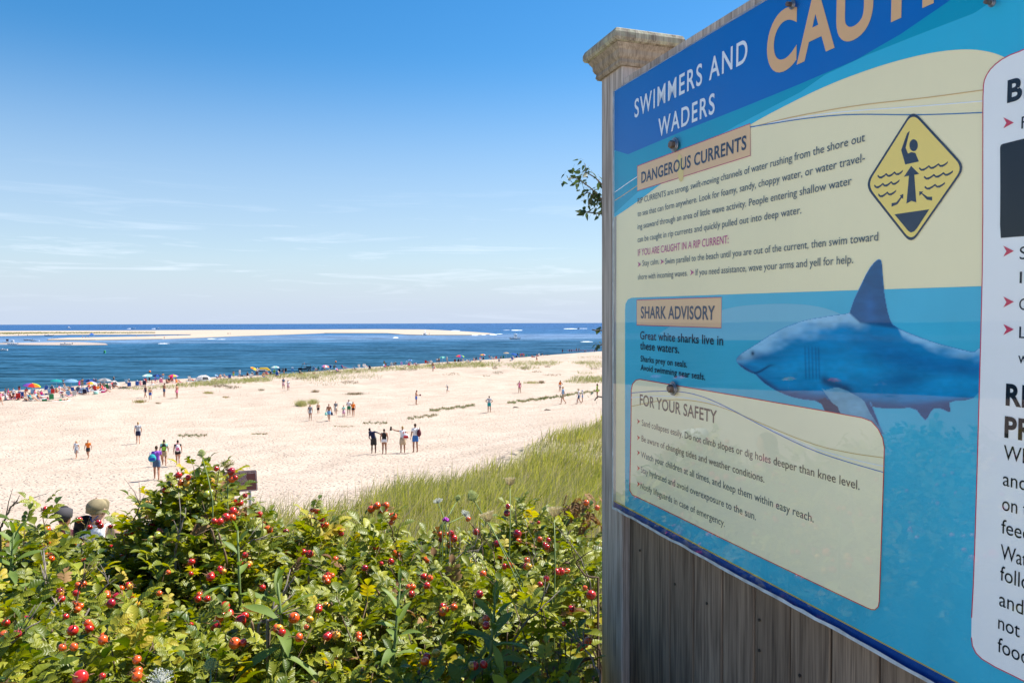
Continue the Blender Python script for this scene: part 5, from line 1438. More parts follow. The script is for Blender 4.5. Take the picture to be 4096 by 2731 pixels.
_chair = {}
def chair(x, y, z, rz, col, label, group='folding beach chairs'):
    if col not in _chair:
        r_ = empty('beach_chair', (x, y, z), rz)
        b = MB(); b.box((0, -.02, .24), (.5, .46, .03), rot=Euler((R(-8), 0, 0)).to_matrix()); b.build('seat', C_(col), r_)
        b = MB(); b.box((0, .30, .56), (.5, .03, .62), rot=Euler((R(-20), 0, 0)).to_matrix()); b.build('backrest', C_(col), r_)
        for s_ in (-1, 1):
            b = MB(); b.tube([(s_ * .27, .42, .88), (s_ * .27, .16, .26), (s_ * .27, -.26, .0)], .014, 6); b.tube([(s_ * .27, .34, 0), (s_ * .27, -.2, .30)], .014, 6); b.build('frame', C_('silver'), r_)
            b = MB(); b.box((s_ * .29, .0, .46), (.05, .44, .025)); b.build('armrest', C_('tan'), r_)
        _chair[col] = r_
        r2 = r_
    else:
        r2 = copy_tree(_chair[col]); r2.location = (x, y, z); r2.rotation_euler = (0, 0, rz)
    tag(r2, label, 'chair', group)
    return r2

# sitting and lying bathers, chairs and towels: (x px, y px of the seat on the sand, pose, top, bottom, turn, chair colour or towel colour)
ZONES = [(0, 'near the lime umbrella'), (205, 'by the turquoise umbrella'), (330, 'by the grey umbrella'), (445, 'by the tilted white shelter'), (560, 'near the mint umbrella'), (720, 'left of the white dome tent'),
         (850, 'left of the yellow umbrella'), (1060, 'left of the beach buggy'), (1245, 'right of the beach buggy'), (1400, 'left of the small blue umbrella'), (1600, 'near the small light blue umbrella'), (1780, 'near the rainbow umbrella'), (1900, 'by the orange umbrella'), (2000, 'by the cobalt umbrella'), (2110, 'right of the cobalt umbrella')]
_ul = set()
def uniq(l):
    l = ' '.join(l.replace('-', ' ').split()[:15])
    for w_ in ('rear', 'small', 'farther', 'far', 'distant', 'tiny', 'other'):
        if l not in _ul: break
        l = ' '.join((w_ + ' ' + l).split()[:16])
    _ul.add(l); return l
def zone(px):
    z_ = [t for a, t in ZONES if px >= a][-1]; return z_
SITS = [(85, 1588, 'sit', 'navy', 'black', 60, 'navy'), (100, 1586, 'sit_low', 'tan skin', 'red', 80, None), (112, 1592, 'sit', 'tan skin', 'slate', 70, None), (125, 1604, 'sit', 'teal', 'teal', 70, 'slate'), (158, 1601, 'sit', 'tan skin', 'pink', 75, 'light blue'),
        (185, 1563, 'sit', 'light grey', 'black', A, 'blue'), (208, 1564, 'sit', 'black', 'navy', A, 'slate'), (226, 1570, 'sit_low', 'tan skin', 'red', 160, None), (242, 1568, 'sit_low', 'white', 'navy', 120, None), (262, 1556, 'sit', 'tan skin', 'white', 100, 'blue'), (276, 1551, 'lie', 'tan skin', 'navy', 90, None),
        (272, 1585, 'sit', 'tan skin', 'light blue', A, 'light blue'), (298, 1585, 'sit', 'pink', 'light grey', A, 'light grey'), (312, 1570, 'sit', 'slate', 'slate', A, 'slate'), (322, 1567, 'sit_low', 'magenta', 'white', 160, None), (340, 1578, 'sit', 'navy', 'navy', 170, 'navy'), (352, 1566, 'sit', 'white', 'light grey', A, None),
        (374, 1556, 'sit_low', 'teal', 'blue', A, None), (383, 1564, 'sit', 'red', 'black', 150, 'red'), (395, 1561, 'sit_low', 'tan skin', 'white', 140, None), (405, 1552, 'sit', 'tan skin', 'black', 120, None), (420, 1552, 'sit', 'tan skin', 'navy', 120, 'tan'), (432, 1556, 'sit_low', 'tan skin', 'maroon', 100, None), (422, 1568, 'sit_low', 'pink', 'magenta', 60, None),
        (245, 1603, 'lie', 'tan skin', 'green', -90, 'towel_white'), (180, 1578, 'lie', 'tan skin', 'slate', 90, 'towel_blue'), (500, 1552, 'lie', 'black', 'navy', 80, 'towel_grey'), (517, 1549, 'sit', 'navy', 'navy', A, 'blue'), (549, 1545, 'sit', 'tan skin', 'blue', A, 'blue'), (578, 1543, 'sit', 'black', 'navy', A, 'navy'), (562, 1541, 'sit_low', 'pink', 'pink', 140, None),
        (610, 1539, 'sit_low', 'tan skin', 'white', 120, 'towel_white'), (646, 1534, 'sit', 'magenta', 'white', 160, 'pink'), (668, 1533, 'sit_low', 'tan skin', 'black', 140, None), (676, 1532, 'sit', 'black', 'pink', A, None), (706, 1530, 'sit_low', 'orange', 'yellow', 120, 'towel_pink'), (770, 1524, 'lie', 'tan skin', 'red', 90, 'towel_blue'),
        (881, 1510, 'sit_low', 'tan skin', 'navy', A, None), (900, 1513, 'sit', 'tan skin', 'pink', 120, 'light grey'), (968, 1505, 'lie', 'black', 'black', 90, 'towel_grey'), (990, 1504, 'sit_low', 'black', 'maroon', A, None), (1008, 1503, 'sit_low', 'charcoal', 'navy', A, None), (1027, 1500, 'sit', 'teal', 'teal', A, 'navy'),
        (1055, 1502, 'sit_low', 'tan skin', 'red', A, None), (1068, 1501, 'sit', 'red', 'red', 140, 'red'), (1083, 1498, 'sit_low', 'black', 'black', 170, None), (1098, 1494, 'sit', 'charcoal', 'tan', A, 'lime'), (1112, 1494, 'sit_low', 'white', 'navy', 150, None), (1118, 1490, 'sit', 'navy', 'navy', A, 'navy'), (1132, 1488, 'sit', 'light grey', 'grey', A, 'grey'), (1143, 1487, 'sit', 'white', 'charcoal', A, 'charcoal'),
        (1254, 1480, 'sit', 'white', 'pink', A, 'light blue'), (1262, 1482, 'sit_low', 'light grey', 'pink', 120, None), (1274, 1481, 'sit', 'grey', 'grey', A, 'teal'), (1290, 1481, 'sit', 'light blue', 'blue', A, 'light blue'), (1296, 1478, 'sit_low', 'maroon', 'navy', 140, None), (1322, 1474, 'sit', 'blue', 'navy', A, 'blue'), (1337, 1474, 'sit', 'tan', 'slate', A, 'khaki'), (1343, 1472, 'sit', 'light blue', 'blue', A, None),
        (1370, 1473, 'sit', 'magenta', 'slate', 120, 'blue'), (1381, 1473, 'lie', 'tan skin', 'pink', 90, None), (1436, 1471, 'sit', 'black', 'white', A, 'white'), (1455, 1470, 'sit', 'tan skin', 'white', A, 'white'), (1462, 1470, 'sit_low', 'white', 'light grey', 140, 'towel_white'),
        (1543, 1464, 'sit', 'charcoal', 'black', A, None), (1552, 1466, 'lie', 'maroon', 'black', 90, 'towel_grey'), (1566, 1464, 'sit', 'tan skin', 'red', A, 'light grey'), (1577, 1462, 'sit', 'pink', 'grey', A, 'grey'), (1582, 1461, 'sit', 'navy', 'navy', A, 'navy'), (1606, 1461, 'sit', 'slate', 'violet', A, 'violet'), (1627, 1459, 'sit', 'white', 'blue', A, 'light blue'), (1640, 1458, 'sit', 'tan skin', 'light grey', 160, 'light grey'),
        (1664, 1458, 'lie', 'pink', 'light blue', 90, 'towel_blue'), (1703, 1455, 'sit', 'maroon', 'red', A, 'red'), (1712, 1455, 'sit_low', 'tan skin', 'blue', A, None), (1723, 1454, 'sit', 'light grey', 'light grey', A, 'light grey'), (1820, 1449, 'sit', 'maroon', 'red', A, 'maroon'), (1834, 1449, 'sit', 'navy', 'navy', A, 'navy'), (1843, 1448, 'sit', 'tan skin', 'navy', A, 'blue'), (1853, 1446, 'sit', 'white', 'white', A, 'light grey'),
        (1895, 1442, 'sit_low', 'tan skin', 'pink', 120, None), (1905, 1442, 'sit', 'white', 'navy', A, 'slate'), (1921, 1440, 'sit', 'tan skin', 'pink', A, 'pink'), (1933, 1440, 'sit', 'white', 'slate', A, 'navy'), (1968, 1438, 'sit', 'tan skin', 'light grey', 140, 'light grey'), (1978, 1437, 'sit_low', 'white', 'pink', 120, None), (1985, 1436, 'sit', 'maroon', 'black', A, 'red'), (2004, 1435, 'sit_low', 'charcoal', 'green', A, None), (2014, 1434, 'sit', 'green', 'black', A, 'green'),
        (2050, 1440, 'sit', 'tan skin', 'blue', 160, 'blue'), (2052, 1434, 'sit_low', 'tan skin', 'navy', 140, None), (2068, 1431, 'sit', 'black', 'navy', 160, 'navy'), (2106, 1429, 'sit', 'black', 'teal', A, 'teal'), (2128, 1429, 'sit_low', 'tan skin', 'red', 120, None), (2137, 1429, 'lie', 'tan skin', 'navy', 80, 'towel_pink'), (2148, 1427, 'sit_low', 'red', 'red', 130, None), (2156, 1424, 'sit', 'white', 'light grey', A, 'white'), (2169, 1424, 'sit', 'black', 'white', 150, None), (2189, 1421, 'lie', 'navy', 'black', 90, None), (2147, 1440, 'sit_low', 'tan skin', 'orange', A, None), (2340, 1408, 'sit_low', 'navy', 'black', A, None)]
_tops = ['white', 'red', 'pink', 'black', 'tan skin', 'tan skin', 'light blue', 'teal', 'magenta', 'grey', 'orange', 'navy']
for k in range(34):      # the packed stretch at the left
    px_ = 8 + k * 13.6 + rnd.uniform(-4, 4); y0_ = np.interp(px_, [0, 168, 451], [1578, 1569, 1545]); py_ = y0_ + rnd.uniform(0, 1) * np.interp(px_, [0, 200, 460], [22, 34, 14])
    SITS.append((px_, py_, rnd.choice(['sit', 'sit', 'sit_low', 'lie']), rnd.choice(_tops), rnd.choice(['black', 'navy', 'red', 'blue', 'white', 'khaki']), rnd.choice([A, 150, 100, 60, 200]), rnd.choice([None, 'blue', 'light blue', 'white', 'red', 'green', 'towel_pink', 'towel_white'])))
for k in range(26):
    px_ = 500 + k * 62 + rnd.uniform(-20, 20); y0_ = np.interp(px_, [500, 842, 1079, 1374, 1700, 2018, 2158], [1534, 1515, 1507, 1482, 1459, 1440, 1428])
    SITS.append((px_, y0_ + rnd.uniform(0, 5), rnd.choice(['sit', 'sit_low', 'lie']), rnd.choice(_tops), rnd.choice(['black', 'navy', 'red', 'blue', 'white', 'khaki']), rnd.choice([A, 150, 100, 60]), rnd.choice([None, 'blue', 'light blue', 'white', 'red', 'navy'])))
gx, gy, gz = ground_hits([p[0] for p in SITS], [p[1] for p in SITS])
used_lab = {}
for p, x, y, z in zip(SITS, gx, gy, gz):
    if np.isnan(x):
        v = sea_pt(p[0], p[1]); x, y = v.x, v.y; z = max(hgt(x, y), SEA - .3)
    px, py, ps, top, bot, deg, ch = p
    what = {'sit': 'sitting', 'sit_low': 'sitting on the sand', 'lie': 'lying'}[ps]
    tn = 'bare-chested' if 'skin' in top else 'in a %s top' % top
    lab = uniq('%s bather in %s shorts %s' % ({'sit': 'sitting', 'sit_low': 'huddled', 'lie': 'lying'}[ps] + ' bare-chested', bot, zone(px)) if 'skin' in top else '%s bather in %s and %s %s' % ({'sit': 'sitting', 'sit_low': 'huddled', 'lie': 'lying'}[ps], top, bot, zone(px)))
    rz = face(x, y, deg)
    sk = rnd.choice(['skin', 'tan skin', 'tan skin', 'pale skin']); hr = rnd.choice(['brown hair', 'dark hair', 'blond hair'])
    t_ = sk if 'skin' in top else top
    person(x, y, z + (0.03 if ps != 'sit' else 0.0), 1.7, rz, ps, t_, bot, sk, hr, label=lab, group='bathers resting along the shore', sleeve=None, extras=((('cap', rnd.choice(['white', 'navy', 'white'])),) if rnd.random() < .3 and ps != 'lie' else ()))
    if ch and not ch.startswith('towel'):
        chair(x, y, z, rz, ch, uniq('%s folding chair under the bather in %s %s' % (ch, (top + ' top') if 'skin' not in top else (bot + ' shorts'), zone(px))))
    elif ch:
        col = {'towel_white': 'white', 'towel_blue': 'light blue', 'towel_grey': 'grey', 'towel_pink': 'pink'}[ch]
        b = MB()
        for i in range(6):
            b.add([(-.42, -1.0 + i * .33, .015 + .01 * (i % 2)), (.42, -1.0 + i * .33, .012), (.42, -1.0 + (i + 1) * .33, .012), (-.42, -1.0 + (i + 1) * .33, .015 + .01 * ((i + 1) % 2))], [(0, 1, 2, 3)])
        o = b.build('beach_towel', C_(col)); o.location = (x, y, z + 0.01); o.rotation_euler = (0, 0, rz)
        tag(o, uniq('%s beach towel under the %s bather %s' % (col, (top + ' topped') if 'skin' not in top else bot + ' clad', zone(px))), 'towel', 'towels on the sand')
# empty chair, cooler, bucket, bags
for px, py, kind, col, lab in ((206, 1602, 'chair', 'green', 'dark green folding chair standing empty beside the lying man in green shorts'), (1881, 1448, 'chair', 'light blue', 'pale blue chair with its back to the dune right of the many-coloured umbrella'),
                          (384, 1576, 'tub', 'mint', 'round turquoise tub standing on the sand by the rainbow umbrella'), (246, 1572, 'cooler', 'pink', 'pink cooler box with white lid in front of the light blue umbrella'), (412, 1570, 'cooler', 'magenta', 'small magenta beach bag beside the turquoise tub'),
                          (178, 1604, 'cooler', 'green', 'green and white cooler box beside the sunbathers'), (364, 1577, 'table', 'tan', 'small wooden folding table in front of the rainbow umbrella'),
                          (1170, 1488, 'cooler', 'light blue', 'tall white and blue water cooler standing left of the beach buggy'), (1136, 1495, 'cone', 'orange', 'orange traffic cone in the grass left of the buggy'),
                          (2190, 1641, 'drift', 'charcoal', 'dark piece of driftwood lying on the open sand'), (2063, 1631, 'drift', 'charcoal', 'short dark driftwood branch half buried left of the creeping plants')):
    a1, a2, a3 = ground_hits([px], [py]); x, y, z = float(a1[0]), float(a2[0]), float(a3[0])
    if kind == 'chair': chair(x, y, z, face(x, y, A), col, lab); continue
    if kind == 'tub':
        r_ = empty('tub', (x, y, z)); b = MB(); b.tube([(0, 0, 0), (0, 0, .42)], [.26, .34], 16, cap=True); b.build('body', C_(col), r_); b = MB(); b.tube([(.33 * math.cos(a), .33 * math.sin(a), .43) for a in [i * math.pi / 8 for i in range(17)]], .025, 6); b.build('rim', C_('white'), r_); tag(r_, lab, 'tub')
    elif kind == 'cooler':
        hh = 1.15 if 'tall' in lab else .36
        r_ = empty('cooler_box', (x, y, z), face(x, y, 10)); b = MB(); b.box((0, 0, hh * .42), (.5, .32, hh * .84), taper=1.06); b.build('body', C_(col), r_); b = MB(); b.box((0, 0, hh * .92), (.56, .37, hh * .16), taper=.94); b.build('lid', C_('white'), r_); b = MB(); b.tube([(-.27, 0, hh * .6), (-.27, -.2, hh * .75), (.27, -.2, hh * .75), (.27, 0, hh * .6)], .014, 6); b.build('handle', C_('silver'), r_); tag(r_, lab, 'cooler')
    elif kind == 'table':
        r_ = empty('folding_table', (x, y, z), face(x, y, 0)); b = MB(); b.box((0, 0, .68), (.8, .5, .03)); b.build('table_top', C_('silver'), r_)
        for sx in (-1, 1):
            for sy in (-1, 1): b = MB(); b.tube([(sx * .34, sy * .2, 0), (sx * .26, sy * .16, .68)], .022, 5); b.build('leg', C_('tan'), r_)
        tag(r_, lab, 'table')
    elif kind == 'cone':
        r_ = empty('traffic_cone', (x, y, z)); b = MB(); b.box((0, 0, .02), (.4, .4, .04)); b.build('base', C_('black'), r_); b = MB(); b.tube([(0, 0, .04), (0, 0, .75)], [.15, .03], 12); b.build('cone', C_(col), r_); tag(r_, lab, 'traffic cone')
    else:
        b = MB(); b.tube([(-.3, 0, .03), (-.1, .03, .08), (.1, 0, .07), (.32, -.03, .03)], [.03, .055, .05, .015], 8); b.tube([(-.05, 0, .08), (-.16, .06, .17)], [.03, .01], 6); o = b.build('driftwood', mat('driftwood', (0.10, 0.075, 0.055), 0.9, var=0.3)); o.location = (x, y, z); tag(o, lab, 'driftwood')

# dome tents
def tent(px, py, w, h, lab, tilt=0, half=True, col='white'):
    a1, a2, a3 = ground_hits([px], [py]); x, y, z = float(a1[0]), float(a2[0]), float(a3[0])
    W_ = w / F * y; H_ = h / F * y
    r_ = empty('dome_tent', (x, y, z - .02), face(x, y, 20)); tag(r_, lab, 'tent')
    b = MB(); nu, nv = 18, 9; vs = []
    for i in range(nu + 1):
        a = math.pi * 1.25 * i / nu - math.pi * .12
        for j in range(nv + 1):
            e_ = math.pi / 2 * j / nv
            vs.append((W_ / 2 * math.cos(a) * math.cos(e_) ** .8, W_ * .42 * math.sin(a) * math.cos(e_) ** .8, H_ * math.sin(e_) ** .9))
    b.add(vs, [(i * (nv + 1) + j, (i + 1) * (nv + 1) + j, (i + 1) * (nv + 1) + j + 1, i * (nv + 1) + j + 1) for i in range(nu) for j in range(nv)], 0, True)
    rot = Euler((0, R(tilt), 0)).to_matrix(); b.v = [tuple(rot @ Vector(v)) for v in b.v]
    o = b.build('shell', TC_(col), r_)
    for k in (3, 9, 14):
        b = MB(); b.tube([tuple(rot @ (Vector(vs[k * (nv + 1) + j]) * 1.012)) for j in range(nv + 1)], .025, 5); b.build('pole_sleeve', C_('light grey'), r_)
    b = MB(); w1 = [tuple(rot @ (Vector(vs[4 * (nv + 1) + j]) * 1.02)) for j in (1, 4)]; w2 = [tuple(rot @ (Vector(vs[8 * (nv + 1) + j]) * 1.02)) for j in (1, 4)]
    b.add([w1[0], w2[0], w2[1], w1[1]], [(0, 1, 2, 3)]); b.build('window_flap', C_('grey'), r_)
tent(813, 1525, 60, 25, 'big white dome tent pitched at the edge of the dune grass')
tent(463, 1548, 32, 28, 'small white beach shelter tipped up on its side', tilt=-25)
tent(1874, 1447, 15, 6.5, 'tiny tan dome shelter near the many-coloured umbrella', col='tan')

# ------------------------------------------------------------ beach buggy, watercraft
def buggy():
    a1, a2, a3 = ground_hits([1219], [1485]); x, y, z = float(a1[0]), float(a2[0]), float(a3[0])
    L_ = 54 / F * y; k = L_ / 3.4
    r_ = empty('utility_buggy', (x, y, z - .02), face(x, y, 0), k); tag(r_, 'dark open utility buggy with roll cage and red flag parked behind the dune grass', 'buggy')
    b = MB(); b.box((-1.15, 0, .72), (1.0, 1.3, .42), taper=.85); b.box((0, 0, .50), (3.1, 1.25, .2)); b.box((-.1, 0, .62), (1.2, 1.2, .2)); b.build('body', C_('charcoal'), r_)
    b = MB(); b.box((1.05, 0, .86), (1.15, 1.35, .06)); 
    for s_ in (-1, 1): b.box((1.05, s_ * .66, 1.02), (1.15, .04, .30))
    b.box((.5, 0, 1.02), (.04, 1.3, .3)); b.box((1.62, 0, 1.02), (.04, 1.3, .3)); b.build('cargo_bed', C_('black'), r_)
    for sx in (-1.12, 1.12):
        for s_ in (-1, 1):
            b = MB(); b.tube([(sx, s_ * .50, .33), (sx, s_ * .74, .33)], .33, 16, smooth=False); w = b.build('wheel', C_('black'), r_); b = MB(); b.tube([(sx, s_ * .745, .33), (sx, s_ * .75, .33)], .17, 12); rr_ = b.build('rim', C_('silver'), w)
    for s_ in (-1, 1):
        b = MB(); b.tube([(-.85, s_ * .6, .9), (-.55, s_ * .56, 1.85), (.35, s_ * .56, 1.9), (.45, s_ * .6, .9)], .035, 6); b.tube([(.35, s_ * .56, 1.88), (1.3, s_ * .56, 1.8), (1.6, s_ * .6, .95)], .03, 6); b.build('roll_bar', C_('charcoal'), r_)
    b = MB(); b.box((-.1, 0, 1.93), (1.15, 1.25, .06)); b.build('roof', C_('charcoal'), r_)
    b = MB(); b.add([(-.83, -.56, .95), (-.83, .56, .95), (-.56, .52, 1.82), (-.56, -.52, 1.82)], [(0, 1, 2, 3)]); b.build('windshield', mat('windshield', (0.35, 0.42, 0.48), 0.1), r_)
    for s_ in (-1, 1): b = MB(); b.box((.1, s_ * .3, .82), (.45, .48, .15)); b.box((.32, s_ * .3, 1.1), (.12, .46, .5)); b.build('seat', C_('grey'), r_)
    b = MB(); b.box((-.05, -.63, 1.15), (.35, .06, .25)); b.build('headlight', C_('silver'), r_)
    b = MB(); b.tube([(-.1, -.64, .8), (-.1, -.64, 2.35)], .02, 5); b.build('flag_pole', C_('white'), r_)
    b = MB(); b.add([(-.1, -.64, 2.35), (.0, -.7, 2.3), (.04, -.66, 1.85), (-.08, -.64, 1.8)], [(0, 1, 2, 3)]); b.build('flag', C_('red'), r_)
buggy()
def jetski():
    a1, a2, a3 = ground_hits([1050], [1503]); x, y, z = float(a1[0]), float(a2[0]), float(a3[0])
    p = at(1050, 1477, y)
    r_ = empty('paddle_board_rack', (x, y, z), face(x, y, 0)); tag(r_, 'white and yellow boards stacked aslant on a beach cart by the yellow umbrella', 'board rack')
    for s_, col, dz, ln in ((0, 'white', 0, 2.4), (.25, 'yellow', .14, 2.7), (-.1, 'slate', -.12, 2.3)):
        b = MB(); h_ = p.z - z
        b.tube([(-ln / 2 + s_, 0, h_ * .9 + dz), (-ln / 4 + s_, 0, h_ * .95 + dz), (ln / 4 + s_, 0, h_ + dz * .9 - .1), (ln / 2 + s_, 0, h_ + dz - .35)], [.05, .32, .34, .05], 12, flat=(1, .18)); b.build('board', C_(col), r_)
    for sx in (-.7, .7): b = MB(); b.tube([(sx, -.25, 0), (sx, 0, (p.z - z) * .9), (sx, .25, 0)], .03, 6); b.build('stand', C_('silver'), r_)
jetski()
person(*[float(v[0]) for v in ground_hits([1030], [1504])], 1.75, 0, 'stand', 'white', 'slate', 'tan skin', 'dark hair', label='person in a white shirt and white hat behind the yellow umbrella', extras=(('sun_hat', 'white'),))

# ------------------------------------------------------------ boats
def boat(px, py, wpx, heading, label, kind='runabout', hull='white', canopy=None, group='boats round the sandbars', cabin=True, people=False):
    p = sea_pt(px, py)
    L_ = wpx / F * p.y / max(.35, abs(math.cos(R(heading)))); L_ = max(4.5, min(L_ * 1.15, 16))
    r_ = empty('motor_boat', (p.x, p.y, SEA), face(p.x, p.y) + R(heading)); k = L_ / 6.0
    r_.scale = (k, k, k); tag(r_, label, 'boat', group)
    n = 8; vs = []
    for i in range(n + 1):
        t = i / n; x = -3 + 6 * t; w = 1.05 * (1 - max(0, (t - .45) / .55) ** 2.2) + .02; sheer = .75 + .28 * t * t
        vs += [(x, 0, -.12 + .25 * max(0, t - .8) * 3), (x, w * .72, .15 + .3 * max(0, t - .8)), (x, w, sheer), (x, w * .9, sheer), (x, w * .9, .42), (x, -w * .9, .42), (x, -w * .9, sheer), (x, -w, sheer), (x, -w * .72, .15 + .3 * max(0, t - .8))]
    b = MB(); b.add(vs, [(i * 9 + j, (i + 1) * 9 + j, (i + 1) * 9 + (j + 1) % 9, i * 9 + (j + 1) % 9) for i in range(n) for j in range(9)] + [tuple(range(9))[::-1]], 0, False)
    b.build('hull', C_(hull), r_)
    b = MB(); b.tube([(-3.0 + 6 * i / n, 1.07 * (1 - max(0, (i / n - .45) / .55) ** 2.2) + .02, .7 + .28 * (i / n) ** 2) for i in range(n + 1)], .05, 5); b.tube([(-3.0 + 6 * i / n, -1.07 * (1 - max(0, (i / n - .45) / .55) ** 2.2) - .02, .7 + .28 * (i / n) ** 2) for i in range(n + 1)], .05, 5)
    b.build('rub_rail', C_('slate'), r_)
    b = MB(); b.box((1.7, 0, .86), (1.7, 1.2, .12), taper=.8); b.build('foredeck', C_('white'), r_)
    if cabin:
        b = MB(); b.box((.3, 0, .95), (.8, .75, 1.0), taper=.8); b.build('console', C_('white'), r_)
        b = MB(); b.add([(.72, -.4, 1.2), (.72, .4, 1.2), (.5, .36, 1.75), (.5, -.36, 1.75)], [(0, 1, 2, 3)]); b.build('windshield', mat('boat_glass', (0.08, 0.12, 0.16), .1), r_)
    b = MB(); b.box((-.9, 0, .75), (.5, 1.4, .5)); b.build('seat', C_('light grey'), r_)
    b = MB(); b.box((-3.15, 0, .95), (.42, .42, .6), taper=.8); b.tube([(-3.2, 0, .8), (-3.25, 0, -.1)], [.1, .07], 8); b.build('outboard_motor', C_('charcoal'), r_)
    if canopy:
        b = MB(); b.tube([(-1.0, 0, 2.15), (-.2, 0, 2.25), (.9, 0, 2.15)], [.9, 1.0, .9], 12, flat=(1, .1)); b.build('canopy', C_(canopy), r_)
        for sx in (-.9, .7):
            for sy in (-.8, .8): b = MB(); b.tube([(sx, sy, .8), (sx, sy * .9, 2.15)], .03, 5); b.build('canopy_post', C_('silver'), r_)
    if kind == 'fishing':
        b = MB(); b.tube([(-.2, .5, 2.2), (-.1, .6, 4.2)], .025, 5); b.tube([(-.5, -.6, 2.2), (-1.3, -.9, 3.6)], .02, 5); b.build('antenna', C_('silver'), r_)
    return r_
boat(275, 1313, 11, 10, 'small white boat alone on the open sea left of the two speeding ones', canopy='white')
boat(533, 1315, 14, 4, 'white motor boat trailing a wake beyond the bar, left of its pair', hull='white')
boat(632, 1315, 14, 4, 'white motor boat trailing a wake beyond the bar, right of its pair', hull='white')
boat(195, 1344, 26, 175, 'dark and white boat pulled up at the far sandbar', hull='silver', canopy=None)
boat(30, 1371, 22, 8, 'white boat under a dark canopy left of the moored cluster', canopy='navy')
boat(50, 1379, 30, 168, 'white boat with a white canopy in front of the moored cluster', canopy='white')
boat(112, 1362, 26, 172, 'low white boat with a dark cover behind the open skiff', canopy=None, hull='light grey')
boat(141, 1365, 26, 8, 'open white skiff in front of the covered boat', hull='white', cabin=False)
boat(218, 1355, 19, 176, 'small white boat beached on the tip of the second bar', cabin=False)
boat(264, 1380, 36, 172, 'white boat with a standing figure and black motor by the low brown bar', canopy=None)
boat(8, 1403, 30, 4, 'white boat cut by the left edge of the photo')
boat(518, 1338, 10, 30, 'grey boat drawn up on the far sandbar', hull='light grey')
boat(1700, 1341.5, 12, 80, 'white boat seen bow on at the sandbar', canopy='white')
boat(2062, 1357, 36, 6, 'white centre console fishing boat with antennas passing the bar tip', kind='fishing', canopy='white')
boat(2314, 1316, 8, 30, 'dark boat throwing a white wake at the right near the post', hull='navy', canopy='navy')
# figures on the bars and in the boats
for px, py, lab, top in ((74, 1343, 'person standing on the far bar at the left', 'tan skin'), (259, 1376, 'person in white standing in the boat with the black motor', 'white'), (1717, 1338, 'person standing beside the bow-on boat', 'slate'), (110, 1346 - 2, 'person walking the far bar behind the boats', 'tan skin'), (910, 1337, 'leftmost walker of three on the long bar', 'tan skin'), (915, 1337, 'middle walker of three on the long bar', 'slate'), (921, 1337, 'rightmost walker of three on the long bar', 'tan skin'), (330, 1352, 'person in a white shirt left of the blue canopy on the bar', 'white'), (343, 1352, 'person in a pale shirt next to the blue canopy on the bar', 'light grey'), (657, 1355, 'person in red at the edge of the second bar', 'red'), (545, 1347, 'person with a white hat sitting on the second bar', 'white'), (712, 1343, 'person in blue on the second bar near the inlet', 'blue'), (1128, 1338 - 15, 'person far along the crest of the long bar', 'navy'), (620, 1346.5, 'person in pink on the second bar', 'pink')):
    v = sea_pt(px, py, SEA + .5)
    person(v.x, v.y, SEA + .42, 1.8, face(v.x, v.y, 10), 'stand', top, 'navy', 'tan skin', 'dark hair', label=lab)
v = sea_pt(367, 1351, SEA + .45)
r_ = empty('pop_up_canopy', v, face(v.x, v.y, 10)); tag(r_, 'pop-up canopy with a blue roof standing on the second sandbar', 'canopy')
b = MB(); b.add([(-2, -2, 2.6), (2, -2, 2.6), (2, 2, 2.6), (-2, 2, 2.6), (0, 0, 3.9)], [(0, 1, 4), (1, 2, 4), (2, 3, 4), (3, 0, 4)]); b.build('roof', C_('blue'), r_)
for sx in (-1.9, 1.9):
    for sy in (-1.9, 1.9): b = MB(); b.tube([(sx, sy, 0), (sx, sy, 2.6)], .06, 5); b.build('leg', C_('silver'), r_)
# buoys
v = sea_pt(419, 1413); k = 12 / F * v.y
r_ = empty('channel_buoy', (v.x, v.y, SEA)); tag(r_, 'green can buoy floating in the channel', 'buoy')
b = MB(); b.tube([(0, 0, -.3), (0, 0, .2), (0, 0, k * .5), (0, 0, k)], [k * .36, k * .36, k * .34, k * .24], 14); b.build('body', C_('green'), r_); b = MB(); b.tube([(0, 0, -.3), (0, 0, k * .12)], k * .40, 14); b.build('collar', C_('teal'), r_)
for px, py, d_, lab in ((599, 1490, 9, 'round orange buoy off the mint umbrella'), (1343, 1450, 7, 'round orange buoy off the violet umbrella')):
    v = sea_pt(px, py); k = d_ / F * v.y
    r_ = empty('marker_buoy', (v.x, v.y, SEA)); tag(r_, lab, 'buoy'); b = MB(); b.ball((0, 0, k * .4), (k * .48, k * .48, k * .55), 14, 10); b.build('float', C_('orange'), r_); b = MB(); b.tube([(0, 0, k * .9), (0, 0, k * 1.05)], k * .06, 8); b.build('ring', C_('white'), r_)
fb = MB(); fb.ball((0, 0, .05), (.22, .22, .16), 8, 6); fb.tube([(-.32, 0, .05), (.32, 0, .05)], .05, 6); fm = fb.mesh('swim_float'); fm.materials.append(C_('pink'))
for i in range(13):
    v = sea_pt(2272 + i * 9.2, 1402.6 - i * .05)
    o = link(fm, 'swim_float', None, None, (v.x, v.y, SEA)); tag(o, 'small pink float on the swim line near the sign post', 'float', 'floats of the swim line')

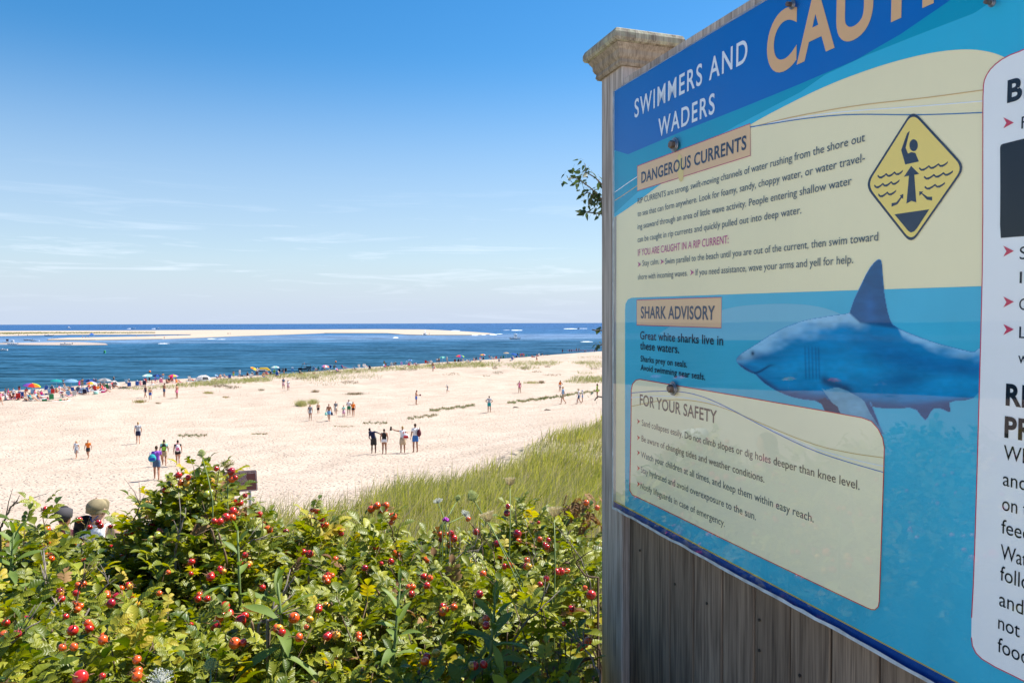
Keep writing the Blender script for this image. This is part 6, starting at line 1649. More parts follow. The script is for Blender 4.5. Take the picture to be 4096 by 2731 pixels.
# ------------------------------------------------------------ brown beach notice below the roses
def notice():
    y0 = 18.0
    c = at(951, 1925, y0)
    r_ = empty('beach_notice', (c.x, c.y, hgt(c.x, c.y))); r_.rotation_euler = (0, 0, R(6)); tag(r_, 'brown metal beach notice headed NO LIFEGUARD on a grey post', 'sign')
    g0 = c.z - hgt(c.x, c.y)
    w, h = 151 / F * y0, 84 / F * y0
    brown = mat('notice_brown', (0.14, 0.04, 0.035), .5, var=.1); wh = mat('notice_white', (0.62, 0.52, 0.50), .5)
    tw = R(-2.5)
    def rr(hw, hh, r, n=4):
        pts = []
        for cx, cy, a0 in ((hw - r, hh - r, 0), (-hw + r, hh - r, 90), (-hw + r, -hh + r, 180), (hw - r, -hh + r, 270)):
            for i in range(n + 1): a = R(a0 + 90 * i / n); pts.append((cx + r * math.cos(a), cy + r * math.sin(a)))
        return [(x * math.cos(tw) + y * math.sin(tw), -x * math.sin(tw) + y * math.cos(tw)) for x, y in pts]
    def plate(nm, hw, hh, r, d0, d1, m):
        p = rr(hw, hh, r); k = len(p); b = MB()
        b.add([(x, d0, g0 + z) for x, z in p] + [(x, d1, g0 + z) for x, z in p], [tuple(range(k)), tuple(range(k, 2 * k))[::-1]] + [(i, k + i, k + (i + 1) % k, (i + 1) % k) for i in range(k)]); return b.build(nm, m, r_)
    plate('backing', w / 2, h / 2, .035, 0.0, .006, brown); plate('white_border', w / 2 - .012, h / 2 - .012, .03, -.0015, 0.0, wh); plate('face', w / 2 - .026, h / 2 - .026, .022, -.003, -.0015, brown)
    lines = [('SUBJECT TO UNEXPECTED', .205, .024, .50), ('LIFE THREATENING WAVES & CURRENTS', .172, .026, .74), ('NO LIFEGUARD', .118, .042, .30), ('HAZARDOUS AREA FOR', .082, .022, .28), ('SWIMMING AND WADING', .050, .022, .29), ('SCUBA AND WATER SKIING', .020, .022, .32),
             ('SAILBOARDS AND SMALL BOATS', -.010, .022, .36), ('RAFTS AND CANOES', -.042, .022, .24), ('FOR WATER OR BEACH RELATED', -.082, .017, .34), ('EMERGENCIES, CALL', -.108, .017, .22), ('CHATHAM FIRE & RESCUE', -.146, .018, .27), ('(508) 945-2321', -.183, .028, .26)]
    cx = .06
    for t, z, cap, wd in lines:
        V, fs = glyphs(t, 0.02); sx = wd / (V[:, 0].max() - V[:, 0].min()); sy = cap / CAPH; x0 = cx - wd / 2 - V[:, 0].min() * sx
        b = MB(); pv = []
        for v in V:
            x, zz = x0 + v[0] * sx, z + v[1] * sy
            x, zz = x * math.cos(tw) + zz * math.sin(tw), -x * math.sin(tw) + zz * math.cos(tw)
            pv.append((x, -.0045, g0 + zz))
        b.add(pv, fs); b.build('lettering', wh, r_)
    b = MB(); b.box((.27, .035, g0 / 2 - .15), (.06, .05, g0 + .5)); b.build('post', mat('galvanised', (0.38, 0.40, 0.43), .5, metal=.4, var=.15), r_)
notice()

# ------------------------------------------------------------ vegetation
def foliage_mat(name, col, col2, transl=0.35, rough=0.45, veins=False, rv=0.25):
    m = bpy.data.materials.new(name); m.use_nodes = True; _mats[name] = m
    n, l = m.node_tree.nodes, m.node_tree.links
    b = n['Principled BSDF']; b.inputs['Roughness'].default_value = rough; b.inputs['Specular IOR Level'].default_value = 0.35
    geo = n.new('ShaderNodeNewGeometry'); oi = n.new('ShaderNodeObjectInfo')
    nz = n.new('ShaderNodeTexNoise'); nz.inputs['Scale'].default_value = 9; nz.inputs['Detail'].default_value = 3; l.new(geo.outputs['Position'], nz.inputs['Vector'])
    ad = n.new('ShaderNodeMath'); ad.operation = 'MULTIPLY_ADD'; ad.inputs[1].default_value = 0.5; l.new(oi.outputs['Random'], ad.inputs[0])
    s_ = n.new('ShaderNodeMath'); s_.operation = 'MULTIPLY'; s_.inputs[1].default_value = 0.5; l.new(geo.outputs['Random Per Island'], s_.inputs[0])
    t_ = n.new('ShaderNodeMath'); t_.operation = 'ADD'; l.new(s_.outputs[0], ad.inputs[2]); l.new(ad.outputs[0], t_.inputs[0])
    q = n.new('ShaderNodeMath'); q.operation = 'MULTIPLY_ADD'; q.inputs[1].default_value = 0.6; q.inputs[2].default_value = -0.3; l.new(nz.outputs['Fac'], q.inputs[0]); l.new(q.outputs[0], t_.inputs[1])
    mx = n.new('ShaderNodeMixRGB'); mx.use_clamp = True; mx.inputs[1].default_value = tuple(col) + (1,); mx.inputs[2].default_value = tuple(col2) + (1,); l.new(t_.outputs[0], mx.inputs[0])
    out = mx.outputs[0]
    if veins:
        uv = n.new('ShaderNodeUVMap'); sp = n.new('ShaderNodeSeparateXYZ'); l.new(uv.outputs[0], sp.inputs[0])
        a = n.new('ShaderNodeMath'); a.operation = 'ABSOLUTE'; l.new(sp.outputs['X'], a.inputs[0])
        d = n.new('ShaderNodeMath'); d.operation = 'MULTIPLY_ADD'; d.inputs[1].default_value = -0.35; l.new(a.outputs[0], d.inputs[0]); l.new(sp.outputs['Y'], d.inputs[2])
        w = n.new('ShaderNodeMath'); w.operation = 'MULTIPLY'; w.inputs[1].default_value = 38.0; l.new(d.outputs[0], w.inputs[0])
        si = n.new('ShaderNodeMath'); si.operation = 'SINE'; l.new(w.outputs[0], si.inputs[0])
        bu = n.new('ShaderNodeBump'); bu.inputs['Strength'].default_value = 0.35; bu.inputs['Distance'].default_value = 0.0008; l.new(si.outputs[0], bu.inputs['Height']); l.new(bu.outputs[0], b.inputs['Normal'])
    l.new(out, b.inputs['Base Color'])
    tr = n.new('ShaderNodeBsdfTranslucent')
    hs = n.new('ShaderNodeHueSaturation'); hs.inputs['Saturation'].default_value = 1.15; hs.inputs['Value'].default_value = 1.5; l.new(out, hs.inputs['Color']); l.new(hs.outputs[0], tr.inputs['Color'])
    ms = n.new('ShaderNodeMixShader'); ms.inputs[0].default_value = transl
    l.new(b.outputs[0], ms.inputs[1]); l.new(tr.outputs[0], ms.inputs[2]); l.new(ms.outputs[0], n['Material Output'].inputs['Surface'])
    return m
LEAF = foliage_mat('rose_leaf', (0.045, 0.085, 0.008), (0.36, 0.36, 0.03), 0.30, 0.42, True)
LEAF_Y = foliage_mat('yellowing_leaf', (0.30, 0.34, 0.03), (0.52, 0.38, 0.04), 0.35, 0.5, True)
LEAF_B = foliage_mat('withered_leaf', (0.12, 0.055, 0.02), (0.34, 0.20, 0.08), 0.2, 0.8)
STEM = mat('rose_stem', (0.12, 0.075, 0.04), 0.8, var=.3, vscale=30)
TWIG = mat('dead_twig', (0.20, 0.165, 0.14), 0.9, var=.35, vscale=40)
GSTEM = mat('green_stem', (0.14, 0.20, 0.05), 0.6, var=.2, vscale=20, transl=.1)
DRY = mat('dry_stalk', (0.36, 0.27, 0.15), 0.85, var=.3, vscale=30)

# one compound rose leaf: stalk and seven folded leaflets, lying along +Y, with uv for the veins
def leaf_proto(seed, nl=3, L=0.105, fresh=1.0):
    r = random.Random(seed); V = []; Fs = []; UV = []
    def leaflet(base, direc, ln, wd, droop):
        d = Vector(direc).normalized(); side = d.cross(Vector((0, 0, 1))).normalized(); up = side.cross(d)
        S = [(0.0, 0.02), (0.28, 0.40), (0.6, 0.48), (0.85, 0.28), (1.0, 0.0)]
        o = len(V)
        fold = r.uniform(.12, .3)
        for t, w in S:
            c = Vector(base) + d * (ln * t) - Vector((0, 0, 1)) * (droop * ln * t * t) + up * (.04 * ln * math.sin(t * 3.1))
            for k in (-1, 0, 1):
                V.append(tuple(c + side * (k * w * wd * 1.05) + up * (abs(k) * w * wd * fold * 2))); UV.append((k * w, t))
        for i in range(4):
            for k in (0, 1):
                a = o + i * 3 + k; Fs.append((a, a + 1, a + 4, a + 3))
    rach = [Vector((0, L * t, -0.10 * L * t * t + .02 * L * math.sin(3 * t))) for t in (0, .4, .7, 1.0)]
    o = len(V)
    for p in rach:
        for k in (-1, 1): V.append((p.x + k * .0009, p.y, p.z)); UV.append((0, 0))
    for i in range(3): Fs.append((o + 2 * i, o + 2 * i + 1, o + 2 * i + 3, o + 2 * i + 2))
    for i in range(nl):
        t = .34 + .58 * i / nl; p = Vector((0, L * t, -0.10 * L * t * t))
        for s_ in (-1, 1):
            leaflet(p, (s_ * r.uniform(.85, 1.05), r.uniform(.45, .75), r.uniform(-.1, .25)), L * r.uniform(.34, .42), L * r.uniform(.20, .25), r.uniform(.1, .45))
    leaflet((0, L * .98, -.1 * L), (r.uniform(-.15, .15), 1, r.uniform(-.1, .15)), L * .45, L * .27, r.uniform(.15, .5))
    return V, Fs, UV
def proto_mesh(name, data, m):
    V, Fs, UV = data
    me = bpy.data.meshes.new(name); me.from_pydata(V, [], Fs)
    uvl = me.uv_layers.new(name='UVMap'); li = np.zeros(len(me.loops), np.int32); me.loops.foreach_get('vertex_index', li)
    uvl.data.foreach_set('uv', np.array(UV, np.float32)[li].ravel())
    me.polygons.foreach_set('use_smooth', np.ones(len(Fs), bool)); me.materials.append(m); me.update(); return me
PROT = [leaf_proto(i, 3) for i in range(5)] + [leaf_proto(9, 2)]
PM = [proto_mesh('leaf', p, LEAF) for p in PROT]
PMY = [proto_mesh('leaf', p, LEAF_Y) for p in PROT[:3]]
PMB = [proto_mesh('leaf', p, LEAF_B) for p in PROT[:2]]

def joined(name, inst, m, parent=None, uv=True):
    """inst: list of (proto index, 4x4 Matrix); joins them into one mesh"""
    Vs, Fq, Us, o = [], [], [], 0
    arr = [(np.array(p[0]), np.array(p[1], dtype=np.int32), np.array(p[2])) for p in PROT]
    for k, M in inst:
        V, F_, U = arr[k]; Mn = np.array(M)
        Vs.append(V @ Mn[:3, :3].T + Mn[:3, 3]); Fq.append(F_ + o); Us.append(U); o += len(V)
    if not Vs: return None
    me = fast_mesh(name, np.concatenate(Vs), np.concatenate(Fq), smooth=True)
    U = np.concatenate(Us); li = np.concatenate(Fq).ravel()
    me.uv_layers.new(name='UVMap').data.foreach_set('uv', U[li].astype(np.float32).ravel())
    return link(me, name, m, parent)

def frame_to(d, roll=0.0):
    """rotation whose +Y runs along d"""
    q = Vector(d).to_track_quat('Y', 'Z').to_matrix()
    return q @ Matrix.Rotation(roll, 3, 'Y')

OUT_PX = [0, 150, 230, 450, 545, 580, 640, 690, 740, 780, 850, 900, 940, 970, 1010, 1060, 1150, 1280, 1400, 1470, 1540, 1600, 1700, 1850, 2000, 2150, 2300, 2400]
OUT_PY = [2185, 2165, 2195, 2195, 2170, 2060, 2030, 1975, 1945, 1930, 1940, 1975, 2030, 2080, 2110, 2130, 2150, 2105, 2165, 2120, 2120, 2170, 2180, 2170, 2150, 2130, 2110, 2090]
Y_FAR = 3.35
def bush_top(x, y):
    """height of the leafy surface"""
    px = 2048 + F * x / np.maximum(y, .4)
    far = -(np.interp(px, OUT_PX, OUT_PY) - 1292) / F * Y_FAR
    base = -0.90 + (vnoise(x * 3.1 + 7, y * 3.1, 21) - .5) * .15 + (vnoise(x * 8, y * 8, 22) - .5) * .07
    w = smooth(2.55, 3.15, y) * (px > -400)
    h = base * (1 - w) + (far + (vnoise(x * 9, y * 9, 5) - .5) * .05) * w
    h = h - smooth(1.75, 1.2, y) * .12
    return h - smooth(Y_FAR, Y_FAR + .55, y) * .45
def bh(x, y): return float(bush_top(np.array([x]), np.array([y]))[0])

B_CENT = [(-1.95, 2.9, 'rose bush at the left edge with a tall leafy shoot against the sand'), (-1.05, 3.15, 'tall rose bush rising highest in front of the brown notice'), (-0.42, 3.0, 'rose bush crowned by a bunch of orange hips before the grass'), (0.0, 3.1, 'rose bush nearest the tall umbel heads'),
          (-1.55, 2.1, 'rose bush in the lower left with thorny grey canes'), (-0.95, 2.15, 'rose bush in front with big red hips low in the picture'), (-0.45, 2.15, 'rose bush in the middle foreground with orange hips and yellowing tips'), (0.05, 2.25, 'sparse rose bush beside the grey post full of dead twigs'),
          (0.22, 3.25, 'rose bush with a withered brown spray behind the post'), (-1.25, 1.5, 'rose bush cut by the bottom edge at the left'), (-0.45, 1.55, 'rose bush cut by the bottom edge in the middle')]
tips = []
yy = 1.12
while yy < 3.75:
    xx = -0.72 * yy - .12
    while xx < 0.125 * yy:
        x = xx + rnd.uniform(-.045, .045); y = yy + rnd.uniform(-.045, .045)
        if x < .114 * y - .085 and y > 1.1: tips.append((x, y))
        xx += 0.098
    yy += 0.098
cam_m = np.array(CM)
def sees(p):
    q = CM.transposed() @ Vector(p)
    return q.z < 0 and abs(q.x / q.z) < 2150 / F and abs(q.y / q.z) < 1450 / F
BUSH = []
for x, y, lab in B_CENT:
    o = empty('rose_bush', (x, y, hgt(x, y))); tag(o, lab, 'rose bush', 'rose bushes along the edge of the bluff'); BUSH.append(o)
per = [[] for _ in BUSH]; stems = [[] for _ in BUSH]
def leaf_set(bi, tip, base, n, rr, sparse=1.0, dark=False):
    axis = (tip - base); Lx = axis.length; ax = axis.normalized()
    ph = rr.uniform(0, 6.28)
    for i in range(n):
        t = 1 - (i / max(n - 1, 1)) * min(.98, .26 / Lx) if not dark else rr.uniform(.1, .75)
        ph += 2.4
        p = base + axis * t
        rad = ax.orthogonal().normalized(); rad = Matrix.Rotation(ph, 3, ax) @ rad
        lift = 1.25 - 1.2 * (i / n) if not dark else rr.uniform(-.5, .5)
        d = (rad + ax * lift * .8 + Vector((0.10, 0.06, .18))).normalized()
        s_ = (0.62 + .55 * min(1, i / 4)) * rr.uniform(.82, 1.22)
        M = Matrix.Translation(p) @ (frame_to(d, rr.uniform(-.35, .35)) * s_).to_4x4()
        kind = 0
        u = rr.random()
        if u < .09: kind = 1
        elif u < .112: kind = 2
        per[bi].append((p, rr.randrange(5), M, kind))
rr = random.Random(5)
for x, y in tips:
    bi = min(range(len(B_CENT)), key=lambda k: (B_CENT[k][0] - x) ** 2 + (B_CENT[k][1] - y) ** 2 + rr.uniform(-.03, .03))
    sparse_zone = (x > -.35 + 0 and y < 2.6 and x > -.12 * y)   # thin growth near the post
    if sparse_zone and rr.random() < .50: continue
    top = Vector((x, y, bh(x, y) + rr.uniform(-.05, .045)))
    tilt = Vector((rr.uniform(-.12, .12), rr.uniform(-.12, .12), 0))
    base = top - Vector((tilt.x * 1.6, tilt.y * 1.6, .42)) 
    mid = top.lerp(base, .5) + Vector((rr.uniform(-.02, .02), rr.uniform(-.02, .02), 0))
    root = Vector((base.x * .7 + B_CENT[bi][0] * .3, base.y * .7 + B_CENT[bi][1] * .3, hgt(x, y)))
    stems[bi].append([top, mid, base, root])
    leaf_set(bi, top, base, rr.randint(8, 11), rr)
    leaf_set(bi, top, base, 4, rr, dark=True)
# a few tall shoots that stand clear of the mass: (px, py of the tip, distance)
SHOOTS = [(165, 2030, 3.0), (480, 2090, 3.0), (585, 1990, 3.2), (690, 1935, 3.15), (775, 1868, 3.15), (845, 1905, 3.2), (875, 1880, 3.1), (1050, 2060, 3.0), (1245, 2050, 3.1), (1540, 2085, 3.0), (2060, 2030, 3.3), (2120, 2040, 3.3), (100, 2110, 2.9), (715, 1940, 3.1), (2330, 2065, 3.3), (640, 2010, 3.1), (740, 1980, 3.0), (1300, 2070, 3.2)]
for px, py, y in SHOOTS:
    p = at(px, py, y); bi = min(range(len(B_CENT)), key=lambda k: (B_CENT[k][0] - p.x) ** 2 + (B_CENT[k][1] - p.y) ** 2)
    base = p + Vector((rr.uniform(-.08, .08), rr.uniform(-.05, .05), -.36)); stems[bi].append([p, p.lerp(base, .5) + Vector((.012, 0, 0)), base, base - Vector((0, 0, .5))])
    leaf_set(bi, p, base, 11, rr)
    leaf_set(bi, p.lerp(base, .4), base, 6, rr)
# withered spray behind the post
for k in range(34):
    p = at(2330 + rr.uniform(-70, 60), 2030 + rr.uniform(-70, 60), 3.3 + rr.uniform(-.1, .15))
    per[8].append((p, rr.randrange(2), Matrix.Translation(p) @ (frame_to((rr.uniform(-1, 1), rr.uniform(-1, 1), rr.uniform(-1.4, -.2))) * .55).to_4x4(), 2))
n_leaf = 0
for bi, root in enumerate(BUSH):
    L = per[bi]
    def key(e):
        p = e[0]; d = p.length
        return (0 if sees(p) else 5) + d - 2.2 * (p.z - bh(p.x, p.y))
    L.sort(key=key)
    base = Matrix.Translation(-root.location)
    for p, k, M, kd in L[:300]:
        me = (PM[k] if kd == 0 else PMY[k % 3] if kd == 1 else PMB[k % 2])
        o = bpy.data.objects.new('leaf', me); o.parent = root; o.matrix_basis = base @ M; COL.objects.link(o)
    rest = L[300:]
    for kd, m in ((0, LEAF), (1, LEAF_Y), (2, LEAF_B)):
        o = joined('leaves', [(k, base @ M) for p, k, M, d in rest if d == kd], m, root)
        if o: o['kind'] = 'stuff'
    for pts in stems[bi][:90]:
        b = MB(); b.tube([q - root.location for q in pts], [.0016, .0026, .004, .006], 5)
        b.build('stem', STEM, root)
    b = MB()
    for pts in stems[bi][90:]: b.tube([q - root.location for q in pts], [.0016, .0026, .004, .006], 4)
    if b.v: o = b.build('stems', STEM, root); o['kind'] = 'stuff'
# the hedge goes on to the left, outside the frame
def side_hedge():
    inst = {0: [], 1: []}; st = MB()
    yy = 1.15
    while yy < 3.5:
        xx = -4.2
        while xx < -0.74 * max(yy, .9) - .2:
            x = xx + rr.uniform(-.07, .07); y = yy + rr.uniform(-.07, .07)
            if math.hypot(x, y) > 1.3:
                top = Vector((x, y, bh(x, max(y, 1.8)) + rr.uniform(-.1, .05))); base = top - Vector((rr.uniform(-.1, .1), rr.uniform(-.1, .1), .4)); ax = (top - base).normalized(); ph = rr.uniform(0, 6)
                st.tube([top, base, base - Vector((0, 0, .5))], [.002, .004, .006], 4)
                for i in range(9):
                    ph += 2.4; rad = Matrix.Rotation(ph, 3, ax) @ ax.orthogonal().normalized(); p = base.lerp(top, 1 - i * .07)
                    inst[0 if rr.random() > .08 else 1].append((rr.randrange(5), Matrix.Translation(p) @ (frame_to((rad + ax * (1.1 - i * .12))) * rr.uniform(1.1, 1.6)).to_4x4()))
            xx += .16
        yy += .16
    root = empty('rose_hedge', (-2.5, 1.2, hgt(-2.5, 1.2))); tag(root, 'rose hedge running on beyond the left edge of the photo', 'hedge')
    base = Matrix.Translation(-root.location)
    for k, m in ((0, LEAF), (1, LEAF_Y)):
        o = joined('leaves', [(a, base @ M) for a, M in inst[k]], m, root); o['kind'] = 'stuff'
    st.build('stems', STEM, root, world=True)['kind'] = 'stuff'
    hb = MB()
    for i in range(60):
        x, y = rr.uniform(-3.8, -1.1), rr.uniform(1.2, 3.2)
        if x > -.72 * y - .2: continue
        hb.ball((x, y, bh(x, max(y, 1.8)) + .03), .013, 8, 6)
    o = hb.build('rose_hips', mat('hip_red', (0.52, 0.02, 0.012), 0.22, coat=.6, var=.2, vscale=60), root, world=True); o['kind'] = 'stuff'
side_hedge()

# rose hips, each where the photo shows it
HM = {'r': mat('hip_red', (0.68, 0.055, 0.012), 0.24, coat=.6, var=.2, vscale=60), 'c': mat('hip_crimson', (0.33, 0.008, 0.018), 0.22, coat=.6, var=.2, vscale=60), 'o': mat('hip_orange', (0.72, 0.10, 0.012), 0.25, coat=.5, var=.25, vscale=60),
      'y': mat('hip_yellow', (0.70, 0.36, 0.03), 0.3, coat=.4, var=.25, vscale=60), 'g': mat('hip_green', (0.42, 0.45, 0.06), 0.3, coat=.4, var=.2, vscale=60)}
SEPAL = mat('dry_sepal', (0.17, 0.09, 0.045), 0.85, var=.3, vscale=60)
def hip_meshes():
    b = MB(); b.ball((0, 0, 0), (1, 1, .86), 14, 10); b.tube([(0, 0, .80), (0, 0, .95)], [.26, .2], 8); body = b.mesh('rose_hip')
    b = MB()
    for k in range(5):
        a = k * 1.257; d = Vector((math.cos(a), math.sin(a), 0)); s_ = Vector((-d.y, d.x, 0))
        pts = [Vector((0, 0, .88)) + d * (.16 + t * .9) + Vector((0, 0, .5 * t + .35 * math.sin(t * 4 + k))) for t in (0, .4, .8, 1.15)]
        w = (.17, .13, .07, .015); vs = []
        for p, ww in zip(pts, w): vs += [p - s_ * ww, p + s_ * ww]
        b.add(vs, [(2 * i, 2 * i + 1, 2 * i + 3, 2 * i + 2) for i in range(3)])
    cal = b.mesh('calyx'); cal.materials.append(SEPAL)
    b = MB(); b.tube([(0, 0, -.8), (.12, 0, -1.5), (.05, .1, -2.4)], [.14, .10, .09], 6); ped = b.mesh('stalk'); ped.materials.append(mat('hip_stalk', (0.28, 0.16, 0.05), .7))
    return body, cal, ped
HB, HC, HP = hip_meshes()
HBM = {}
for k, m in HM.items(): q = HB.copy(); q.name = 'rose_hip'; q.materials.append(m); HBM[k] = q
HIPS = """714 1900 12 r;752 1909 10 r;746 1932 12 y;723 1930 11 o;674 1934 9 r;657 1959 9 r;682 1961 10 r;593 2014 12 y;844 1925 12 y;843 1944 13 y;846 1969 12 g;827 1975 12 g;865 1874 9 r;925 1885 14 c;927 1917 12 o;942 1910 9 r;944 2009 12 r;960 2010 11 r;930 2044 15 r;903 2068 14 r;857 2084 11 r;880 2085 13 r;929 2070 13 o;949 2055 10 o;183 2036 11 r;317 2079 10 r;393 2089 10 c;402 2102 11 r;359 2108 9 r;442 2105 8 r;475 2107 9 r;546 2093 9 o;508 2131 10 r;531 2126 10 r;551 2115 9 r;606 2104 13 c;638 2121 9 r;631 2139 13 g;604 2157 13 g;187 2117 13 o;223 2123 9 o;157 2180 17 c;191 2171 12 r;448 2189 12 r;550 2182 14 y;293 2176 9 o;322 2160 9 r;1039 2058 12 r;1038 2083 14 r;1051 2087 11 c;994 2056 13 o;980 1981 8 r;1072 2120 17 o;1143 2126 11 c;1253 2079 10 c;1286 2074 12 c;1286 2101 9 r;1305 2098 9 o;1249 2040 8 r;1267 2042 11 r;1212 2207 12 r;1237 2215 13 r;1342 2236 11 o;1353 2135 8 r;1367 2135 8 r;1359 2115 8 o;1313 2299 12 r;1327 2301 10 o;766 2247 12 r;844 2301 14 r;764 2293 8 r;672 2288 8 o;1508 2022 13 o;1544 2021 13 o;1485 2035 13 o;1536 2042 15 o;1552 2062 12 o;1573 2065 13 o;1564 2089 9 o;2033 2024 10 r;2027 2052 11 c;1806 2131 10 r;1814 2153 14 r;1797 2180 12 o;1763 2158 9 r;1904 2126 13 r;2070 2135 16 c;2074 2164 10 o;1988 2173 12 c;1873 2075 9 o;2154 2089 6 r;2193 2159 9 r;2244 2285 13 r;2227 2285 12 r;2269 2282 10 o;2364 2378 17 r;2185 2313 11 r;2160 2336 10 r;2286 2434 13 r;2255 2493 9 r;1696 2308 14 r;1720 2311 11 o;1707 2341 12 r;1932 2295 12 o;1918 2375 14 c;1771 2446 15 o;1789 2437 9 o;1434 2538 11 o;1436 2552 11 o;1410 2336 9 r;1704 2238 12 o;2002 2224 10 o;1459 2271 12 c;1525 2253 8 r;335 2244 11 o;318 2267 13 o;316 2281 11 r;297 2291 8 r;486 2226 10 r;471 2391 19 c;444 2412 16 c;488 2414 13 r;842 2307 15 r;637 2372 9 o;291 2520 19 r;547 2637 15 o;321 2709 25 r;409 2703 12 r;249 2588 13 o;295 2586 14 o;103 2479 16 c;23 2489 14 r;15 2537 14 o;264 2464 10 r;69 2533 14 c;765 2495 8 r;900 2423 16 r;885 2466 19 o;918 2453 16 r;962 2481 20 r;979 2462 14 r;861 2501 18 c;938 2571 20 o;973 2568 14 r;1176 2470 18 o;1239 2476 13 y;1196 2548 16 o;1225 2506 9 o;1050 2350 11 r;992 2261 9 o;1409 2336 11 r;2389 2030 9 o;2345 2010 10 o;2340 2350 9 o"""
def surf_hit(px, py):
    d = ray(px, py); y = 1.15
    while y < 3.75:
        t = y / d.y
        if d.z * t <= bh(d.x * t, y): return y
        y += .01
    return min(3.3, y)
for _ in range(90):      # more of them deeper in, in twos and threes
    if _ % 3 == 0: cx_, cy_ = rr.uniform(0, 2350), rr.uniform(2130, 2720)
    px_, py_ = cx_ + rr.uniform(-24, 24), cy_ + rr.uniform(-20, 20)
    HIPS += ';%d %d %d %s' % (px_, py_, int(32 / max(1.4, surf_hit(px_, py_))), rr.choice('rrroooooy'))
for h_ in HIPS.split(';'):
    px, py, r_px, c = h_.split(); px, py, r_px = float(px), float(py), float(r_px) * 1.22
    y = max(1.3, surf_hit(px, py) - .15)
    if py < 2000: y = min(y, 3.05)
    p = at(px, py, y); r = r_px / F * y
    bi = min(range(len(B_CENT)), key=lambda k: (B_CENT[k][0] - p.x) ** 2 + (B_CENT[k][1] - p.y) ** 2)
    root = BUSH[bi]
    hip = link(HBM[c], 'rose_hip', None, root)
    side = rr.uniform(0, 6.28)
    dn = Vector((math.cos(side) * .8, math.sin(side) * .5, rr.uniform(-.8, .9))).normalized()
    hip.matrix_basis = Matrix.Translation(p - root.location) @ dn.to_track_quat('Z', 'Y').to_matrix().to_4x4() @ Matrix.Scale(r * rr.uniform(.95, 1.05), 4)
    if r_px > 9: link(HC, 'calyx', None, hip); link(HP, 'stalk', None, hip)

# ---- grass on the slope
GR1 = foliage_mat('dune_grass_blade', (0.18, 0.20, 0.03), (0.64, 0.59, 0.17), 0.36, 0.55)
GR2 = foliage_mat('dry_grass_blade', (0.40, 0.34, 0.18), (0.55, 0.47, 0.28), 0.25, 0.8)
def blades(x, y, z, L, wd, lean_x=0.25, lean_y=0.0, spread=.35, seg=3, rs=nrs):
    """arrays in, one mesh's vertices and quads out"""
    n = len(x)
    az = rs.uniform(0, 2 * math.pi, n); bend = rs.uniform(.15, .9, n)
    dx = np.cos(az) * spread + lean_x; dy = np.sin(az) * spread + lean_y
    t = np.linspace(0, 1, seg + 1)[None, :]
    px = x[:, None] + dx[:, None] * L[:, None] * (t * .55 + t * t * bend[:, None] * .6)
    py = y[:, None] + dy[:, None] * L[:, None] * (t * .55 + t * t * bend[:, None] * .6)
    pz = z[:, None] + L[:, None] * (t - .28 * bend[:, None] * t ** 3)
    wa = rs.uniform(0, math.pi, n); wx = np.cos(wa)[:, None]; wy = np.sin(wa)[:, None] * .6
    w = wd[:, None] * (1 - t ** 1.6) * .5 + wd[:, None] * .04
    V = np.stack([np.stack([px - wx * w, py - wy * w, pz], -1), np.stack([px + wx * w, py + wy * w, pz], -1)], 2)   # n, seg+1, 2, 3
    b = (np.arange(n) * (seg + 1) * 2)[:, None] + np.arange(seg)[None, :] * 2
    Fq = np.stack([b, b + 1, b + 3, b + 2], -1).reshape(-1, 4)
    return V.reshape(-1, 3), Fq
def slope_grass():
    N = 190000
    r = np.sqrt(nrs.uniform(4.0 ** 1.0, 34.0 ** 1.0, N)) ; r = nrs.uniform(2.0, 5.85, N) ** 2          # more of them near
    r = r[(r > 4.1)]; n = len(r)
    a = nrs.uniform(R(-32), R(20), n)
    x, y = r * np.sin(a), r * np.cos(a)
    d = dune_w(x, y)
    cl = vnoise(x * 1.1, y * 1.1, 31) * .6 + vnoise(x * 3.3, y * 3.3, 32) * .4
    p = smooth(-.2, 1.3, d + (vnoise(x * .8, y * .8, 33) - .5) * 1.2) * (0.28 + .8 * smooth(.32, .60, cl))
    m = (nrs.uniform(0, 1, n) < p) & (y > 3.9)
    x, y, r, cl = x[m], y[m], r[m], cl[m]; n = len(x)
    z = HT(x, y) - .03
    L = (.22 + .50 * nrs.uniform(0, 1, n) ** 1.3) * (.75 + .5 * vnoise(x * .7, y * .7, 36)) * (0.85 + .15 * smooth(4, 9, r))
    wd = .0052 + .0006 * r
    dry = nrs.uniform(0, 1, n) < .24 + .35 * (1 - smooth(.35, .55, cl))
    root = empty('dune_grass', (0.5, 14, hgt(.5, 14))); tag(root, 'long green grass bending over the dune slope left of the sign', 'grass', kind='stuff')
    Lc = np.array(root.location)
    for k, mk in ((GR1, ~dry), (GR2, dry)):
        V, Fq = blades(x[mk], y[mk], z[mk], L[mk], wd[mk], .30, -.05, .42)
        o = link(fast_mesh('grass_blades', V - Lc, Fq), 'grass_blades', k, root); o['kind'] = 'stuff'
slope_grass()
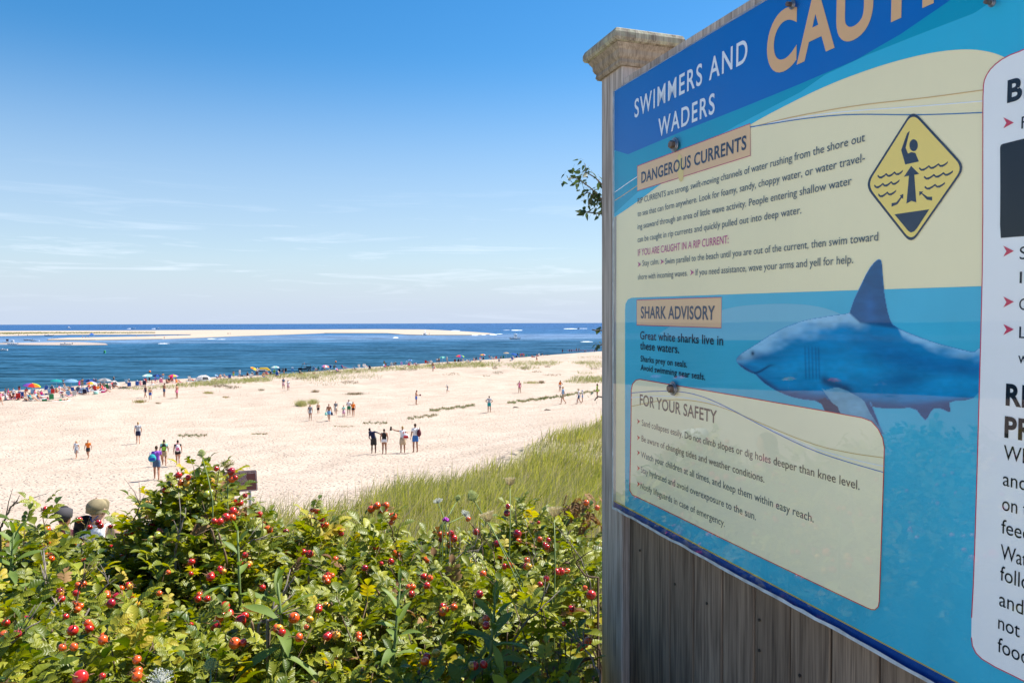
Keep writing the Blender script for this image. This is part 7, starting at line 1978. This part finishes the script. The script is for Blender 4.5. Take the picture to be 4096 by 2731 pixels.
# ---- plants on the beach
def px_scatter(ellipses, per_area):
    X, Y = [], []
    for cx, cy, rx, ry, dens in ellipses:
        n = int(per_area * dens * rx * ry)
        a = nrs.uniform(0, 2 * math.pi, n); q = np.sqrt(nrs.uniform(0, 1, n)) * (1 + nrs.normal(0, .12, n))
        X.append(cx + rx * q * np.cos(a)); Y.append(cy + ry * q * np.sin(a))
    X = np.concatenate(X); Y = np.concatenate(Y)
    x, y, z = ground_hits(X, Y); ok = ~np.isnan(x); ok &= np.nan_to_num(z) > SEA + .25
    return x[ok], y[ok], z[ok]
def tuft_mesh(name, x, y, z, L, wmul, mats_, root=None, dryf=.3):
    n = len(x); wd = np.full(n, .010) * wmul * (np.mean(y) / 120 + .4)
    dry = nrs.uniform(0, 1, n) < dryf
    b = []
    Vs, Fs, M_, o = [], [], [], 0
    for mk, mi in ((~dry, 0), (dry, 1)):
        if mk.sum() == 0: continue
        V, Fq = blades(x[mk], y[mk], z[mk] - .03, L * nrs.uniform(.5, 1.15, mk.sum()), wd[mk], .12, -.02, .7, 2)
        Vs.append(V); Fs.append(Fq + o); M_.append(np.full(len(Fq), mi)); o += len(V)
    V = np.concatenate(Vs)
    if root is not None: V = V - np.array(root.location)
    return link(fast_mesh(name, V, np.concatenate(Fs), np.concatenate(M_)), name, mats_, root)
GBG = foliage_mat('beach_grass', (0.20, 0.24, 0.06), (0.42, 0.40, 0.16), .25, .7)
SHRUBG = foliage_mat('grey_beach_herb', (0.17, 0.18, 0.10), (0.32, 0.27, 0.19), .15, .85)
DARKG = foliage_mat('creeper_leaf', (0.10, 0.14, 0.05), (0.24, 0.25, 0.11), .2, .7)
band = [(560, 1555, 90, 4, .6), (680, 1549, 70, 6, .8), (760, 1541, 60, 8, 1.2), (840, 1535, 70, 9, 1.3), (930, 1526, 90, 9, 1.8), (1030, 1521, 60, 8, 1.8), (1110, 1507, 60, 8, 1.2), (1180, 1501, 60, 8, 1.4), (1260, 1498, 80, 9, 1.4), (1350, 1490, 80, 9, 1.2), (1440, 1484, 80, 8, 1.2), (1530, 1478, 80, 8, 1.2), (1620, 1472, 70, 8, 1.2), (1700, 1468, 70, 8, 1.6), (1780, 1464, 80, 9, 1.8), (1870, 1460, 90, 11, 2.0), (1950, 1458, 70, 11, 1.4),
        (2060, 1459, 40, 8, 1.0), (2120, 1453, 70, 9, 1.4), (2180, 1455, 60, 9, 1.2), (2100, 1470, 60, 9, .8), (2210, 1450, 40, 8, .7), (1300, 1515, 120, 12, .35), (1420, 1503, 100, 12, .3), (1220, 1507, 60, 8, .8), (2350, 1451, 60, 8, 1.3), (2380, 1463, 50, 10, 1.0), (2330, 1452, 40, 4, 1.2), (2370, 1430, 60, 5, .5), (2350, 1515, 70, 9, 1.0), (2390, 1520, 50, 12, 1.0), (2320, 1527, 60, 8, .8), (2340, 1494, 40, 5, .5)]
x, y, z = px_scatter(band, 0.62)
r_ = empty('beach_grass', (-20, 160, hgt(-20, 160))); tag(r_, 'low green grass along the dune crest behind the bathers', 'grass', kind='stuff')
tuft_mesh('grass_blades', x, y, z, .62, 3.4, [GBG, GR2], r_, .22)['kind'] = 'stuff'
patch = [(880, 1545, 28, 5, 1.2), (930, 1550, 30, 6, .7), (845, 1535, 30, 5, 1.5), (1045, 1561, 12, 3, 2.), (1200, 1515, 30, 4, .9), (1260, 1511, 14, 4, 2.), (1340, 1488, 20, 5, 2), (1435, 1487, 12, 4, 2), (1560, 1473, 18, 4, 1.6), (1610, 1477, 14, 5, 2), (1400, 1530, 36, 7, .8), (1300, 1535, 60, 8, .15), (1480, 1510, 50, 9, .2), (1640, 1478, 30, 6, 1.1), (1980, 1472, 12, 5, 2.), (1770, 1473, 20, 3, 1.2), (1810, 1497, 40, 5, .4), (1990, 1492, 24, 5, .8), (2100, 1474, 18, 7, 1.6), (2190, 1467, 14, 4, 1.3), (2150, 1487, 20, 4, .6), (1940, 1505, 20, 3, .4), (2210, 1500, 40, 4, .6), (2380, 1476, 20, 4, 1.), (2330, 1525, 50, 7, .5)]
x, y, z = px_scatter(patch, 0.9)
r_ = empty('beach_herbs', (-12, 130, hgt(-12, 130))); tag(r_, 'low grey-green herbs scattered over the dune sand', 'ground cover', kind='stuff')
tuft_mesh('herb_leaves', x, y, z, .34, 4.0, [SHRUBG, LEAF_B], r_, .25)['kind'] = 'stuff'
# separate tufts and creeping patches, each a plant
PL = [('beach_grass_tuft', 1203, 1622, 22, 9, .75, [GBG, GR2], .25, 700, 'larger of two green grass tufts behind the group of walkers'), ('beach_grass_tuft', 1250, 1614, 18, 8, .65, [GBG, GR2], .3, 500, 'smaller right-hand grass tuft behind the group of walkers'),
      ('beach_grass_tuft', 560, 1609, 24, 7, .42, [GBG, LEAF_B], .5, 350, 'brownish grass tuft below the four ball players'), ('beach_grass_tuft', 632, 1614, 14, 3, .25, [SHRUBG, LEAF_B], .5, 120, 'thin brown tuft right of the one below the ball players'), ('beach_grass_tuft', 832, 1573, 22, 5, .4, [GBG, LEAF_B], .4, 260, 'tuft on the sand below the white dome tent'),
      ('beach_grass_tuft', 905, 1590, 20, 4, .3, [GBG, LEAF_B], .6, 120, 'sparse tuft left of the couple with striped towels'), ('beach_grass_tuft', 1260, 1568, 16, 4, .45, [SHRUBG, LEAF_B], .5, 200, 'small grey tuft on bare sand above the walkers'), ('beach_grass_tuft', 1420, 1577, 44, 6, .40, [SHRUBG, LEAF_B], .35, 420, 'wide grey-green tuft on the open sand above the orange top'),
      ('creeping_plant', 770, 1742, 56, 8, .16, [DARKG, LEAF_B], .25, 420, 'dark green creeper patch right of the man in light grey'), ('creeping_plant', 1037, 1736, 32, 4, .14, [DARKG, LEAF_B], .35, 160, 'small creeper patch left of the four onlookers'), ('creeping_plant', 1500, 1692, 50, 7, .16, [DARKG, LEAF_B], .3, 260, 'creeper patch just above the man in the navy sweatshirt'),
      ('creeping_plant', 1375, 1706, 40, 4, .13, [DARKG, LEAF_B], .5, 130, 'thin creeping strand left above the navy sweatshirt'), ('creeping_plant', 1690, 1667, 60, 8, .2, [DARKG, LEAF_B], .3, 380, 'creeping plant row below the long dark creeper patch'), ('creeping_plant', 1810, 1632, 90, 8, .24, [DARKG, LEAF_B], .18, 800, 'long dark creeper patch left of the man with hands on hips'),
      ('creeping_plant', 2110, 1602, 80, 7, .24, [DARKG, LEAF_B], .15, 750, 'left half of the creeper row crossing the sand'), ('creeping_plant', 2215, 1589, 60, 7, .24, [DARKG, LEAF_B], .15, 520, 'middle of the creeper row behind the old man'), ('creeping_plant', 2335, 1571, 66, 7, .24, [DARKG, LEAF_B], .15, 560, 'right end of the creeper row running to the sign post'),
      ('creeping_plant', 70, 1800, 70, 4, .06, [LEAF_B, DRY], .4, 110, 'thin dry wrack line at the far left of the sand'), ('creeping_plant', 1120, 1727, 70, 3, .05, [LEAF_B, DRY], .4, 60, 'faint dry strand line in the middle of the sand'), ('beach_grass_tuft', 2125, 1532, 36, 8, .42, [GBG, LEAF_B], .3, 300, 'green tuft right of the woman in the pink bikini'),
      ('beach_grass_tuft', 2165, 1531, 14, 7, .45, [SHRUBG, LEAF_B], .4, 200, 'grey shrubby tuft beside the green one near the bikini')]
for nm, cx, cy, rx, ry, L, ms_, dryf, n, lab in PL:
    a = nrs.uniform(0, 2 * math.pi, n)
    if nm == 'creeping_plant':      # clumps along a runner
        k = nrs.randint(0, 9, n); off = (k - 4) / 4.5
        X = cx + rx * off + nrs.normal(0, rx * .07, n); Yp = cy + ry * .35 * np.sin(k * 2.3) - (off * rx * .12 if cx > 1600 and cx < 2400 else 0) + nrs.normal(0, ry * .3, n)
    else:
        X = cx + rx * .45 * nrs.normal(0, 1, n); Yp = cy + ry * .25 * nrs.normal(0, 1, n)
    x, y, z = ground_hits(X, Yp); ok = ~np.isnan(x); x, y, z = x[ok], y[ok], z[ok]
    r_ = empty(nm, (float(np.mean(x)), float(np.mean(y)), float(np.mean(z)))); tag(r_, lab, 'grass' if 'grass' in nm else 'plant', 'plants growing on the open sand')
    o = tuft_mesh('leaves', x, y, z, L, 2.6 if nm != 'creeping_plant' else 5.0, ms_, r_, dryf); o['kind'] = 'stuff'
# far grass on the sandbar
X = nrs.uniform(-300, 620, 2600); Y_ = np.interp(X, [-300, 0, 200, 620], [1335, 1334, 1332, 1331]) + nrs.normal(0, 1.3, len(X)) * np.interp(X, [-300, 200, 620], [1, .8, .3])
P_ = np.array([tuple(sea_pt(a, b_, SEA + .45)) for a, b_ in zip(X, Y_)])
V, Fq = blades(P_[:, 0], P_[:, 1], P_[:, 2], np.full(len(X), 1.1), np.full(len(X), 1.6), .1, 0, .5, 2)
o = link(fast_mesh('bar_grass', V, Fq), 'bar_grass', foliage_mat('bar_grass_blade', (0.22, 0.24, 0.08), (0.32, 0.30, 0.13), .2, .8)); tag(o, 'strip of green grass on the far sandbar', 'grass', kind='stuff')

# ---- plants standing among the roses
UMB = mat('umbel_green', (0.50, 0.56, 0.22), .8, var=.25, vscale=80, transl=.35); UMD = mat('umbel_dry', (0.66, 0.56, 0.32), .85, var=.25, vscale=80, transl=.35); UMW = mat('umbel_white', (0.75, 0.76, 0.70), .8, var=.1, vscale=80, transl=.25)
def umbel(px, py, r_px, y, kind, base, lab):
    p = at(px, py, y); r = r_px / F * y; q = at(base[0], base[1], y - .15)
    root = empty('queen_annes_lace', (q.x, q.y, hgt(q.x, q.y))); tag(root, lab, 'wildflower', 'wild carrot heads above the roses')
    low = Vector((q.x, q.y, hgt(q.x, q.y)))
    ax = (p - q); ax = (ax.normalized() + Vector((0, 0, .5))).normalized()
    hub = p - ax * r * .9
    b = MB(); b.tube([low, q, q.lerp(hub, .5) + Vector((.004, 0, .0)), hub], [.0035, .0028, .0022, .0018], 6); b.build('stem', GSTEM, root, world=True)
    b = MB(); rs = random.Random(int(px)); f = ax.to_track_quat('Z', 'Y').to_matrix()
    m = {'nest': UMB, 'flat': UMD, 'cup': UMD, 'white': UMW}[kind]
    for i in range(46):
        a = i * 2.4; t = math.sqrt((i + .5) / 46)
        if kind == 'nest': e_ = Vector((math.cos(a) * t * .62, math.sin(a) * t * .62, 1.7 - .55 * t * t)) ; mid = Vector((math.cos(a) * t * 1.05, math.sin(a) * t * 1.05, .75))
        elif kind == 'cup': e_ = Vector((math.cos(a) * t, math.sin(a) * t, 1.0 + .25 * t)); mid = Vector((math.cos(a) * t * .65, math.sin(a) * t * .65, .35))
        else: e_ = Vector((math.cos(a) * t * 1.1, math.sin(a) * t * 1.1, .62 + rs.uniform(-.03, .03))); mid = Vector((math.cos(a) * t * .55, math.sin(a) * t * .55, .28))
        P0, P1, P2 = hub, hub + f @ (mid * r), hub + f @ (e_ * r)
        b.tube([P0, P1, P2], [.0007, .0007, .0006], 4, cap=False)
        for j in range(7):
            dd = Vector((rs.uniform(-1, 1), rs.uniform(-1, 1), rs.uniform(-.5, .8))) * r * .16
            s_ = r * .055 * rs.uniform(.7, 1.3); c = P2 + dd; u1 = Vector((rs.uniform(-1, 1), rs.uniform(-1, 1), rs.uniform(-1, 1))).normalized() * s_; u2 = u1.orthogonal().normalized() * s_
            b.add([c - u1, c - u2, c + u1, c + u2], [(0, 1, 2, 3)])
    if kind == 'nest':
        for i in range(12):
            a = i * .5236; P1 = hub + f @ (Vector((math.cos(a) * 1.1, math.sin(a) * 1.1, -.1)) * r); b.tube([hub, P1], [.0006, .0002], 3, cap=False)
    b.build('flower_head', m, root, world=True)
umbel(806, 1812, 18, 3.05, 'nest', (850, 2000), 'closed green umbel standing highest at the left above the tall rose bush')
umbel(908, 1848, 27, 3.2, 'flat', (910, 1960), 'flat brown umbel between the tall rose bush and the notice')
umbel(1890, 1983, 26, 2.7, 'nest', (2090, 2330), 'big closed green umbel leaning left on a thick stalk')
umbel(1832, 1990, 14, 3.3, 'nest', (1760, 2110), 'small closed umbel left of the big leaning one')
umbel(1750, 1997, 18, 3.3, 'white', (1790, 2120), 'left white flower head against the grass')
umbel(1866, 2050, 19, 3.1, 'white', (1770, 2100), 'right white flower head low against the rose leaves')
umbel(1948, 2060, 30, 2.6, 'cup', (2240, 2700), 'fuzzy tan umbel on a long slanting stalk')
umbel(2040, 1920, 24, 2.9, 'cup', (2035, 2250), 'tall dry umbel rising clear against the grass')
umbel(2217, 2040, 30, 2.6, 'cup', (2215, 2450), 'open dry umbel nearest the grey post')
umbel(843, 2655, 32, 1.75, 'nest', (830, 2760), 'grey closed umbel at the bottom edge')
umbel(640, 2702, 42, 1.7, 'white', (650, 2760), 'bluish white flower head at the bottom edge')
b = MB()
c = at(1783, 2080, 3.1)
root = empty('purple_flower', (c.x, c.y, hgt(c.x, c.y))); tag(root, 'small bright purple flower at the edge of the grass', 'flower')
b.tube([(c.x, c.y, hgt(c.x, c.y)), (c.x, c.y, c.z)], .0015, 5); b.build('stem', GSTEM, root, world=True)
b = MB()
for i in range(7): a = i * .9; b.ball(c + Vector((.009 * math.cos(a), .009 * math.sin(a), .003 * (i % 3))), .006, 6, 5)
b.build('petals', mat('petal_purple', (0.35, 0.02, 0.35), .6), root, world=True)

BROAD = foliage_mat('broad_leaf', (0.09, 0.15, 0.03), (0.20, 0.27, 0.05), .3, .55)
def lance(b, base, d, ln, wd, droop, rs):
    d = Vector(d).normalized(); side = d.cross(Vector((0, 0, 1))).normalized(); up = side.cross(d); vs = []; N = 7; tw = rs.uniform(-.3, .3)
    for i in range(N + 1):
        t = i / N; w = wd * (math.sin(math.pi * min(1, t * .93 + .07)) ** .8) * (1 - t * .25) if i < N else 0
        c = Vector(base) + d * (ln * t) - Vector((0, 0, 1)) * (droop * ln * t * t); s2 = side * math.cos(tw * t) + up * math.sin(tw * t)
        wob = .06 * ln * math.sin(t * 7 + tw * 9) * .4
        vs += [c - s2 * w / 2 + up * (w * .22 + wob), c, c + s2 * w / 2 + up * (w * .22 - wob)]
    b.add(vs, [(3 * i + k, 3 * i + k + 1, 3 * i + k + 4, 3 * i + k + 3) for i in range(N) for k in (0, 1)], 0, True)
def broad(px, py, y, base, n, ln, lab, seed):
    p = at(px, py, y); q = at(base[0], base[1], y); rs = random.Random(seed)
    root = empty('broad_leaved_plant', (q.x, q.y, hgt(q.x, q.y))); tag(root, lab, 'plant', 'broad leaved plants among the roses')
    low = Vector((q.x, q.y, hgt(q.x, q.y)))
    b = MB(); b.tube([low, q, p], [.006, .005, .003], 7); b.build('stem', GSTEM, root, world=True)
    bottom = q.z - .15
    for i in range(n):
        t = (i / n) ** .85; c = p.lerp(Vector((q.x, q.y, bottom)), t); a = i * 2.4 + seed; el = 1.7 - 1.9 * min(1, t * 1.6)
        b = MB(); s_ = ln * (.55 + .65 * min(1, t * 2.2)) * rs.uniform(.85, 1.15); lance(b, c, (math.cos(a), math.sin(a), el), s_, s_ * .26, .12 + .4 * t, rs); b.build('leaf', BROAD, root, world=True)
broad(1985, 2350, 1.95, (1955, 2700), 26, .105, 'tall dark green plant with lance-shaped leaves left of the sign post', 3)
broad(1600, 2330, 2.05, (1570, 2680), 22, .095, 'dark green lance-leaved plant left of the taller one', 8)
broad(55, 2130, 2.6, (45, 2260), 18, .12, 'dark narrow-leaved plant at the left edge', 5)
broad(1110, 2330, 2.05, (1130, 2520), 12, .13, 'dark oval-leaved vine shoot in the middle foreground', 12)
broad(950, 2120, 2.5, (960, 2400), 12, .10, 'dark drooping vine shoot under the notice', 17)
broad(2010, 2700, 1.65, (2000, 2800), 8, .16, 'large glossy leaf spray at the bottom edge', 21)

# pods of the vine
PODM = mat('pod_brown', (0.20, 0.12, 0.06), .7, var=.3, vscale=40); 
pb = MB()
vine = empty('vine', (-.75, 2.2, hgt(-.75, 2.2))); tag(vine, 'vine with slender brown pods hanging over the roses', 'vine')
for px, py, l_ in ((843, 2110, 60), (875, 2130, 55), (895, 2190, 80), (210, 2515, 70), (380, 2400, 50), (1070, 2395, 55), (1160, 2380, 60), (1335, 2400, 50), (1110, 2290, 50), (1140, 2270, 45), (1235, 2300, 45), (1165, 2475, 55), (1450, 2665, 50), (1330, 2620, 60), (1005, 2480, 50), (1130, 2300, 40), (1510, 2360, 60)):
    y = max(1.4, surf_hit(px, py) - .09); c = at(px, py, y); h = l_ / F * y; t = Vector((rr.uniform(-.5, .5), 0, -1)).normalized()
    b = MB(); b.tube([c, c + t * h * .25, c + t * h * .6, c + t * h], [.0015, .0045, .0042, .0008], 7); b.build('pod', PODM, vine, world=True)
b = MB(); pts = [at(x_, y_, max(1.5, surf_hit(x_, y_) - .05)) for x_, y_ in ((700, 2180), (850, 2110), (990, 2130), (1100, 2230), (1250, 2260), (1400, 2330), (1560, 2370))]; b.tube(pts, .0018, 5); b.build('stem', STEM, vine, world=True)

# dead canes and twigs
def twig(pxs, lab, rad=.0035, thorny=False, fork=True, m=None, seed=1):
    rs = random.Random(seed); pts = []
    for px, py in pxs: pts.append(at(px, py, max(1.35, min(3.3, (surf_hit(px, py) if py > 2080 else 3.1)) - .10)))
    ym = sum(p.y for p in pts) / len(pts)
    pts = [at(px, py, ym * .8 + p.y * .2) for (px, py), p in zip(pxs, pts)]
    root = empty('dead_branch', (pts[0].x, pts[0].y, hgt(pts[0].x, pts[0].y))); tag(root, lab, 'branch', 'dead twigs among the roses')
    fine = []
    for a, c in zip(pts[:-1], pts[1:]):
        for i in range(4): fine.append(a.lerp(c, i / 4) + Vector((rs.uniform(-1, 1), rs.uniform(-1, 1), rs.uniform(-1, 1))) * rad * .7)
    fine.append(pts[-1]); n = len(fine)
    low = Vector((fine[0].x, fine[0].y, hgt(fine[0].x, fine[0].y)))
    b = MB(); b.tube([low] + fine, [rad * 1.2] + [rad * (1 - .65 * i / n) for i in range(n)], 6)
    if thorny:
        for i in range(n * 4):
            k = rs.randrange(n - 1); p = fine[k].lerp(fine[k + 1], rs.random()); d = Vector((rs.uniform(-1, 1), rs.uniform(-1, 1), rs.uniform(-.4, 1))).normalized(); b.tube([p, p + d * rad * 3.2], [rad * .3, .0001], 3, cap=False)
    b.build('cane', m or TWIG, root, world=True)
    if fork:
        for i in range(3):
            k = rs.randrange(n // 3, n - 1); p = fine[k]; d = (fine[min(k + 2, n - 1)] - fine[k - 1]).normalized() + Vector((rs.uniform(-.8, .8), rs.uniform(-.4, .4), rs.uniform(.0, .8))); l_ = rs.uniform(.05, .13)
            b = MB(); b.tube([p, p + d.normalized() * l_ * .5 + Vector((0, 0, .005)), p + d.normalized() * l_ + Vector((rs.uniform(-.02, .02), 0, .01))], [rad * .55, rad * .4, rad * .2], 5); b.build('twig', m or TWIG, root, world=True)
TW = [([(2, 2110), (20, 2075), (45, 2030), (60, 2008), (72, 2012)], 'bare thorny cane curving up at the left edge against the sand', .0045, True), ([(520, 2100), (545, 2060), (560, 2020), (540, 1985)], 'forked bare twig left of the tall bush', .003, False), ([(700, 2200), (715, 2150), (728, 2090), (742, 2030)], 'pale dead cane in front of the tall bush', .005, False),
      ([(250, 2720), (262, 2540), (215, 2400), (180, 2330), (176, 2200), (185, 2190)], 'long thorny grey cane in the lower left', .0045, True), ([(265, 2560), (300, 2440), (320, 2340), (335, 2320)], 'dark knobbly cane beside the long thorny one', .004, True), ([(0, 2610), (60, 2560), (130, 2500), (200, 2470)], 'grey branch slanting across the lower left corner', .004, False),
      ([(330, 2480), (380, 2390), (430, 2340), (436, 2300)], 'grey branch rising to the right above the lower left corner', .0035, False), ([(325, 2190), (345, 2240), (400, 2260), (425, 2270)], 'thin bleached twig in the left middle', .0022, False), ([(1000, 2600), (1040, 2500), (1075, 2470), (1130, 2380), (1180, 2305)], 'stout forked grey branch in the middle foreground', .006, False),
      ([(1070, 2480), (1110, 2475)], 'short grey stub on the forked branch', .005, False), ([(880, 2270), (920, 2230), (960, 2190), (1010, 2160), (1060, 2155)], 'grey branch lying slantwise below the notice', .004, False), ([(1618, 2330), (1600, 2240), (1575, 2150), (1562, 2100)], 'dark bare cane under the bunch of orange hips', .004, True),
      ([(1735, 2300), (1710, 2230), (1660, 2180), (1640, 2160)], 'curved bare twig right of the orange bunch', .0025, False), ([(1790, 2300), (1800, 2200), (1795, 2110), (1800, 2070)], 'thin upright bare twig with pale bark', .0025, False), ([(1870, 2300), (1880, 2230), (1930, 2190), (1860, 2220)], 'bare twig bending right in the thicket', .003, False),
      ([(1930, 2320), (1930, 2220), (1925, 2150), (1890, 2100)], 'upright dark twig in the thicket', .003, True), ([(1900, 2330), (1905, 2250), (1885, 2200)], 'short bare twig in the thicket', .0025, False), ([(1985, 2340), (1980, 2250), (1970, 2190), (1955, 2180)], 'slender bare twig right of the dark upright one', .0025, False), ([(1785, 2270), (1850, 2210), (1900, 2180)], 'twig crossing the thicket to the upper right', .003, False),
      ([(2050, 2560), (2110, 2480), (2200, 2400), (2240, 2360)], 'long grey twig slanting up toward the post', .003, False), ([(2390, 2310), (2340, 2300), (2300, 2250), (2250, 2250), (2330, 2240)], 'dark curling branch beside the post', .004, True), ([(2400, 2700), (2360, 2620), (2310, 2560), (2290, 2510)], 'pale bare twig low beside the post', .003, False), ([(2400, 2600), (2250, 2500), (2080, 2420), (2040, 2390)], 'long thin dark stalk crossing toward the post', .0022, False),
      ([(2360, 2330), (2320, 2230), (2280, 2170), (2270, 2155)], 'bare twig in the shade near the post', .0028, False), ([(2150, 2330), (2130, 2240), (2150, 2210)], 'small pale twig below the dry umbel', .0022, False)]
for i, (p, lab, rad, th) in enumerate(TW): twig(p, lab, rad, th, seed=i + 3, m=(STEM if 'dark' in lab else TWIG))

# tangled dry stalks and thin green stems under the sparse corner by the post
def thicket():
    n = 2600; y = nrs.uniform(1.25, 2.75, n); x = nrs.uniform(-.28, .112, n) * y
    z = HT(x, y) - .02; top = bush_top(x, y); L = np.clip((top - z) * nrs.uniform(.45, 1.08, n), .1, 1.0)
    root = empty('dry_thicket', (0, 2, hgt(0, 2))); tag(root, 'tangle of dry stalks and thin green stems beside the sign post', 'undergrowth', kind='stuff')
    Lc = np.array(root.location)
    for k, m, a in ((0, DRY, .45), (1, foliage_mat('thin_green', (0.07, 0.11, 0.04), (0.16, 0.2, 0.08), .2, .7), .8), (2, TWIG, 1.01)):
        u = (np.arange(n) % 20) / 20; mk = (u < a) & (u >= (0, .45, .8)[k])
        V, Fq = blades(x[mk], y[mk], z[mk], L[mk], np.full(mk.sum(), .0032), .0, .0, .30, 4)
        o = link(fast_mesh('stalks', V - Lc, Fq), 'stalks', m, root); o['kind'] = 'stuff'
    # little seed heads
    b = MB()
    for i in range(110):
        y_ = rr.uniform(1.5, 2.7); x_ = rr.uniform(-.27, .11) * y_; c = Vector((x_, y_, bh(x_, y_) + rr.uniform(-.12, .03))); b.ball(c, (.0042, .0042, .006), 6, 5); b.tube([c, c - Vector((rr.uniform(-.02, .02), 0, .2))], [.0009, .0012], 4, cap=False)
    o = b.build('seed_heads', mat('seed_head', (0.16, 0.10, 0.07), .85), root, world=True); o['kind'] = 'stuff'
    # leaf litter all under the roses
    inst = []
    for i in range(1500):
        y_ = rr.uniform(1.0, 3.6); x_ = rr.uniform(-.75, .12) * y_; inst.append((rr.randrange(5), Matrix.Translation((x_ - 0, y_, hgt(x_, y_) + rr.uniform(.005, .05) )) @ (frame_to((rr.uniform(-1, 1), rr.uniform(-1, 1), rr.uniform(-.3, .3)), rr.uniform(-.6, .6)) * .7).to_4x4()))
    o = joined('leaf_litter', inst, LEAF_B); tag(o, 'withered brown leaves lying under the roses', 'leaf litter', kind='stuff')
thicket()

# ---- young tree behind the sign, leaves showing past the post
def tree():
    base = Vector((2.3, 7.2, hgt(2.3, 7.2)))
    root = empty('young_poplar', base); tag(root, 'young poplar behind the sign with leaves poking out left of the post', 'tree')
    bark = mat('poplar_bark', (0.17, 0.14, 0.10), .9, var=.3, vscale=12)
    b = MB(); b.tube([base - Vector((0, 0, .2)), base + Vector((.05, 0, 1.2)), base + Vector((-.05, .05, 2.6)), base + Vector((.0, 0, 4.4))], [.10, .08, .055, .02], 10); b.build('trunk', bark, root, world=True)
    pl = MB()
    S = [(0, .0), (.12, .42), (.35, .5), (.6, .33), (.8, .2), (1, 0)]
    vs = []
    for t, w in S: vs += [(-w * .5, t, .05 * w), (0, t, 0), (w * .5, t, .05 * w)]
    pl.add(vs, [(3 * i + k, 3 * i + k + 1, 3 * i + k + 4, 3 * i + k + 3) for i in range(5) for k in (0, 1)], 0, True); pl.tube([(0, 0, 0), (0, -.5, .06)], .012, 4)
    pm = pl.mesh('leaf'); pm.materials.append(foliage_mat('poplar_leaf', (0.028, 0.055, 0.022), (0.075, 0.11, 0.04), .3, .3))
    rs = random.Random(4); cnt = 0
    rest = MB()
    def leafy(pts, n, spread, vis):
        nonlocal cnt
        for i in range(int(n * 1.15) if vis else n):
            k = rs.random() ** .8 * (len(pts) - 1); a = pts[int(k)].lerp(pts[min(int(k) + 1, len(pts) - 1)], k - int(k))
            p = a + Vector((rs.gauss(0, 1), rs.gauss(0, 1), rs.gauss(0, .8))) * spread
            d = Vector((rs.uniform(-1, .4), rs.uniform(-1, .6), rs.uniform(-1.1, .1))); s_ = rs.uniform(.045, .075)
            if cnt < 300 and vis:
                o = bpy.data.objects.new('leaf', pm); o.parent = root; o.matrix_basis = Matrix.Translation(p - base) @ (frame_to(d, rs.uniform(-1.2, 1.2)) * s_).to_4x4(); COL.objects.link(o); cnt += 1
            else:
                M = Matrix.Translation(p) @ (frame_to(d, rs.uniform(-1.2, 1.2)) * s_).to_4x4(); rest.add([M @ Vector(v) for v in pl.v[:18]], [f for f in pl.f[:10]], 0, True)
    limbs = [([(2480, 900), (2420, 810), (2360, 750), (2310, 715), (2290, 710)], 34, .045), ([(2480, 860), (2430, 760), (2380, 710), (2345, 690), (2340, 655)], 20, .035), ([(2480, 930), (2430, 830), (2390, 790), (2350, 770), (2335, 780)], 34, .04), ([(2480, 860), (2440, 850), (2400, 855), (2340, 848), (2312, 850)], 15, .030),
             ([(2500, 800), (2430, 790), (2385, 800), (2370, 815)], 18, .035), ([(2460, 1330), (2420, 1320), (2385, 1322), (2368, 1318)], 4, .015), ([(2460, 1370), (2420, 1370), (2395, 1385), (2382, 1392)], 5, .02), ([(2460, 1590), (2420, 1590), (2390, 1585), (2378, 1602)], 5, .025), ([(2480, 880), (2440, 850), (2410, 820), (2400, 800)], 12, .04)]
    for pxs, n, sp in limbs:
        pts = [at(x_, y_, 6.6) for x_, y_ in pxs]; st_ = base + Vector((-.02, 0, max(1.0, pts[0].z - base.z - .5)))
        b = MB(); b.tube([st_, st_.lerp(pts[0], .5)] + pts, [.02, .014] + [.009 - .0014 * i for i in range(len(pts))], 6); b.build('limb', bark, root, world=True)
        leafy(pts[1:], n, sp, True)
    for i in range(16):
        z0 = rs.uniform(1.0, 4.3); a = rs.uniform(0, 6.28); l_ = rs.uniform(.7, 1.4) * (1.25 - z0 / 6)
        if math.cos(a) < -.2: l_ *= .55
        p0 = base + Vector((0, 0, z0)); p1 = p0 + Vector((math.cos(a) * l_, math.sin(a) * l_, l_ * .6))
        b = MB(); b.tube([p0, p0.lerp(p1, .5) + Vector((0, 0, -.04)), p1], [.025, .014, .005], 6); b.build('limb', bark, root, world=True)
        leafy([p0.lerp(p1, .3), p0.lerp(p1, .65), p1], 55, .14, False)
    o = rest.build('leaves', mat('poplar_leaf_all', (0.04, 0.075, 0.03), .5, var=.3, transl=.3), root, world=True); o['kind'] = 'stuff'
tree()
